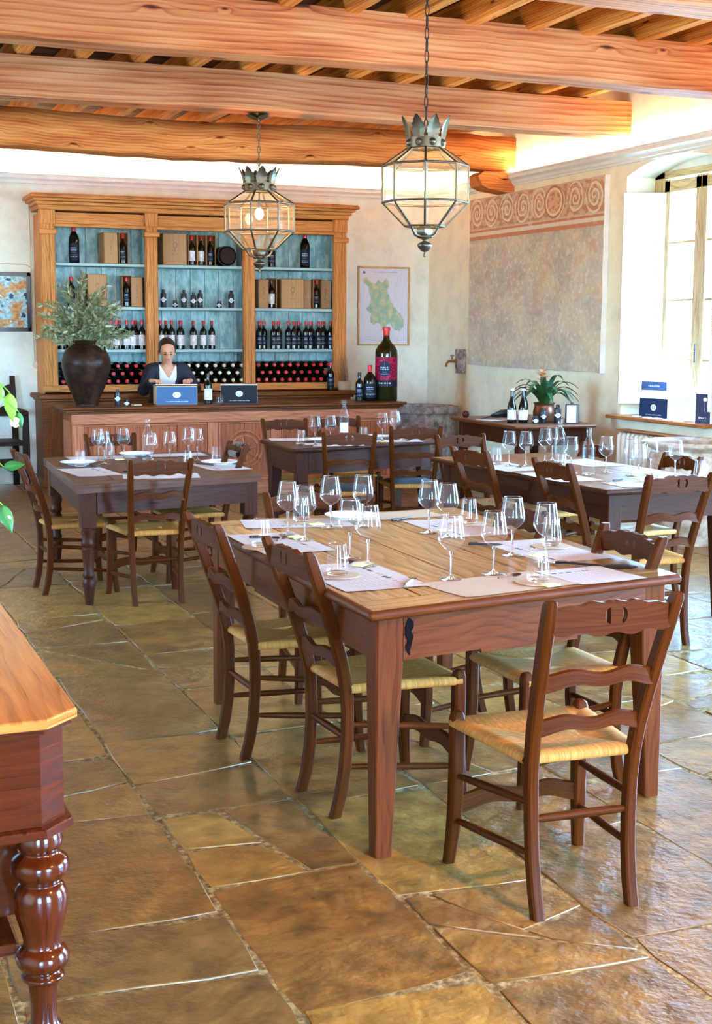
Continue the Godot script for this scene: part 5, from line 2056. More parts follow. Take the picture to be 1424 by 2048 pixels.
	for i in range(24, -1, -1):
		var t := i / 24.0
		ap.append(Vector2((t - 0.5) * 1.04, 0.3 + 0.03 * cos(TAU * 4.0 * t)))
	m.xf = Transform3D(Basis(), Vector3(0, -0.09, 0.2))
	m.extrude(ap, 0.03)
	part("carved_apron", m, W, o)
	# mural panel on the right wall
	o = thing("mural_panel", "large faded mural on a thick plaster slab with scroll frieze and oval medallion", "mural", Vector3(XW - 0.03, 2.1, -11.925))
	m = MB.new()
	var mw := 2.64
	var mh := 1.74
	var poly := PackedVector2Array()
	var rr := RandomNumberGenerator.new()
	rr.seed = 5
	for e in 4:
		for i in 14:
			var t := i / 14.0
			var p: Vector2 = [Vector2(-0.5 + t, -0.5), Vector2(0.5, -0.5 + t), Vector2(0.5 - t, 0.5), Vector2(-0.5, 0.5 - t)][e]
			poly.append(Vector2(p.x * mw + rr.randf_range(-0.006, 0.006), p.y * mh + rr.randf_range(-0.006, 0.006)))
	m.xf = Transform3D(Basis(Vector3(0, 0, 1), Vector3(0, 1, 0), Vector3(-1, 0, 0)), Vector3.ZERO)
	m.sides(poly, -0.027, 0.028, 10.0)
	part("slab_edge", m, M.plaster_white, o)
	m = MB.new()
	m.xf = Transform3D(Basis(Vector3(0, 0, 1), Vector3(0, 1, 0), Vector3(-1, 0, 0)), Vector3.ZERO)
	var ids := Geometry2D.triangulate_polygon(poly)
	var U := func(p: Vector2) -> Vector2: return Vector2(p.x / mw + 0.5, 0.5 - p.y / mh)
	for i in range(0, ids.size(), 3):
		var a := poly[ids[i]]
		var b := poly[ids[i + 1]]
		var c := poly[ids[i + 2]]
		m.tri(Vector3(a.x, a.y, 0.028), Vector3(b.x, b.y, 0.028), Vector3(c.x, c.y, 0.028), Vector3(0, 0, 1), Vector3(0, 0, 1), Vector3(0, 0, 1), U.call(a), U.call(b), U.call(c))
	part("painted_face", m, M.mural, o)
	# tap on a stone plate
	o = thing("wall_tap", "old brass tap on a rounded grey stone plate, mounted above the stone basin", "tap", Vector3(XW, 1.265, -13.5))
	m = MB.new()
	m.box(Vector3(-0.02, 0, 0), Vector3(0.04, 0.26, 0.2), 0.006)
	part("plate", m, M.basin_stone, o)
	m = MB.new()
	m.ball(Vector3(-0.035, 0, 0), Vector3(0.035, 0.12, 0.085), 10)
	part("boss", m, M.basin_stone, o)
	m = MB.new()
	m.tube([Vector3(-0.05, 0.0, 0), Vector3(-0.13, 0.0, 0), Vector3(-0.17, -0.005, 0), Vector3(-0.19, -0.03, 0), Vector3(-0.192, -0.06, 0)], [0.02, 0.015, 0.013, 0.012, 0.016], 10)
	part("spout", m, M.brass_old, o)
	m = MB.new()
	m.tube([Vector3(-0.12, 0.0, 0), Vector3(-0.12, 0.06, 0)], [0.009], 8)
	m.tube([Vector3(-0.12, 0.06, -0.035), Vector3(-0.12, 0.06, 0.035)], [0.008], 8)
	part("handle", m, M.brass_old, o)
	# basin in the corner
	o = thing("stone_basin", "big round grey stone basin with a thick rolled rim in the room's far corner", "basin", Vector3(6.22, 0, -13.55))
	m = MB.new()
	m.lathe(smooth_profile(pv([0.3, 0.0, 0.34, 0.05, 0.385, 0.4, 0.4, 0.68, 0.4, 0.72]), 4), 40, 50.0)
	part("body", m, M.basin_stone, o)
	m = MB.new()
	m.lathe(smooth_profile(pv([0.39, 0.71, 0.425, 0.715, 0.43, 0.76, 0.415, 0.785, 0.36, 0.785, 0.34, 0.75, 0.33, 0.5, 0.28, 0.2, 0.0, 0.15]), 3), 40, 50.0)
	part("rim", m, M.basin_stone, o)

func quad_sheet(c: Vector3, w: float, h: float) -> MB:
	var m := MB.new()
	m.flat(c + Vector3(-w, h, 0) * 0.5, c + Vector3(w, h, 0) * 0.5, c + Vector3(w, -h, 0) * 0.5, c + Vector3(-w, -h, 0) * 0.5, Vector3(0, 0, 1), Vector2(0, 0), Vector2(1, 0), Vector2(1, 1), Vector2(0, 1))
	return m

# ---------------------------------------------------------------- window side
func build_right_side() -> void:
	# folded-back shutters
	for s in [[-10.17, -10.315, "white panelled shutter folded back against the window's left reveal"], [-9.15, -9.0, "white panelled shutter folded back at the window's right edge, cut by the frame"]]:
		var a := Vector3(7.0, 0, s[0])
		var b := Vector3(6.66, 0, s[1])
		var d := (b - a).normalized()
		var L := a.distance_to(b)
		var o := thing("window_shutter", s[2], "shutter", a, 0.0, "")
		o.transform.basis = Basis(d, Vector3.UP, d.cross(Vector3.UP))
		var y0 := 0.97
		var y1 := 2.79
		part("panel_board", bx(Vector3(L * 0.5, (y0 + y1) * 0.5, 0), Vector3(L - 0.02, y1 - y0 - 0.02, 0.012), 0.002), M.white_paint, o)
		for x in [0.03, L - 0.03]:
			part("stile", bx(Vector3(x, (y0 + y1) * 0.5, 0), Vector3(0.06, y1 - y0, 0.032), 0.004), M.white_paint, o)
		for y in [y0 + 0.04, 1.93, y1 - 0.04]:
			part("rail", bx(Vector3(L * 0.5, y, 0), Vector3(L - 0.11, 0.08, 0.031), 0.004), M.white_paint, o)
		for y in [1.44, 2.36]:
			part("raised_field", bx(Vector3(L * 0.5, y, 0), Vector3(L - 0.19, 0.66, 0.022), 0.008), M.white_paint, o)
		for y in [1.2, 1.9, 2.6]:
			var h := MB.new()
			h.tube([Vector3(-0.004, y - 0.04, 0.01), Vector3(-0.004, y + 0.04, 0.01)], [0.008], 8)
			part("hinge", h, M.white_paint, o)
	# sill shelf
	solo("window_shelf", "honey-brown wooden shelf board on the window sill carrying the gift boxes", "shelf", bx(Vector3(0, 0, 0), Vector3(0.42, 0.03, 1.45), 0.008), M.sill_wood, Vector3(6.8, 0.856, -9.68))
	var y := 0.871
	# gift boxes
	var o := thing("gift_box", "tall white card box with a blue printed band along its top, on the window shelf", "box", Vector3(6.86, y, -10.0), -PI / 2 + 0.3)
	part("carton", bx(Vector3(0, 0.14, 0), Vector3(0.29, 0.28, 0.1), 0.003), M.white_card, o)
	part("printed_band", quad_sheet(Vector3(0, 0.265, 0.052), 0.27, 0.075), M.print_flap, o)
	o = thing("gift_box", "navy printed box with a white round emblem standing on the window shelf", "box", Vector3(6.74, y, -9.83), -PI / 2 + 0.35)
	part("carton", bx(Vector3(0, 0.085, 0), Vector3(0.29, 0.17, 0.1), 0.003), M.white_card, o)
	part("printed_front", quad_sheet(Vector3(0, 0.085, 0.0515), 0.285, 0.165), M.print_navy, o)
	o = thing("gift_box", "plain white card box between the navy box and the window's right side", "box", Vector3(6.78, y, -9.45), -PI / 2 + 0.1)
	part("carton", bx(Vector3(0, 0.095, 0), Vector3(0.3, 0.19, 0.12), 0.003), M.white_card, o)
	part("lid_flap", bx(Vector3(0, 0.193, 0), Vector3(0.304, 0.008, 0.124), 0.002), M.white_card, o)
	o = thing("gift_box", "dark slate printed bag-like box cut by the photo's right edge on the window shelf", "box", Vector3(6.72, y, -9.1), -PI / 2 + 0.2)
	part("carton", bx(Vector3(0, 0.14, 0), Vector3(0.16, 0.28, 0.1), 0.003), M.white_card, o)
	part("printed_front", quad_sheet(Vector3(0, 0.12, 0.0515), 0.155, 0.235), M.print_bag, o)
	for k in 5:
		var c := MB.new()
		c.box(Vector3.ZERO, Vector3(0.05, 0.012, 0.07), 0.002)
		solo("sample_card", "%s small white sample card lying along the window shelf's front edge, counted from the left" % ORD[k], "card", c, M.white_card, Vector3(6.625, y + 0.007, -9.95 + k * 0.15), 0.1 * k, "sample cards on the window shelf")
	# column radiator
	o = thing("radiator", "cream column radiator under the window shelf behind the long table", "radiator", Vector3(6.6, 0, -9.6))
	for i in 16:
		var z := -0.5 + i * 0.066
		var m := MB.new()
		m.uo = Vector2.ZERO
		for x in [-0.045, 0.045]:
			m.tube([Vector3(x, 0.12, z), Vector3(x, 0.14, z), Vector3(x, 0.7, z), Vector3(x, 0.72, z)], [0.018, 0.026, 0.026, 0.018], 8)
		m.box(Vector3(0, 0.715, z), Vector3(0.12, 0.05, 0.05), 0.02)
		m.box(Vector3(0, 0.125, z), Vector3(0.12, 0.05, 0.05), 0.02)
		part("column", m, M.radiator_paint, o)
	part("top_board", bx(Vector3(0.0, 0.755, 0.0), Vector3(0.13, 0.012, 1.08), 0.004), M.sill_wood, o)
	for z in [-0.5, 0.49]:
		part("foot", bx(Vector3(0, 0.05, z), Vector3(0.08, 0.1, 0.03), 0.005), M.radiator_paint, o)
	# terracotta urn
	o = thing("clay_urn", "large pale clay urn with a broad rim and loop handles, by the radiator", "urn", Vector3(6.25, 0, -8.62))
	var m2 := MB.new()
	m2.lathe(smooth_profile(pv([0.0, 0.0, 0.2, 0.0, 0.22, 0.03, 0.3, 0.25, 0.35, 0.48, 0.34, 0.64, 0.3, 0.72]), 4), 36, 50.0)
	part("body", m2, M.urn_clay, o)
	m2 = MB.new()
	m2.lathe(smooth_profile(pv([0.3, 0.71, 0.34, 0.735, 0.385, 0.755, 0.39, 0.775, 0.36, 0.785, 0.3, 0.77, 0.27, 0.72, 0.3, 0.5, 0.0, 0.3]), 3), 36, 50.0)
	part("rim", m2, M.urn_clay, o)
	for a in [PI + 0.1, 0.1]:
		var d := Vector3(sin(a), 0, cos(a))
		m2 = MB.new()
		m2.tube([d * 0.3 + Vector3(0, 0.7, 0), d * 0.4 + Vector3(0, 0.72, 0), d * 0.46 + Vector3(0, 0.66, 0), d * 0.44 + Vector3(0, 0.58, 0), d * 0.35 + Vector3(0, 0.5, 0)], [0.026, 0.026, 0.026, 0.026, 0.03], 10)
		part("loop_handle", m2, M.urn_clay, o)
	# side table by the right wall
	o = table("side_table", "low brown wooden side table by the mural, carrying the potted bromeliad", [Vector2(5.6, -10.22), Vector2(6.36, -10.2), Vector2(6.62, -11.6), Vector2(5.64, -11.55)], 0.8, {"top": M.counter_top, "body": M.table_dark, "edge": M.counter_top, "planks": 3, "end": 0.0, "apron": 0.15, "leg": 0.07, "over": 0.04, "thick": 0.028})
	var ty := 0.8
	for d in [[5.76, -10.6, "white-labelled wine bottle with a white capsule on the side table, left of the pair"], [5.845, -10.55, "white-labelled wine bottle with a white capsule on the side table, right of the pair"], [6.03, -10.87, "wine bottle half hidden behind the right of the white-labelled pair"]]:
		put(make_bottle(0.041, 0.3, M.bottle_glass, M.capsule_white if d[0] < 6.0 else M.capsule_black, M.label_white, burgundy_profile(0.041, 0.3), Vector2(0.1, 0.38), 0.955 if d[0] < 6.0 else 0.8), "wine_bottle", d[2], "bottle", Vector3(d[0], ty, d[1]), -0.45)
	# bromeliad
	o = thing("potted_bromeliad", "bromeliad with arching green leaves and an orange flower head in a copper pot", "plant", Vector3(6.13, ty, -10.68))
	m2 = MB.new()
	m2.lathe(smooth_profile(pv([0.0, 0.0, 0.075, 0.0, 0.09, 0.02, 0.1, 0.08, 0.088, 0.13, 0.09, 0.155, 0.1, 0.165, 0.094, 0.165, 0.08, 0.15, 0.0, 0.14]), 3), 28, 50.0)
	part("copper_pot", m2, M.copper_pot, o)
	var rr := RandomNumberGenerator.new()
	rr.seed = 21
	for i in 22:
		var a := i * 2.4 + rr.randf() * 0.3
		var inner := float(i) / 22.0
		var ln := lerpf(0.34, 0.24, inner) * rr.randf_range(0.9, 1.1)
		var rise := lerpf(0.16, 0.27, inner) * rr.randf_range(0.85, 1.15)
		var d := Vector3(sin(a), 0, cos(a))
		var side := Vector3(cos(a), 0, -sin(a))
		var droop := lerpf(0.16, 0.04, inner)
		m2 = MB.new()
		m2.sheet(10, 4, func(u: float, v: float) -> Vector3:
			var s := (v - 0.5) * 2.0
			var w := 0.031 * (1.0 - 0.3 * u) * (1.0 - pow(u, 6.0)) + 0.0008
			return d * (0.015 + ln * (u * 0.55 + 0.45 * u * u)) + side * s * w + Vector3(0, 0.14 + rise * sin(u * 1.9) - droop * u * u * u + 0.006 * absf(s), 0), 0.0012)
		part("leaf", m2, M.brom_leaf if i % 3 else M.brom_leaf_dark, o)
	m2 = MB.new()
	m2.tube([Vector3(0, 0.14, 0), Vector3(-0.01, 0.28, 0), Vector3(-0.03, 0.42, 0.01)], [0.008, 0.007, 0.006], 8)
	part("flower_stem", m2, M.brom_flower, o)
	for i in 18:
		var a := i * 2.4
		var hgt2 := 0.33 + 0.014 * (i / 2)
		var d := Vector3(sin(a), 0, cos(a))
		var side := Vector3(cos(a), 0, -sin(a))
		m2 = MB.new()
		m2.sheet(6, 2, func(u: float, v: float) -> Vector3:
			return Vector3(-0.02, hgt2, 0) + d * (0.115 * u * (1.0 - i * 0.02)) + side * (v - 0.5) * 0.042 * (1.0 - u * u) + Vector3(0, 0.05 * u - 0.03 * u * u, 0), 0.001)
		part("bract", m2, M.brom_flower, o)
	# oil bottles, jar, tin
	var q := oil_bottle(0.026, 0.13)
	put(q, "oil_bottle", "slim dark oil bottle with white badge, left of the two before the copper pot", "bottle", Vector3(6.02, ty, -10.5), -0.4)
	put(oil_bottle(0.031, 0.16), "oil_bottle", "larger dark oil bottle with white badge, right of the copper pot", "bottle", Vector3(6.14, ty, -10.46), -0.4)
	put(oil_jar(0.028, 0.065), "oil_jar", "tiny dark jar with a white badge beside the slim oil bottle on the side table", "jar", Vector3(5.925, ty, -10.47), -0.4)
	o = thing("oil_tin", "flat black oil tin with a big white label at the side table's right end", "tin", Vector3(6.22, ty, -10.35), -0.42)
	part("can", bx(Vector3(0, 0.085, 0), Vector3(0.115, 0.17, 0.06), 0.006), M.tin_black, o)
	part("label", quad_sheet(Vector3(-0.008, 0.085, 0.0312), 0.08, 0.15), M.label_tin, o)
	m2 = MB.new()
	m2.lathe(pv([0.012, 0.17, 0.012, 0.184, 0.0, 0.184]), 12)
	part("cap", m2, M.tin_black, o)
	m2 = MB.new()
	m2.ball(Vector3(0, 0.032, 0), Vector3(0.034, 0.033, 0.034), 8)
	o = thing("dark_knob", "small dark round ball-like knob at the side table's far left corner", "ball", Vector3(5.7, ty, -11.38))
	part("ball", m2, M.desk_wood, o)
	m2 = MB.new()
	m2.lathe(pv([0.02, 0.0, 0.022, 0.005, 0.014, 0.01, 0.0, 0.012]), 14)
	part("base", m2, M.desk_wood, o)
	m2 = MB.new()
	m2.box(Vector3(0, 0.003, 0), Vector3(0.3, 0.006, 0.22), 0.001)
	solo("paper_stack", "thin stack of white papers lying beside the dark ball on the side table", "paper", m2, M.paper, Vector3(5.82, ty, -11.0), 0.2)
	o = thing("hand_scanner", "black hand-held device lying on the side table behind the two white-labelled bottles", "device", Vector3(5.98, ty, -11.15), 0.3)
	m2 = MB.new()
	m2.tube([Vector3(-0.16, 0.03, 0), Vector3(-0.05, 0.045, 0), Vector3(0.06, 0.045, 0), Vector3(0.14, 0.04, 0)], [0.014, 0.034, 0.04, 0.03], 12)
	part("body", m2, M.pen_black, o)
	m2 = MB.new()
	m2.tube([Vector3(-0.16, 0.03, 0), Vector3(-0.23, 0.02, 0.02), Vector3(-0.3, 0.006, 0.0)], [0.006], 6)
	part("cord", m2, M.pen_black, o)
	o = thing("card_reader", "small navy card terminal propped between the bottles and the copper pot", "device", Vector3(6.07, ty, -10.95), -0.4)
	m2 = MB.new()
	m2.xf = Transform3D(Basis(Vector3(1, 0, 0), -0.5), Vector3(0, 0.05, 0))
	m2.box(Vector3.ZERO, Vector3(0.07, 0.1, 0.02), 0.005)
	part("case", m2, M.print_navy, o)
	m2 = MB.new()
	m2.box(Vector3(0, 0.012, 0), Vector3(0.075, 0.024, 0.08), 0.006)
	part("stand", m2, M.pen_black, o)

func oil_bottle(R: float, H: float) -> Node3D:
	var o := Node3D.new()
	var m := MB.new()
	m.lathe(pv([0.0, 0.0, R * 0.95, 0.0, R, 0.004, R, H * 0.76, R * 0.9, H * 0.81, R * 0.56, H * 0.835, R * 0.5, H * 0.85]), 18, 30.0)
	part("bottle_body", m, M.tin_black, o)
	m = MB.new()
	m.lathe(pv([R * 0.5, H * 0.845, R * 0.55, H * 0.85, R * 0.55, H * 0.98, R * 0.48, H, 0.0, H]), 14, 30.0)
	part("cap", m, M.pen_black, o)
	m = MB.new()
	m.arc(R + 0.0007, H * 0.28, H * 0.58, -1.3, 1.3, 10)
	part("label", m, M.label_badge, o)
	return o

func oil_jar(R: float, H: float) -> Node3D:
	var o := Node3D.new()
	var m := MB.new()
	m.lathe(pv([0.0, 0.0, R * 0.95, 0.0, R, 0.004, R, H * 0.66, R * 0.8, H * 0.76]), 16, 30.0)
	part("jar_body", m, M.tin_black, o)
	m = MB.new()
	m.lathe(pv([R * 0.8, H * 0.74, R * 0.86, H * 0.76, R * 0.86, H * 0.98, R * 0.8, H, 0.0, H]), 16, 30.0)
	part("lid", m, M.pen_black, o)
	m = MB.new()
	m.arc(R + 0.0007, H * 0.08, H * 0.66, -1.2, 1.2, 8)
	part("label", m, M.label_badge, o)
	return o


# ---------------------------------------------------------------- the person
func field_mesh(bones: Array, cell: float, k: float, cut = null) -> MB:
	# bones: [a, b, ra, rb, squash (Vector3, optional)]; surface nets over a smooth union of tapered capsules
	var lo := Vector3(1e9, 1e9, 1e9)
	var hi := -lo
	for b in bones:
		for e in [[b[0], b[2]], [b[1], b[3]]]:
			lo = lo.min(e[0] - Vector3.ONE * (e[1] + k + cell * 2))
			hi = hi.max(e[0] + Vector3.ONE * (e[1] + k + cell * 2))
	var n := Vector3i(((hi - lo) / cell).ceil()) + Vector3i.ONE
	var D := PackedFloat32Array()
	D.resize(n.x * n.y * n.z)
	D.fill(9.0)
	var S := PackedFloat32Array()
	S.resize(n.x * n.y * n.z)   # sum of exp(-d / k)
	S.fill(0.0)
	for b in bones:
		var a: Vector3 = b[0]
		var e: Vector3 = b[1]
		var ra: float = b[2]
		var rb: float = b[3]
		var sq: Vector3 = b[4] if b.size() > 4 else Vector3.ONE
		var rm := maxf(ra, rb) + k * 2.5 + cell
		var l0 := Vector3i(((a.min(e) - Vector3.ONE * rm - lo) / cell).floor()).clamp(Vector3i.ZERO, n - Vector3i.ONE)
		var l1 := Vector3i(((a.max(e) + Vector3.ONE * rm - lo) / cell).ceil()).clamp(Vector3i.ZERO, n - Vector3i.ONE)
		var ae := (e - a) / sq
		var l2 := maxf(ae.length_squared(), 1e-9)
		for z in range(l0.z, l1.z + 1):
			for y in range(l0.y, l1.y + 1):
				var o := (z * n.y + y) * n.x
				for x in range(l0.x, l1.x + 1):
					var p := (lo + Vector3(x, y, z) * cell - a) / sq
					var t := clampf(p.dot(ae) / l2, 0.0, 1.0)
					var d := (p - ae * t).length() - lerpf(ra, rb, t)
					if d < k * 3.0 + cell:
						S[o + x] += exp(-d / k * 2.2)
	for i in S.size():
		D[i] = -log(S[i]) * k / 2.2 if S[i] > 1e-7 else 9.0
	if cut != null:
		for z in n.z:
			for y in n.y:
				for x in n.x:
					var i := (z * n.y + y) * n.x + x
					if D[i] < 1.0:
						D[i] = cut.call(lo + Vector3(x, y, z) * cell, D[i])
	var V := {}
	var st := [Vector3i(1, 0, 0), Vector3i(0, 1, 0), Vector3i(0, 0, 1)]
	var at := func(c: Vector3i) -> int: return (c.z * n.y + c.y) * n.x + c.x
	var m := MB.new()
	for z in n.z - 1:
		for y in n.y - 1:
			for x in n.x - 1:
				var i := (z * n.y + y) * n.x + x
				var inside := 0
				var idx := [i, i + 1, i + n.x, i + n.x + 1, i + n.x * n.y, i + n.x * n.y + 1, i + n.x * n.y + n.x, i + n.x * n.y + n.x + 1]
				for q in idx:
					if D[q] < 0.0:
						inside += 1
				if inside == 0 or inside == 8:
					continue
				var s := Vector3.ZERO
				var c := 0
				for e in [[0, 1], [2, 3], [4, 5], [6, 7], [0, 2], [1, 3], [4, 6], [5, 7], [0, 4], [1, 5], [2, 6], [3, 7]]:
					var da := D[idx[e[0]]]
					var db := D[idx[e[1]]]
					if (da < 0.0) != (db < 0.0):
						var t := da / (da - db)
						var pa := Vector3(e[0] & 1, (e[0] >> 1) & 1, e[0] >> 2)
						var pb := Vector3(e[1] & 1, (e[1] >> 1) & 1, e[1] >> 2)
						s += pa.lerp(pb, t)
						c += 1
				var g := Vector3(D[idx[1]] - D[idx[0]] + D[idx[7]] - D[idx[6]] + D[idx[3]] - D[idx[2]] + D[idx[5]] - D[idx[4]], D[idx[2]] - D[idx[0]] + D[idx[3]] - D[idx[1]] + D[idx[6]] - D[idx[4]] + D[idx[7]] - D[idx[5]], D[idx[4]] - D[idx[0]] + D[idx[5]] - D[idx[1]] + D[idx[6]] - D[idx[2]] + D[idx[7]] - D[idx[3]])
				V[i] = [lo + (Vector3(x, y, z) + s / c) * cell, g.normalized()]
	var nx := n.x
	var nxy := n.x * n.y
	for i in V.keys():
		for ax in 3:
			var step: int = [1, nx, nxy][ax]
			var d1: int = [nx, nxy, 1][ax]
			var d2: int = [nxy, 1, nx][ax]
			if (D[i] < 0.0) == (D[i + step] < 0.0):
				continue
			var q := [i, i - d1, i - d1 - d2, i - d2]
			if V.has(q[1]) and V.has(q[2]) and V.has(q[3]):
				m.quad(V[q[0]][0], V[q[1]][0], V[q[2]][0], V[q[3]][0], V[q[0]][1], V[q[1]][1], V[q[2]][1], V[q[3]][1])
	return m

func build_person() -> void:
	# woman behind the counter, leaning over a blue box with both hands on its lid, head bent
	var o := thing("person", "woman with dark tied-back hair, navy jacket and white blouse, looking down behind the counter", "person", Vector3(3.385, 0, -13.46), -0.1)
	var sh_l := Vector3(-0.165, 1.2, 0.06)
	var sh_r := Vector3(0.165, 1.2, 0.06)
	var el_l := Vector3(-0.245, 1.0, 0.1)
	var el_r := Vector3(0.27, 1.02, 0.12)
	var wr_l := Vector3(-0.2, 1.1, 0.32)
	var wr_r := Vector3(0.19, 1.1, 0.33)
	var neck := Vector3(0, 1.24, 0.05)
	var head := Vector3(-0.005, 1.375, 0.1)
	# body: skin of neck, chest and hands, legs under the clothes, in one field
	var body := [
		[Vector3(0, 0.86, -0.02), Vector3(0, 1.02, 0.0), 0.115, 0.1, Vector3(1.2, 1, 0.8)],
		[Vector3(0, 1.02, 0.0), Vector3(0, 1.16, 0.04), 0.1, 0.1, Vector3(1.25, 1, 0.8)],
		[Vector3(-0.1, 1.195, 0.05), Vector3(0.1, 1.195, 0.05), 0.05, 0.05],
		[neck + Vector3(0, -0.05, 0), head + Vector3(0, -0.07, -0.02), 0.05, 0.048],
		[sh_l, el_l, 0.042, 0.035], [el_l, wr_l, 0.034, 0.024], [sh_r, el_r, 0.042, 0.035], [el_r, wr_r, 0.034, 0.024]]
	for s in [-1.0, 1.0]:
		body.append([Vector3(s * 0.085, 0.86, -0.02), Vector3(s * 0.09, 0.46, 0.0), 0.085, 0.055])
		body.append([Vector3(s * 0.09, 0.46, 0.0), Vector3(s * 0.09, 0.09, -0.03), 0.052, 0.035])
		body.append([Vector3(s * 0.09, 0.05, -0.03), Vector3(s * 0.1, 0.035, 0.12), 0.038, 0.028])
	var m := field_mesh(body, 0.014, 0.02)
	# head, finer
	var R := Basis(Vector3(1, 0, 0), 0.34)
	var H := func(x: float, y: float, z: float) -> Vector3: return head + R * Vector3(x, y, z)
	var hb := [
		[H.call(0, 0.035, -0.02), H.call(0, 0.03, 0.01), 0.078, 0.074],
		[H.call(0, -0.01, 0.02), H.call(0, -0.075, 0.05), 0.06, 0.026],
		[H.call(-0.036, -0.03, 0.03), H.call(-0.012, -0.078, 0.052), 0.022, 0.018], [H.call(0.036, -0.03, 0.03), H.call(0.012, -0.078, 0.052), 0.022, 0.018],
		[H.call(0, 0.012, 0.082), H.call(0, -0.028, 0.098), 0.007, 0.011],
		[H.call(-0.012, -0.03, 0.087), H.call(0.012, -0.03, 0.087), 0.008, 0.008],
		[H.call(-0.034, 0.024, 0.066), H.call(0.034, 0.024, 0.066), 0.012, 0.012],
		[H.call(-0.015, -0.054, 0.076), H.call(0.015, -0.054, 0.076), 0.009, 0.009],
		[H.call(-0.075, 0.0, -0.005), H.call(-0.077, -0.025, 0.0), 0.013, 0.009], [H.call(0.075, 0.0, -0.005), H.call(0.077, -0.025, 0.0), 0.013, 0.009],
		[head + Vector3(0, -0.05, -0.02), neck + Vector3(0, -0.02, 0), 0.05, 0.05]]
	var hm := field_mesh(hb, 0.006, 0.012)
	m.v.append_array(hm.v)
	m.n.append_array(hm.n)
	m.t.append_array(hm.t)
	# hands resting on the lid, fingers curled over its edge
	for s in [-1.0, 1.0]:
		var w: Vector3 = wr_l if s < 0 else wr_r
		var fw := Vector3(-s * 0.45, 0.0, 0.89).normalized()
		var sd := Vector3(-s * fw.z, 0, s * fw.x) * 1.0
		var pal := w + fw * 0.05
		var hand := [[w, pal, 0.024, 0.026, Vector3(1, 0.8, 1)], [pal - sd * 0.016, pal + fw * 0.035 - sd * 0.02, 0.018, 0.014], [pal + sd * 0.016, pal + fw * 0.035 + sd * 0.02, 0.018, 0.014]]
		for f in 4:
			var off := (f - 1.5) * 0.0195
			var ln: float = [0.062, 0.072, 0.068, 0.054][f]
			var b := pal + fw * 0.035 + sd * off
			var b1 := b + fw * ln * 0.5 + Vector3(0, 0.006, 0)
			var b2 := b1 + fw * ln * 0.3 + Vector3(0, -0.012, 0)
			var b3 := b2 + fw * ln * 0.16 + Vector3(0, -0.016, 0)
			hand.append([b, b1, 0.0095, 0.0088])
			hand.append([b1, b2, 0.0088, 0.008])
			hand.append([b2, b3, 0.008, 0.007])
		var inw := -sd if sd.x * s > 0 else sd
		var t0 := w + fw * 0.022 + inw * 0.02
		var t1 := t0 + fw * 0.03 + inw * 0.026 + Vector3(0, 0.004, 0)
		hand.append([t0, t1, 0.012, 0.0105])
		hand.append([t1, t1 + fw * 0.03 + inw * 0.006 + Vector3(0, -0.006, 0), 0.0102, 0.008])
		hm = field_mesh(hand, 0.0045, 0.004)
		m.v.append_array(hm.v)
		m.n.append_array(hm.n)
		m.t.append_array(hm.t)
	part("body", m, M.skin, o)
	# blouse and open jacket follow the body
	var torso := [
		[Vector3(0, 0.88, -0.02), Vector3(0, 1.03, 0.0), 0.13, 0.112, Vector3(1.2, 1, 0.85)],
		[Vector3(0, 1.03, 0.0), Vector3(0, 1.15, 0.04), 0.112, 0.112, Vector3(1.25, 1, 0.85)],
		[Vector3(-0.105, 1.2, 0.05), Vector3(0.105, 1.2, 0.05), 0.06, 0.06]]
	m = field_mesh(torso, 0.012, 0.025, func(p: Vector3, d: float) -> float:
		# open neckline
		var v := 1.115 + absf(p.x) * 1.7
		return maxf(d, minf(p.y - v, 0.03) if p.z > 0.06 else p.y - 1.25))
	part("blouse", m, M.blouse, o)
	var coat := []
	for b in torso:
		var c: Array = b.duplicate()
		c[2] += 0.014
		c[3] += 0.014
		coat.append(c)
	coat.append_array([[Vector3(0, 0.72, -0.02), Vector3(0, 0.9, -0.02), 0.15, 0.14, Vector3(1.2, 1, 0.85)], [sh_l, el_l, 0.064, 0.054], [el_l, wr_l - (wr_l - el_l) * 0.14, 0.054, 0.042], [sh_r, el_r, 0.064, 0.054], [el_r, wr_r - (wr_r - el_r) * 0.14, 0.054, 0.042]])
	m = field_mesh(coat, 0.012, 0.02, func(p: Vector3, d: float) -> float:
		var open := 0.085 - absf(p.x) - maxf(0.0, 1.12 - p.y) * 0.32
		var front := minf(open, p.z - 0.05)
		var neckhole := 0.068 - Vector2(p.x, p.z - 0.05).length() if p.y > 1.17 else -1.0
		return maxf(maxf(d, front), neckhole))
	part("jacket", m, M.jacket, o)
	# trousers
	var tr := []
	for s in [-1.0, 1.0]:
		tr.append([Vector3(s * 0.085, 0.86, -0.02), Vector3(s * 0.09, 0.46, 0.0), 0.1, 0.075])
		tr.append([Vector3(s * 0.09, 0.46, 0.0), Vector3(s * 0.09, 0.1, -0.03), 0.075, 0.06])
	part("trousers", field_mesh(tr, 0.018, 0.015), M.trousers, o)
	for s in [-1.0, 1.0]:
		m = MB.new()
		m.tube([Vector3(s * 0.09, 0.04, -0.05), Vector3(s * 0.095, 0.045, 0.05), Vector3(s * 0.1, 0.03, 0.15)], [0.045, 0.045, 0.025], 12)
		part("shoe", m, M.pen_black, o)
	# hair pulled back
	var hair := [
		[H.call(0, 0.055, -0.035), H.call(0, 0.05, -0.005), 0.084, 0.08],
		[H.call(0, 0.0, -0.05), H.call(0, 0.03, -0.06), 0.07, 0.075],
		[H.call(-0.06, 0.02, 0.0), H.call(-0.066, -0.01, -0.02), 0.026, 0.024], [H.call(0.06, 0.02, 0.0), H.call(0.066, -0.01, -0.02), 0.026, 0.024],
		[H.call(0, 0.02, -0.12), H.call(0, -0.02, -0.13), 0.034, 0.03]]
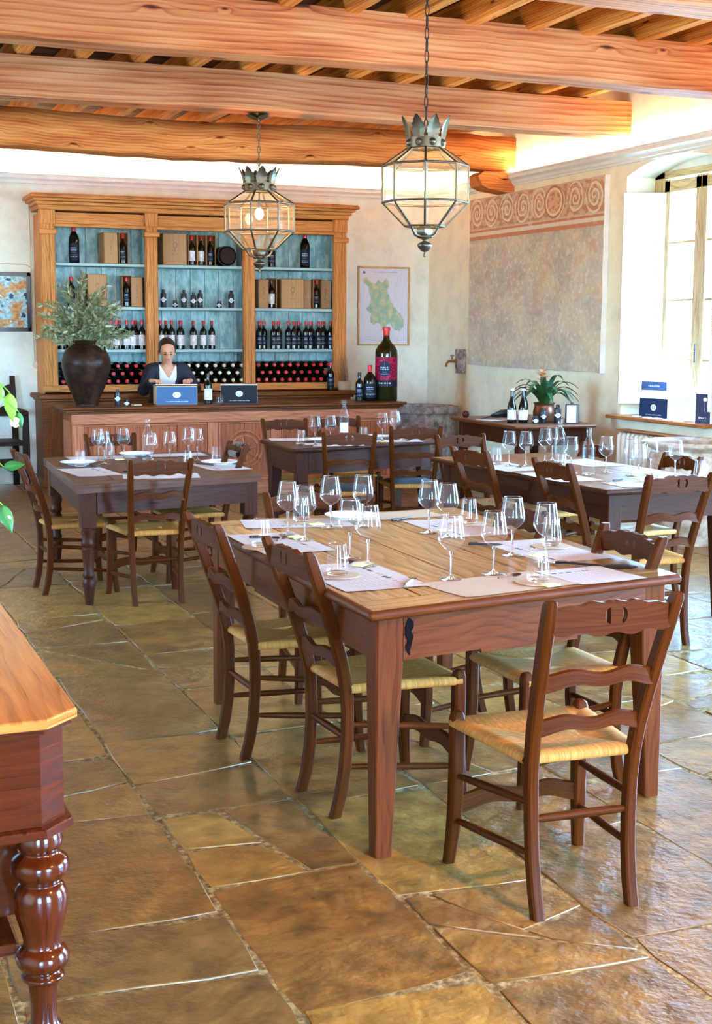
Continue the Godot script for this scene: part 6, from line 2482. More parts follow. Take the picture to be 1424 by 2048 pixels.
	m = field_mesh(hair, 0.007, 0.012, func(p: Vector3, d: float) -> float:
		var q: Vector3 = R.inverse() * (p - head)
		# hairline: free forehead and face
		var face := minf(minf(q.z - 0.005 - maxf(0.0, q.y - 0.06) * 0.7, 0.116 - q.y - absf(q.x) * 0.55), 0.066 - absf(q.x))
		return maxf(d, minf(face, 0.03)))
	part("hair", m, M.hair, o)
	for s in [-1.0, 1.0]:
		m = MB.new()
		m.ball(H.call(s * 0.029, 0.006, 0.077), Vector3(0.012, 0.0065, 0.009), 8)
		part("eye", m, M.eye_dark, o)
		m = MB.new()
		m.tube([H.call(s * 0.014, 0.024, 0.084), H.call(s * 0.03, 0.031, 0.081), H.call(s * 0.046, 0.026, 0.07)], [0.0036, 0.0042, 0.0025], 6)
		part("eyebrow", m, M.hair, o)
	m = MB.new()
	m.tube([H.call(-0.019, -0.055, 0.078), H.call(0, -0.053, 0.0855), H.call(0.019, -0.055, 0.078)], [0.003, 0.0055, 0.003], 8)
	part("lips", m, M.lips, o)

# ---------------------------------------------------------------- on the cabinet shelves
func build_shelf_contents() -> void:
	# x of photographed positions on the shelves, all in metres
	var zb := -14.17
	var sh := [2.262, 1.826, 1.39]
	var face := -0.3
	var big := pv([0.0, 0.0, 0.05, 0.0, 0.054, 0.01, 0.054, 0.23, 0.05, 0.262, 0.034, 0.295, 0.021, 0.32, 0.018, 0.34, 0.018, 0.4, 0.0, 0.4])
	# top shelf
	put(make_bottle(0.054, 0.4, M.bottle_glass, M.capsule_red, M.label_black, big, Vector2(0.08, 0.5), 0.8), "magnum_bottle", "large red-capped bottle standing alone on the left bay's top shelf", "bottle", Vector3(2.62, sh[0], zb), face)
	put(make_bottle(0.054, 0.4, M.bottle_glass, M.capsule_red, M.label_black, big, Vector2(0.08, 0.5), 0.8), "magnum_bottle", "large red-capped bottle on the right bay's top shelf, right of the lantern", "bottle", Vector3(5.12, sh[0], zb), face)
	put(make_bottle(0.04, 0.31, M.bottle_glass, M.capsule_red, M.label_black), "wine_bottle", "dark bottle behind the far lantern on the right bay's top shelf", "bottle", Vector3(4.74, sh[0], zb), face)
	case_closed("closed pale wooden wine case on the left bay's top shelf", Vector3(2.98, sh[0], -14.22), Vector3(0.15, 0.32, 0.2), 0.28)
	case_open("open wooden case holding a dark bottle, left bay's top shelf", Vector3(3.13, sh[0], -14.2), M.capsule_red, M.label_black)
	case_closed("wide closed wooden wine case on the middle bay's top shelf", Vector3(3.66, sh[0], -14.22), Vector3(0.26, 0.33, 0.2), 0.2)
	case_open("open wooden case with a white-labelled bottle next to the middle bay's wide closed case", Vector3(3.865, sh[0], -14.2), M.capsule_red, M.label_white)
	case_open("open wooden case with a white-labelled bottle, centre one of three in the middle bay", Vector3(3.965, sh[0], -14.2), M.capsule_red, M.label_white)
	case_open("open wooden case with a black-labelled bottle beside the small cask in the middle bay", Vector3(4.065, sh[0], -14.2), M.capsule_red, M.label_black)
	# small cask lying, its head towards the room
	var o := thing("small_cask", "small dark wooden cask lying on the middle bay's top shelf", "cask", Vector3(4.22, sh[0] + 0.108, -14.2))
	var m := MB.new()
	m.xf = Transform3D(Basis(Vector3(1, 0, 0), PI / 2), Vector3.ZERO)
	m.lathe(smooth_profile(pv([0.092, -0.14, 0.104, -0.06, 0.107, 0.0, 0.104, 0.06, 0.092, 0.13]), 3), 28, 40.0)
	part("staves", m, M.dark_oak, o)
	m = MB.new()
	m.xf = Transform3D(Basis(Vector3(1, 0, 0), PI / 2), Vector3.ZERO)
	m.lathe(pv([0.086, 0.128, 0.084, 0.118, 0.0, 0.118]), 28, 30.0)
	m.lathe(pv([0.086, -0.13, 0.0, -0.13]), 28, 30.0)
	part("head", m, M.dark_oak, o)
	for y in [-0.09, 0.085]:
		m = MB.new()
		m.xf = Transform3D(Basis(Vector3(1, 0, 0), PI / 2), Vector3.ZERO)
		m.lathe(pv([0.1, y - 0.013, 0.106, y - 0.013, 0.106, y + 0.013, 0.1, y + 0.013]), 28, 30.0)
		part("hoop", m, M.iron_dark, o)
	# second shelf, left bay (behind the olive branches)
	case_closed("closed wooden wine case half hidden by the olive branches, left bay's second shelf", Vector3(2.84, sh[1], -14.22), Vector3(0.2, 0.33, 0.2), 0.2)
	case_open("open wooden case with a red-capped bottle showing right of the olive branches", Vector3(3.16, sh[1], -14.2), M.capsule_red, M.label_black)
	case_closed("narrow closed wooden case at the right end of the left bay's second shelf", Vector3(3.28, sh[1], -14.22), Vector3(0.12, 0.31, 0.2), -0.1)
	put(make_bottle(0.04, 0.3, M.bottle_glass, M.capsule_red, M.label_black), "wine_bottle", "dark bottle glimpsed through the olive branches on the left bay's second shelf, left one", "bottle", Vector3(2.58, sh[1], zb), face)
	put(make_bottle(0.04, 0.3, M.bottle_glass, M.capsule_red, M.label_black), "wine_bottle", "dark bottle glimpsed through the olive branches beside the closed wooden case", "bottle", Vector3(2.7, sh[1], zb), face)
	# second shelf, middle bay: dark oil bottles and tiny jars
	var k := 0
	for d in [[3.535, 0], [3.66, 1], [3.755, 0], [3.858, 2], [3.93, 0], [4.14, 1], [4.272, 0]]:
		var at := Vector3(d[0], sh[1], -14.14)
		if d[1] == 1:
			put(oil_jar(0.026, 0.075), "oil_jar", "tiny dark jar with white badge on the middle bay's second shelf, %s one" % ("left" if d[0] < 4.0 else "right"), "jar", at, face, "tiny oil jars on the middle bay's second shelf")
		else:
			put(oil_bottle(0.03, 0.185 if d[1] == 0 else 0.16), "oil_bottle", "dark oil bottle with white badge, %s from the left on the middle bay's second shelf" % ORD[k], "bottle", at, face, "oil bottles on the middle bay's second shelf")
			k += 1
	# second shelf, right bay
	case_closed("narrow closed wooden case at the left of the right bay's second shelf", Vector3(4.63, sh[1], -14.22), Vector3(0.12, 0.31, 0.2), 0.2)
	case_open("open wooden case with a bright white-labelled bottle in the right bay", Vector3(4.745, sh[1], -14.2), M.capsule_black, M.label_white)
	case_closed("wide closed wooden case with a burned mark, middle of the right bay's second shelf", Vector3(4.97, sh[1], -14.22), Vector3(0.26, 0.32, 0.2), 0.12)
	case_closed("wooden case standing behind the left goblet on the right bay's second shelf", Vector3(5.15, sh[1], -14.26), Vector3(0.12, 0.31, 0.14), 0.05)
	case_open("open wooden case with a red-capped dark bottle between two goblets", Vector3(5.265, sh[1], -14.2), M.capsule_red, M.label_black)
	case_closed("wooden case standing behind the right goblet on the right bay's second shelf", Vector3(5.385, sh[1], -14.26), Vector3(0.13, 0.31, 0.14), -0.05)
	for x in [5.155, 5.375]:
		put(make_wine_glass(0.2, 0.045), "wine_glass", "empty goblet standing on the right bay's second shelf, %s of the red-capped bottle" % ("left" if x < 5.25 else "right"), "wine glass", Vector3(x, sh[1], -14.12), 0.0)
	# third shelf
	var proto := {}
	var rows := [
		["left bay's third shelf", M.label_white, [2.46, 2.515, 2.565, 2.62, 2.69, 2.76, 2.83, 2.9, 2.975, 3.03, 3.085, 3.14, 3.2, 3.25, 3.3]],
		["middle bay's third shelf", M.label_white, [3.497, 3.575, 3.616, 3.708, 3.74, 3.85, 3.96, 4.075]],
		["right bay's third shelf", M.label_black, [4.585, 4.66, 4.745, 4.8, 4.832, 4.915, 4.978, 5.06, 5.12, 5.172, 5.21, 5.265, 5.315, 5.36, 5.405]]]
	for r in rows:
		var p := make_bottle(0.037, 0.3, M.bottle_glass, M.capsule_red, r[1])
		for i in r[2].size():
			var b: Node3D = p if i == 0 else p.duplicate()
			var back: bool = (i % 3 == 1)
			var lab := "red-capped %s-labelled bottle, %s from left on the %s" % ["pale" if r[1] == M.label_white else "black", ORD[i], r[0]]
			put(b, "wine_bottle", lab, "bottle", Vector3(r[2][i], sh[2], -14.13 - (0.08 if back else 0.0) - rng.randf() * 0.01), face + rng.randf_range(-0.25, 0.25), "bottles in a row on the %s" % r[0])
	# bottles lying in stacks below, necks towards the room
	for st in [["left bay", M.capsule_red, 2.46, 3.31, 10], ["middle bay", M.capsule_cream, 3.49, 4.36, 10], ["right bay", M.capsule_red, 4.55, 5.36, 10]]:
		var p := make_bottle(0.041, 0.3, M.bottle_glass, st[1], null)
		var first := true
		for layer in 3:
			var cnt: int = st[4] if layer != 1 else st[4] - 1
			for i in cnt:
				var dx: float = (st[3] - st[2]) / (st[4] - 1)
				var x: float = st[2] + dx * (i + (0.5 if layer == 1 else 0.0))
				var b: Node3D = p if first else p.duplicate()
				first = false
				put(b, "lying_bottle", "%s-capped bottle lying in the %s's stack, %s layer, %s from the left" % ["red" if st[1] == M.capsule_red else "cream", st[0], ["bottom", "middle", "top"][layer], ORD[i]], "bottle", Vector3(x, 1.022 + 0.042 + layer * 0.078, -14.355), 0.0, "bottles stacked lying in the %s" % st[0])
				b.rotation = Vector3(PI / 2, 0, 0)
	# on the ledge of the base cupboard, right end
	put(make_bottle(0.039, 0.3, M.bottle_glass, M.capsule_red, M.label_black), "wine_bottle", "single dark bottle standing on the cabinet ledge in front of the right bay's stack", "bottle", Vector3(5.33, 0.945, -13.93), face)
	o = thing("dried_bouquet", "dried brown twigs standing in a small woven basket on the cabinet ledge", "bouquet", Vector3(5.48, 0.945, -13.9))
	m = MB.new()
	m.lathe(smooth_profile(pv([0.0, 0.0, 0.06, 0.0, 0.07, 0.03, 0.075, 0.09, 0.07, 0.1, 0.062, 0.09, 0.0, 0.05]), 3), 20, 50.0)
	part("basket", m, M.kraft, o)
	m = MB.new()
	var rr := RandomNumberGenerator.new()
	rr.seed = 8
	for i in 40:
		var a := rr.randf() * TAU
		var sp := rr.randf() * 0.07
		var h := rr.randf_range(0.16, 0.42)
		m.tube([Vector3(0, 0.06, 0), Vector3(sin(a) * sp * 0.6, h * 0.5, cos(a) * sp * 0.6), Vector3(sin(a) * sp - 0.03, h, cos(a) * sp)], [0.003, 0.002, 0.0015], 5)
	var tw := part("twigs", m, M.dry_twig, o)
	tw.set_meta("kind", "stuff")

func case_closed(label: String, at: Vector3, s: Vector3, turn: float) -> void:
	var o := thing("wine_case", label, "wooden case", at, turn - 0.2)
	part("case_body", bx(Vector3(0, s.y * 0.5, -0.004), Vector3(s.x, s.y, s.z - 0.01), 0.003), M.pale_box, o)
	var m := MB.new()
	m.box(Vector3(0, s.y * 0.5, s.z * 0.5 - 0.005), Vector3(s.x - 0.012, s.y - 0.012, 0.008), 0.002)
	var lid := part("lid", m, M.pale_box, o)
	part("burned_mark", quad_sheet(Vector3(0, s.y * 0.5, s.z * 0.5 - 0.0005), s.x - 0.016, s.y - 0.016), M.case_front, lid)

func case_open(label: String, at: Vector3, cap: Material, lab: Material) -> void:
	var w := 0.1
	var h := 0.325
	var d := 0.11
	var o := thing("wine_case", label.replace(" holding a dark bottle", ", a dark bottle inside"), "wooden case", at, -0.12)
	for s in [-1, 1]:
		part("side_board", bx(Vector3(s * (w * 0.5 - 0.004), h * 0.5, 0), Vector3(0.008, h, d), 0.002), M.pale_box, o)
		part("end_board", bx(Vector3(0, h * 0.5 + s * (h * 0.5 - 0.004), 0), Vector3(w - 0.017, 0.008, d), 0.002), M.pale_box, o)
	part("back_board", bx(Vector3(0, h * 0.5, -d * 0.5 + 0.004), Vector3(w - 0.017, h - 0.017, 0.006), 0.001), M.pale_box_inside, o)
	put(make_bottle(0.0365, 0.297, M.bottle_glass, cap, lab), "wine_bottle", "bottle inside the " + label.replace("open wooden case", "open case").replace(" holding", " with").replace(" next to the middle bay's wide closed case", " beside the wide closed case").replace(", centre one of three in the middle bay", ", centre of three").replace(" beside the small cask in the middle bay", " beside the cask"), "bottle", at + Vector3(-0.003, 0.009, 0.006), -0.3)


# ---------------------------------------------------------------- on the counter
func build_counter_things() -> void:
	var y := 0.881
	var o := thing("clay_jar", "big dark brown round-bellied clay jar standing on the counter's left end", "jar", Vector3(2.487, y, -12.97))
	var m := MB.new()
	m.lathe(smooth_profile(pv([0.0, 0.0, 0.1, 0.0, 0.106, 0.015, 0.125, 0.07, 0.19, 0.22, 0.228, 0.37, 0.222, 0.45, 0.18, 0.535, 0.128, 0.57, 0.118, 0.59, 0.13, 0.6, 0.128, 0.612, 0.105, 0.605, 0.1, 0.56, 0.0, 0.5]), 4), 44, 60.0)
	part("body", m, M.jar_clay, o)
	m = MB.new()
	m.lathe(pv([0.126, 0.585, 0.136, 0.592, 0.138, 0.606, 0.128, 0.615, 0.112, 0.612, 0.106, 0.6]), 40, 50.0)
	part("rim", m, M.jar_clay, o)
	# olive branches: stems and leaves
	o = thing("olive_branches", "loose spray of silvery green olive branches arranged in the dark clay jar", "branches", Vector3(2.487, y + 0.55, -12.97))
	var st := MB.new()
	var lf := [MB.new(), MB.new()]
	var rr := RandomNumberGenerator.new()
	rr.seed = 33
	for i in 105:
		var a := rr.randf() * TAU
		var reach := rr.randf_range(0.1, 0.46)
		var h := rr.randf_range(0.14, 0.6) * (1.15 - reach)
		if i > 80:
			reach = rr.randf_range(0.36, 0.5)
			h = rr.randf_range(0.0, 0.22)
		var d := Vector3(sin(a), 0, cos(a) * 0.55)
		var pts := []
		for s in 8:
			var t := s / 7.0
			pts.append(d * reach * pow(t, 1.15) + Vector3(0, 0.02 + h * (1.7 * t - 0.55 * t * t * (1.0 + reach)), 0) + Vector3(rr.randf_range(-1, 1), rr.randf_range(-1, 1), rr.randf_range(-1, 1)) * 0.012 * t)
		st.tube(pts, [0.0045, 0.004, 0.0035, 0.003, 0.0025, 0.002, 0.0016, 0.001], 5)
		for s in range(1, 8):
			for q in 9:
				var t := rr.randf()
				var p: Vector3 = pts[s - 1].lerp(pts[s], t)
				var along: Vector3 = (pts[s] - pts[s - 1]).normalized()
				var dirv := (along + Vector3(rr.randf_range(-1, 1), rr.randf_range(-0.8, 1), rr.randf_range(-1, 1)) * 0.95).normalized()
				var side := dirv.cross(Vector3(rr.randf_range(-1, 1), rr.randf_range(-1, 1), rr.randf_range(-1, 1))).normalized()
				var nn := dirv.cross(side).normalized()
				var L := rr.randf_range(0.04, 0.075)
				var W := L * 0.16
				var g: MB = lf[0 if rr.randf() < 0.62 else 1]
				var e := p + dirv * L
				var mid := p + dirv * L * 0.5 + nn * L * 0.06
				g.quad(p, mid + side * W, e, mid - side * W, nn, (nn + side * 0.3).normalized(), nn, (nn - side * 0.3).normalized())
	var stems := part("stems", st, M.twig, o)
	stems.set_meta("kind", "stuff")
	var fo := part("leaves", lf[0], M.olive_leaf, o)
	fo.set_meta("kind", "stuff")
	fo = part("leaves", lf[1], M.olive_leaf_pale, o)
	fo.set_meta("kind", "stuff")
	# small things by the jar
	put(oil_bottle(0.028, 0.155), "oil_bottle", "dark oil bottle with white badge on the counter beside the clay jar", "bottle", Vector3(2.755, y, -12.86), -0.2)
	put(oil_jar(0.026, 0.06), "oil_jar", "tiny dark jar with white badge on the counter right of the clay jar", "jar", Vector3(2.84, y, -12.84), -0.2)
	m = MB.new()
	m.box(Vector3(0, 0.006, 0), Vector3(0.09, 0.012, 0.06), 0.004)
	solo("napkin", "small folded pale napkin on the counter between the jar and the blue box", "napkin", m, M.kraft, Vector3(2.93, y, -12.83), 0.3)
	# blue carton under the woman's hands
	o = thing("carton", "blue-fronted carton with a white round emblem under the woman's hands", "box", Vector3(3.345, y, -12.97), -0.12)
	part("case", bx(Vector3(0, 0.09, 0), Vector3(0.4, 0.18, 0.22), 0.004), M.card_brown, o)
	part("printed_front", quad_sheet(Vector3(0.0, 0.088, 0.1112), 0.392, 0.168), M.print_blue, o)
	m = MB.new()
	m.xf = Transform3D(Basis(Vector3(1, 0, 0), -0.06), Vector3(0, 0.184, 0))
	m.box(Vector3(0, 0.003, 0), Vector3(0.404, 0.007, 0.224), 0.002)
	part("lid", m, M.white_card, o)
	# bottle, tumbler, black carton
	put(make_bottle(0.041, 0.295, M.bottle_glass, M.capsule_black, M.label_white), "wine_bottle", "white-labelled bottle on the counter between the blue and the black carton", "bottle", Vector3(3.655, y, -12.9), -0.25)
	put(make_tumbler(0.09), "tumbler", "empty tumbler on the counter right beside the white-labelled bottle", "tumbler", Vector3(3.765, y, -12.86), 0.0)
	o = thing("carton", "black-fronted carton with a white round emblem and a white end on the counter", "box", Vector3(3.99, y, -12.96), -0.3)
	part("case", bx(Vector3(0, 0.09, 0), Vector3(0.36, 0.18, 0.2), 0.004), M.white_card, o)
	part("printed_front", quad_sheet(Vector3(0, 0.09, 0.1012), 0.355, 0.176), M.print_black, o)
	part("lid", bx(Vector3(0, 0.183, 0), Vector3(0.364, 0.006, 0.204), 0.002), M.white_card, o)
	# three bottles at the right end
	put(make_bottle(0.041, 0.29, M.bottle_glass, M.capsule_black, M.label_black), "wine_bottle", "smallest of the three bottles at the counter's right end", "bottle", Vector3(5.262, y, -12.93), -0.35)
	var dm := pv([0.0, 0.0, 0.062, 0.0, 0.068, 0.012, 0.068, 0.2, 0.062, 0.232, 0.045, 0.26, 0.026, 0.282, 0.021, 0.3, 0.02, 0.36, 0.0, 0.36])
	o = make_bottle(0.068, 0.36, M.bottle_glass, null, M.label_black, dm, Vector2(0.1, 0.5))
	put(o, "magnum_bottle", "squat black-labelled bottle with red wax neck, middle of the counter's three bottles", "bottle", Vector3(5.378, y, -12.93), -0.35)
	m = MB.new()
	m.lathe(pv([0.0215, 0.285, 0.0225, 0.3, 0.0225, 0.342, 0.025, 0.344, 0.025, 0.36, 0.021, 0.365, 0.0, 0.366]), 16, 30.0)
	part("capsule", m, M.capsule_red, o)
	var gp := pv([0.0, 0.0, 0.108, 0.0, 0.116, 0.015, 0.116, 0.48, 0.112, 0.515, 0.09, 0.56, 0.055, 0.595, 0.036, 0.625, 0.031, 0.66, 0.029, 0.73, 0.0, 0.73])
	o = make_bottle(0.116, 0.735, M.bottle_glass_green, null, M.label_crimson, gp, Vector2(0.2, 0.61))
	put(o, "giant_bottle", "giant green wine bottle with crimson patterned label, tallest of the counter's three", "bottle", Vector3(5.567, y, -12.95), -0.35)
	m = MB.new()
	m.lathe(pv([0.032, 0.665, 0.034, 0.67, 0.034, 0.715, 0.04, 0.718, 0.04, 0.745, 0.034, 0.752, 0.0, 0.753]), 20, 30.0)
	part("capsule", m, M.capsule_red, o)

# ---------------------------------------------------------------- on the tables
var glass0: Node3D
var tumb0: Node3D
var water0: Node3D

func wg(label: String, x: float, h: float, z: float, group: String, s := 1.0) -> void:
	var first := glass0 == null
	if first:
		glass0 = make_wine_glass()
	var g: Node3D = glass0 if first else glass0.duplicate()
	put(g, "wine_glass", label, "wine glass", Vector3(x, h + 0.0015, z), rng.randf() * 3.0, group)
	g.scale = Vector3.ONE * s

func tb(label: String, x: float, h: float, z: float, group: String) -> void:
	var first := tumb0 == null
	if first:
		tumb0 = make_tumbler()
	put(tumb0 if first else tumb0.duplicate(), "tumbler", label, "tumbler", Vector3(x, h + 0.0025, z), 0.0, group)

func wbottle(label: String, x: float, h: float, z: float, s := 1.0) -> void:
	if water0 == null:
		water0 = make_water_bottle()
	var b: Node3D = water0.duplicate()
	if label.find("counter-side") < 0:
		b.get_node("label").free()
	put(b, "water_bottle", label, "bottle", Vector3(x, h + 0.0015, z), -0.4, "clear water bottles")
	b.scale = Vector3.ONE * s

func sheet_paper(label: String, x: float, h: float, z: float, w: float, d: float, turn: float, plain := false, group := "tasting sheets") -> void:
	# w across the reader, d away from the reader; turn 0 = reader stands towards the camera (+z)
	var m := MB.new()
	m.sheet(6, 6, func(u: float, v: float) -> Vector3:
		var lift := 0.0012 + 0.0016 * pow(absf(2 * u - 1), 3.0) * pow(absf(2 * v - 1), 2.0)
		return Vector3((u - 0.5) * w, lift, (v - 0.5) * d), 0.0006)
	solo("tasting_sheet" if not plain else "place_mat", label, "paper" if not plain else "place mat", m, M.tasting_sheet if not plain else M.kraft, Vector3(x, h, z), turn, group)

func pen(label: String, a: Vector3, b: Vector3, white := false) -> void:
	var o := thing("pen", label, "pen", a, 0.0)
	var d := (b - a)
	var m := MB.new()
	var up := Vector3(0, 0.006, 0)
	m.tube([up, up + d * 0.86], [0.0042], 8)
	part("barrel", m, M.pen_white if white else M.pen_black, o)
	m = MB.new()
	m.tube([up + d * 0.85, up + d * 0.88, up + d], [0.0046, 0.0046, 0.001], 8)
	part("tip", m, M.pen_black, o)
	m = MB.new()
	m.tube([up - d * 0.04, up + d * 0.08], [0.0048], 8)
	m.box(up + d * 0.12 + Vector3(0, 0.006, 0), Vector3(0.004, 0.002, 0.004) + d.abs() * 0.2, 0.0005)
	part("cap", m, M.pen_black, o)

func plate(label: String, x: float, h: float, z: float, r := 0.115) -> void:
	var o := thing("plate", label, "plate", Vector3(x, h + 0.002, z))
	var m := MB.new()
	m.lathe(smooth_profile(pv([0.0, 0.0, r * 0.55, 0.0, r * 0.62, 0.003, r * 0.95, 0.016, r, 0.019]), 3), 36, 60.0)
	part("underside", m, M.porcelain, o)
	m = MB.new()
	m.lathe(smooth_profile(pv([r, 0.019, r * 0.96, 0.02, r * 0.64, 0.007, r * 0.55, 0.004, 0.0, 0.004]), 3), 36, 60.0)
	part("well", m, M.porcelain, o)

func coaster(label: String, x: float, h: float, z: float, r := 0.075) -> void:
	var m := MB.new()
	m.lathe(pv([0.0, 0.0, r, 0.0, r, 0.002, 0.0, 0.002]), 24, 30.0)
	solo("coaster", label, "coaster", m, M.kraft, Vector3(x, h + 0.0006, z), 0.0, "kraft coasters under the tumblers")

func pourer(label: String, x: float, h: float, z: float, turn: float) -> void:
	var o := thing("spoon", label, "spoon", Vector3(x, h + 0.003, z), turn, "small bronze spoons")
	var m := MB.new()
	m.sheet(8, 8, func(u: float, v: float) -> Vector3:
		var a := v * TAU
		return Vector3(sin(a) * 0.016 * u, 0.008 * u * u, cos(a) * 0.024 * u), 0.0012)
	part("bowl", m, M.copper_pot, o)
	m = MB.new()
	m.tube([Vector3(0, 0.008, 0.022), Vector3(0, 0.009, 0.05), Vector3(0, 0.006, 0.09)], [0.003, 0.0022, 0.003], 6)
	part("handle", m, M.copper_pot, o)

func note(label: String, x: float, h: float, z: float, turn: float) -> void:
	var m := MB.new()
	m.box(Vector3(0, 0.003, 0), Vector3(0.055, 0.006, 0.04), 0.001)
	solo("note_pad", label, "note pad", m, M.yellow_note, Vector3(x, h + 0.001, z), turn, "pale yellow note pads")

func build_table_settings() -> void:
	# --- near table
	var h := 0.79
	var G := "wine glasses on the near table"
	var A := [
		[1.788, -5.152, "wine glass at the near table's far left, leftmost of all there"], [1.803, -4.993, "wine glass overlapping the leftmost one, just in front of its right side"],
		[2.019, -5.274, "single wine glass standing before the round white plate"], [2.163, -5.267, "wine glass right of the plate, its bowl seen above the front pair"],
		[1.813, -4.538, "left glass of the tall front pair at the near table's centre left"], [1.814, -4.369, "right glass of the tall front pair at the near table's centre left"],
		[2.346, -5.003, "left glass of the pair at the near table's far right place"], [2.365, -4.87, "right glass of the pair at the near table's far right place"],
		[1.973, -4.031, "big wine glass nearest to the bare plank strip, left of the front right group"], [2.15, -4.064, "wine glass in front of the kraft mat, right neighbour of the biggest bowl"],
		[2.398, -4.389, "wine glass on the white sheet at the window side, left of its pair"], [2.43, -4.2, "wine glass on the white sheet at the window side, right of its pair"]]
	for a in A:
		wg(a[2], a[0], h, a[1], G)
	var T := [[1.586, -4.877, "tumbler at the far place of the near table's left side"], [1.96, -5.47, "tumbler behind the two leftmost glasses on the near table"], [1.639, -4.216, "tumbler at the front place of the near table's left side"], [2.61, -5.165, "tumbler at the far place of the near table's window side"], [2.214, -3.872, "tumbler on the short end of the near table, closest to us"], [2.635, -4.511, "tumbler behind the right glass of the window side pair"]]
	for t in T:
		coaster("round kraft coaster under the " + t[2].replace("at the far place of", "at far place,").replace("at the front place of", "at front place,").replace("on the short end of the near table, closest to us", "closest to us"), t[0] + 0.0, h + 0.003, t[1])
		tb(t[2], t[0], h + 0.004, t[1], "tumblers on the near table")
	sheet_paper("printed tasting sheet at the front place of the near table's left side", 1.705, h, -4.2, 0.5, 0.3, -PI / 2 + 0.03)
	sheet_paper("printed tasting sheet at the far place of the near table's left side", 1.69, h, -4.97, 0.5, 0.28, -PI / 2)
	sheet_paper("printed tasting sheet at the near table's far end, below the tumbler and plate", 1.93, h, -5.45, 0.46, 0.26, PI - 0.2)
	sheet_paper("printed tasting sheet at the far place of the near table's window side", 2.52, h, -5.1, 0.5, 0.28, PI / 2)
	sheet_paper("printed tasting sheet at the front place of the near table's window side", 2.57, h, -4.45, 0.5, 0.29, PI / 2)
	sheet_paper("kraft place mat on the short end of the near table, closest to us", 2.085, h, -3.9, 0.46, 0.27, 0.16, true, "kraft place mats")
	sheet_paper("printed tasting sheet at the near table's front right corner under the black pen", 2.45, h + 0.001, -3.93, 0.27, 0.27, 0.1)
	sheet_paper("kraft place mat at the far right of the near table's far end", 2.43, h, -5.53, 0.4, 0.22, 0.05, true, "kraft place mats")
	pen("white pen with black cap lying on bare wood near the table's front left", Vector3(1.85, h, -4.06), Vector3(1.765, h, -3.95), true)
	pen("black pen lying beside the dark knot at the table's front right corner", Vector3(2.46, h, -4.17), Vector3(2.575, h, -4.06))
	pen("black pen at the edge of the sheet between the right side's two places", Vector3(2.36, h, -4.66), Vector3(2.47, h, -4.6))
	pen("black pen at the sheet's corner near the round plate", Vector3(2.34, h, -5.36), Vector3(2.46, h, -5.42))
	pen("black pen on the left far sheet under the leftmost glasses", Vector3(1.62, h, -5.12), Vector3(1.75, h, -5.05))
	pen("black pen between the two left side sheets of the near table", Vector3(1.6, h, -4.56), Vector3(1.7, h, -4.64))
	plate("round white plate at the far end of the near table", 2.2, h, -5.5)
	pourer("small bronze spoon on the far left sheet near the tumbler", 1.725, h + 0.002, -5.03, -0.6)
	pourer("small bronze spoon by the foot of the tall front pair", 1.76, h + 0.002, -4.41, -0.6)
	pourer("small steel-brown spoon lying by the glass before the kraft mat", 2.19, h + 0.002, -3.98, -1.2)
	note("pale yellow note pad on the front left sheet", 1.79, h + 0.002, -4.37, 0.5)
	note("pale yellow note pad on the far left sheet", 1.79, h + 0.002, -5.06, 0.4)
	note("pale yellow note pad near the far end's tumbler", 1.99, h + 0.002, -5.36, 0.1)
	note("pale yellow note pad on the far window side sheet", 2.42, h + 0.002, -5.02, 0.1)
	note("pale yellow note pad under the window side's front pair", 2.47, h + 0.002, -4.33, 0.4)
	note("pale yellow note pad behind the closest tumbler", 2.22, h + 0.002, -3.8, 0.2)
	# dark knot worn into the top
	var m := MB.new()
	m.lathe(pv([0.0, 0.0, 0.05, 0.0, 0.048, 0.0009, 0.0, 0.0011]), 24, 30.0)
	m.xf = Transform3D()
	var kn := solo("burn_stain", "dark round burn stain on the table top beside the black pen", "stain", m, M.dark_oak, Vector3(2.63, h, -4.04))
	kn.scale = Vector3(1.5, 1, 1.0)
	# --- long window table
	h = 0.77
	G = "wine glasses on the long window table"
	A = [[4.065, -7.502, "leftmost wine glass on the long window table"], [4.155, -7.45, "wine glass next to the leftmost one on the long window table"], [4.391, -7.624, "wine glass left of the far water bottle on the long window table"], [4.5, -7.72, "wine glass right behind the far water bottle"],
		[4.21, -7.0, "wine glass left of the near water bottle on the long window table"], [4.42, -6.95, "wine glass right of the near water bottle on the long window table"], [4.467, -6.758, "wine glass at the left of the window table's near right cluster"], [4.33, -6.47, "wine glass in front of the window table's near right cluster"], [4.6, -6.75, "wine glass at the middle back of the window table's near right cluster"], [4.68, -6.62, "rightmost wine glass of the window table's near right cluster"]]
	for a in A:
		wg(a[2], a[0], h, a[1], G)
	wbottle("tall clear water bottle, farther of the two on the long window table", 4.48, h, -7.593, 1.02)
	wbottle("tall clear water bottle, nearer of the two on the long window table", 4.252, h, -6.877, 1.02)
	for t in [[4.02, -7.585, "tumbler at the far left place of the long window table"], [4.203, -7.1, "tumbler just left of the near water bottle"], [4.73, -6.45, "tumbler before the right side chair's crest on the long window table"]]:
		tb(t[2], t[0], h + 0.002, t[1], "tumblers on the long window table")
	sheet_paper("printed tasting sheet at the far place of the window table's aisle side", 4.02, h, -7.45, 0.5, 0.28, -PI / 2)
	sheet_paper("printed tasting sheet at the middle of the window table's aisle side", 4.04, h, -6.85, 0.52, 0.28, -PI / 2)
	sheet_paper("printed tasting sheet at the window table's near end", 4.35, h, -6.36, 0.5, 0.26, 0.0)
	sheet_paper("printed tasting sheet at the nearer place of the window table's radiator side", 4.67, h, -6.75, 0.46, 0.26, PI / 2)
	sheet_paper("printed tasting sheet at the farther place of the window table's radiator side", 4.64, h, -7.5, 0.46, 0.26, PI / 2)
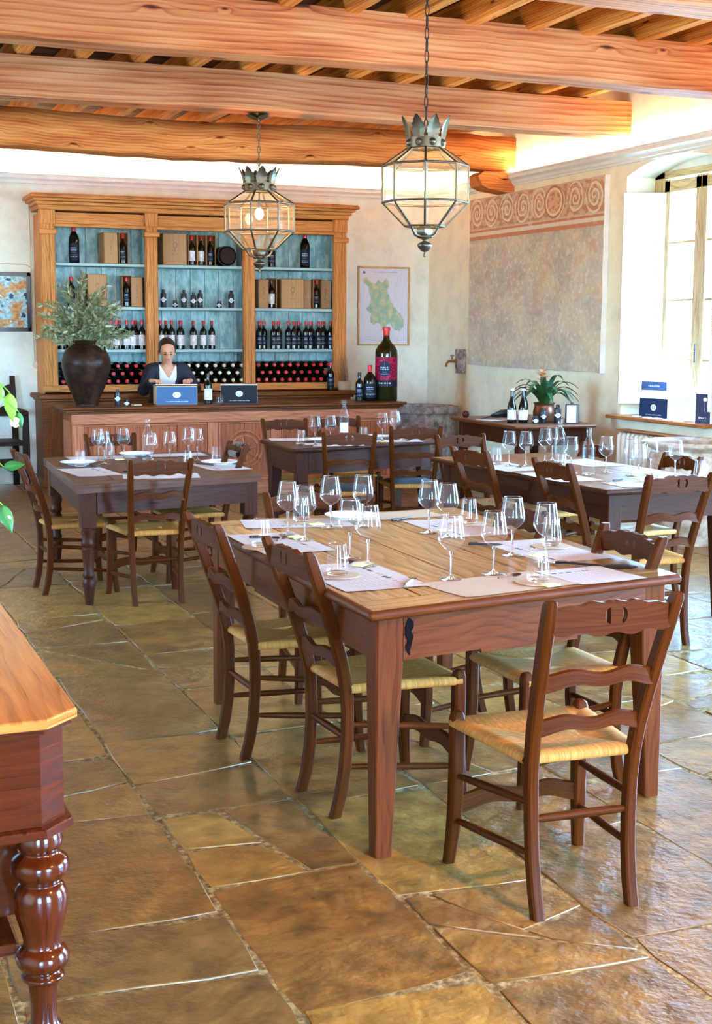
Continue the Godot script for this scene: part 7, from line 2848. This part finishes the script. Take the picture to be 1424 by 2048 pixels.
	pen("black pen at the near end of the long window table", Vector3(4.2, h, -6.52), Vector3(4.3, h, -6.58))
	pen("black pen beside the leftmost glasses of the long window table", Vector3(4.08, h, -7.38), Vector3(4.14, h, -7.5))
	# --- turned-leg table
	h = 0.718
	G = "wine glasses on the turned-leg table"
	A = [[1.835, -9.2, "leftmost wine glass on the turned-leg table"], [1.825, -8.966, "wine glass in front of the leftmost one on the turned-leg table"], [2.007, -9.194, "wine glass between the left cluster and the water bottle on the turned-leg table"], [2.09, -8.75, "wine glass in front of the water bottle on the turned-leg table"], [2.24, -8.85, "wine glass right of the water bottle on the turned-leg table"], [2.45, -9.15, "left one of the right pair of glasses on the turned-leg table"], [2.47, -9.0, "right one of the right pair of glasses on the turned-leg table"]]
	for a in A:
		wg(a[2], a[0], h, a[1], G)
	wbottle("clear water bottle in the middle of the turned-leg table", 2.165, h, -9.15, 1.05)
	for t in [[1.637, -8.8, "tumbler at the left end of the turned-leg table"], [1.94, -9.35, "tumbler behind the left cluster of glasses on the turned-leg table"], [2.56, -8.85, "tumbler at the right end of the turned-leg table"], [2.3, -8.6, "tumbler behind the front chair's crest on the turned-leg table"]]:
		tb(t[2], t[0], h + 0.002, t[1], "tumblers on the turned-leg table")
	sheet_paper("printed tasting sheet at the left place of the turned-leg table", 1.64, h, -8.5, 0.5, 0.28, -PI / 2 + 0.1)
	sheet_paper("printed tasting sheet at the far side of the turned-leg table", 1.9, h, -9.42, 0.46, 0.24, PI)
	sheet_paper("printed tasting sheet at the front place of the turned-leg table", 2.0, h, -8.12, 0.46, 0.27, -0.2)
	sheet_paper("printed tasting sheet at the right place of the turned-leg table", 2.5, h, -8.55, 0.46, 0.27, PI / 2 + 0.1)
	sheet_paper("printed tasting sheet at the far right of the turned-leg table", 2.45, h, -9.45, 0.4, 0.24, PI)
	plate("white plate at the left end of the turned-leg table", 1.66, h, -9.0, 0.12)
	plate("white plate at the right end of the turned-leg table", 2.55, h, -8.9 + 0.18, 0.13)
	plate("white plate behind the water bottle on the turned-leg table", 2.16, h, -9.5, 0.12)
	note("pale yellow note pad on the turned-leg table's far sheet", 1.98, h + 0.002, -9.2, 0.1)
	pen("black pen at the right of the turned-leg table", Vector3(2.4, h, -8.75), Vector3(2.48, h, -8.62))
	pen("black pen on the turned-leg table's front left sheet", Vector3(1.84, h, -8.42), Vector3(1.95, h, -8.35))
	# --- table before the counter
	h = 0.76
	G = "wine glasses on the counter-side table"
	A = [[3.49, -9.44, "left one of the left pair of glasses on the counter-side table"], [3.62, -9.46, "right one of the left pair of glasses on the counter-side table"], [4.1, -9.6, "left one of the right pair of glasses on the counter-side table"], [4.24, -9.68, "right one of the right pair of glasses on the counter-side table"], [4.3, -9.83, "wine glass partly hidden behind the right pair on the counter-side table"]]
	for a in A:
		wg(a[2], a[0], h, a[1], G)
	wbottle("clear water bottle with a pale label on the counter-side table", 3.92, h, -9.95, 1.1)
	for t in [[3.4, -9.5, "tumbler at the left of the counter-side table"], [3.95, -9.62, "tumbler between the two pairs of glasses on the counter-side table"], [4.26, -9.52, "tumbler at the right of the counter-side table"]]:
		tb(t[2], t[0], h + 0.002, t[1], "tumblers on the counter-side table")
	sheet_paper("printed tasting sheet at the near left of the counter-side table", 3.62, h, -9.42, 0.46, 0.24, -0.25)
	sheet_paper("printed tasting sheet at the near right of the counter-side table", 4.18, h, -9.6, 0.46, 0.24, -0.25)
	sheet_paper("printed tasting sheet at the far left of the counter-side table", 3.55, h, -9.95, 0.46, 0.24, PI - 0.25)
	sheet_paper("printed tasting sheet at the far right of the counter-side table", 4.25, h, -10.1, 0.46, 0.24, PI - 0.25)
	plate("white plate at the left of the counter-side table", 3.66, h, -9.75, 0.11)
	plate("white plate at the right of the counter-side table", 4.15, h, -9.88, 0.11)
	note("pale yellow note pad before the right pair of the counter-side table", 4.07, h + 0.002, -9.5, 0.2)
	water0.free()
	pen("black pen at the left end of the counter-side table", Vector3(3.36, h, -9.42), Vector3(3.44, h, -9.34))

# ---------------------------------------------------------------- close to us, at the left
func build_foreground() -> void:
	# polished desk with chamfered corner and a turned leg
	var o := thing("writing_desk", "polished wooden desk with a clipped corner and thick turned leg, close by at the left", "desk", Vector3(0.0, 0, -3.4))
	var h := 0.82
	var zn := 0.64      # near end
	var zf := -1.7
	var xr := 0.508
	var xl := -0.55
	var c := 0.075
	var out := PackedVector2Array([Vector2(xl, zn), Vector2(xr - c, zn), Vector2(xr, zn - c), Vector2(xr, zf), Vector2(xl, zf)])
	var m := mb()
	board(m, out, h - 0.022, h, Vector2(0, 1), 0.006)
	part("top", m, M.desk_top, o)
	var shrink := func(d: float) -> PackedVector2Array: return PackedVector2Array([Vector2(xl + d, zn - d), Vector2(xr - c - d * 0.4, zn - d), Vector2(xr - d, zn - c - d * 0.4), Vector2(xr - d, zf + d), Vector2(xl + d, zf + d)])
	m = mb()
	board(m, shrink.call(0.012), h - 0.036, h - 0.0222, Vector2(0, 1), 0.005)
	part("top_moulding", m, M.desk_wood, o)
	m = mb()
	board(m, shrink.call(0.03), h - 0.24, h - 0.0362, Vector2(0, 1), 0.002)
	part("drawer_case", m, M.desk_wood, o)
	m = mb()
	board(m, shrink.call(0.012), h - 0.262, h - 0.2405, Vector2(0, 1), 0.006)
	part("base_moulding", m, M.desk_wood, o)
	for p in [[xr - 0.085, zn - 0.085], [xr - 0.085, zf + 0.1], [xl + 0.1, zn - 0.085], [xl + 0.1, zf + 0.1]]:
		m = mb()
		m.xf = Transform3D(Basis(), Vector3(p[0], 0, p[1]))
		m.lathe(smooth_profile(pv([0.0, 0.0, 0.026, 0.0, 0.03, 0.03, 0.024, 0.06, 0.038, 0.085, 0.04, 0.11, 0.03, 0.125, 0.028, 0.16, 0.034, 0.215, 0.044, 0.222, 0.046, 0.23, 0.036, 0.24, 0.052, 0.252, 0.058, 0.272, 0.05, 0.29, 0.04, 0.3, 0.044, 0.33, 0.056, 0.375, 0.058, 0.41, 0.05, 0.432, 0.042, 0.44, 0.05, 0.45, 0.062, 0.468, 0.06, 0.49, 0.046, 0.502, 0.04, 0.51, 0.048, 0.522, 0.05, 0.535, 0.044, 0.56]), 3), 36, 60.0)
		part("leg", m, M.desk_wood, o)
	# curved stretcher shelf between the legs
	m = mb()
	m.xf = Transform3D(Basis(), Vector3(-0.03, 0.0, zn - 0.2))
	var sp := PackedVector2Array()
	for i in 21:
		var t := i / 20.0
		sp.append(Vector2(-0.42 + 0.84 * t, 0.55))
	for i in range(20, -1, -1):
		var t := i / 20.0
		sp.append(Vector2(-0.42 + 0.84 * t - 0.02 * sin(t * PI), 0.3 + 0.03 * cos(TAU * t)))
	m.extrude(sp, 0.03)
	part("end_panel", m, M.desk_wood, o)
	m = mb()
	board(m, PackedVector2Array([Vector2(xl + 0.1, zn - 0.1), Vector2(xr - 0.13, zn - 0.1), Vector2(xr - 0.13, zf + 0.1), Vector2(xl + 0.1, zf + 0.1)]), 0.275, 0.302, Vector2(0, 1), 0.008)
	part("lower_shelf", m, M.desk_wood, o)
	# plant whose stems hang into view
	o = thing("flower_vase", "vase of fresh green stems on the desk, leaf tips reaching in at left", "plant", Vector3(0.2, h, -3.32))
	m = MB.new()
	m.lathe(smooth_profile(pv([0.0, 0.0, 0.06, 0.0, 0.07, 0.03, 0.075, 0.12, 0.05, 0.2, 0.045, 0.24, 0.055, 0.27]), 3), 24, 60.0)
	part("vase", m, M.porcelain, o)
	var tips := [[Vector3(0.235, 0.66, 0.0), 0.05, "fresh_leaf", -1.9], [Vector3(0.252, 0.645, 0.01), 0.07, "fresh_leaf", -1.5], [Vector3(0.27, 0.6, 0.02), 0.04, "fresh_leaf_dark", -1.4], [Vector3(0.23, 0.47, 0.03), 0.05, "fresh_leaf_dark", 0.1], [Vector3(0.225, 0.38, 0.03), 0.07, "fresh_leaf_dark", -1.2], [Vector3(0.1, 0.7, 0.0), 0.08, "fresh_leaf", 0.8], [Vector3(0.05, 0.6, -0.05), 0.08, "fresh_leaf_dark", 0.9], [Vector3(-0.1, 0.65, 0.0), 0.08, "fresh_leaf", 0.4]]
	var si := 0
	for t in tips:
		var p: Vector3 = t[0]
		m = MB.new()
		m.tube([Vector3(0.0, 0.2, 0), Vector3(p.x * 0.45, p.y * 0.75 + 0.15, p.z * 0.5), Vector3(p.x * 0.85, p.y + 0.04, p.z), p], [0.003, 0.0025, 0.002, 0.0015], 6)
		part("stem", m, M.fresh_leaf, o)
		m = MB.new()
		var an: float = t[3]
		var d := Vector3(cos(an) * 0.7, sin(an), 0.2).normalized()
		var side := d.cross(Vector3(0.25, 0.1, 1)).normalized()
		var L: float = t[1]
		m.sheet(8, 4, func(u: float, v: float) -> Vector3:
			var s := (v - 0.5) * 2.0
			return p + d * L * u + side * s * L * 0.24 * sin(PI * pow(u, 0.75)) + Vector3(0, 0, 0.01 * u * u - 0.006 * absf(s)), 0.0006)
		part("leaf", m, M[t[2]], o)
		si += 1
	for p in [Vector3(0.262, 0.575, 0.02), Vector3(0.232, 0.345, 0.03)]:
		m = MB.new()
		for k in 6:
			var a := TAU * k / 6.0
			m.ball(p + Vector3(sin(a) * 0.007, cos(a) * 0.006, 0.002), Vector3(0.007, 0.007, 0.005), 5)
		part("blossom", m, M.blossom, o)
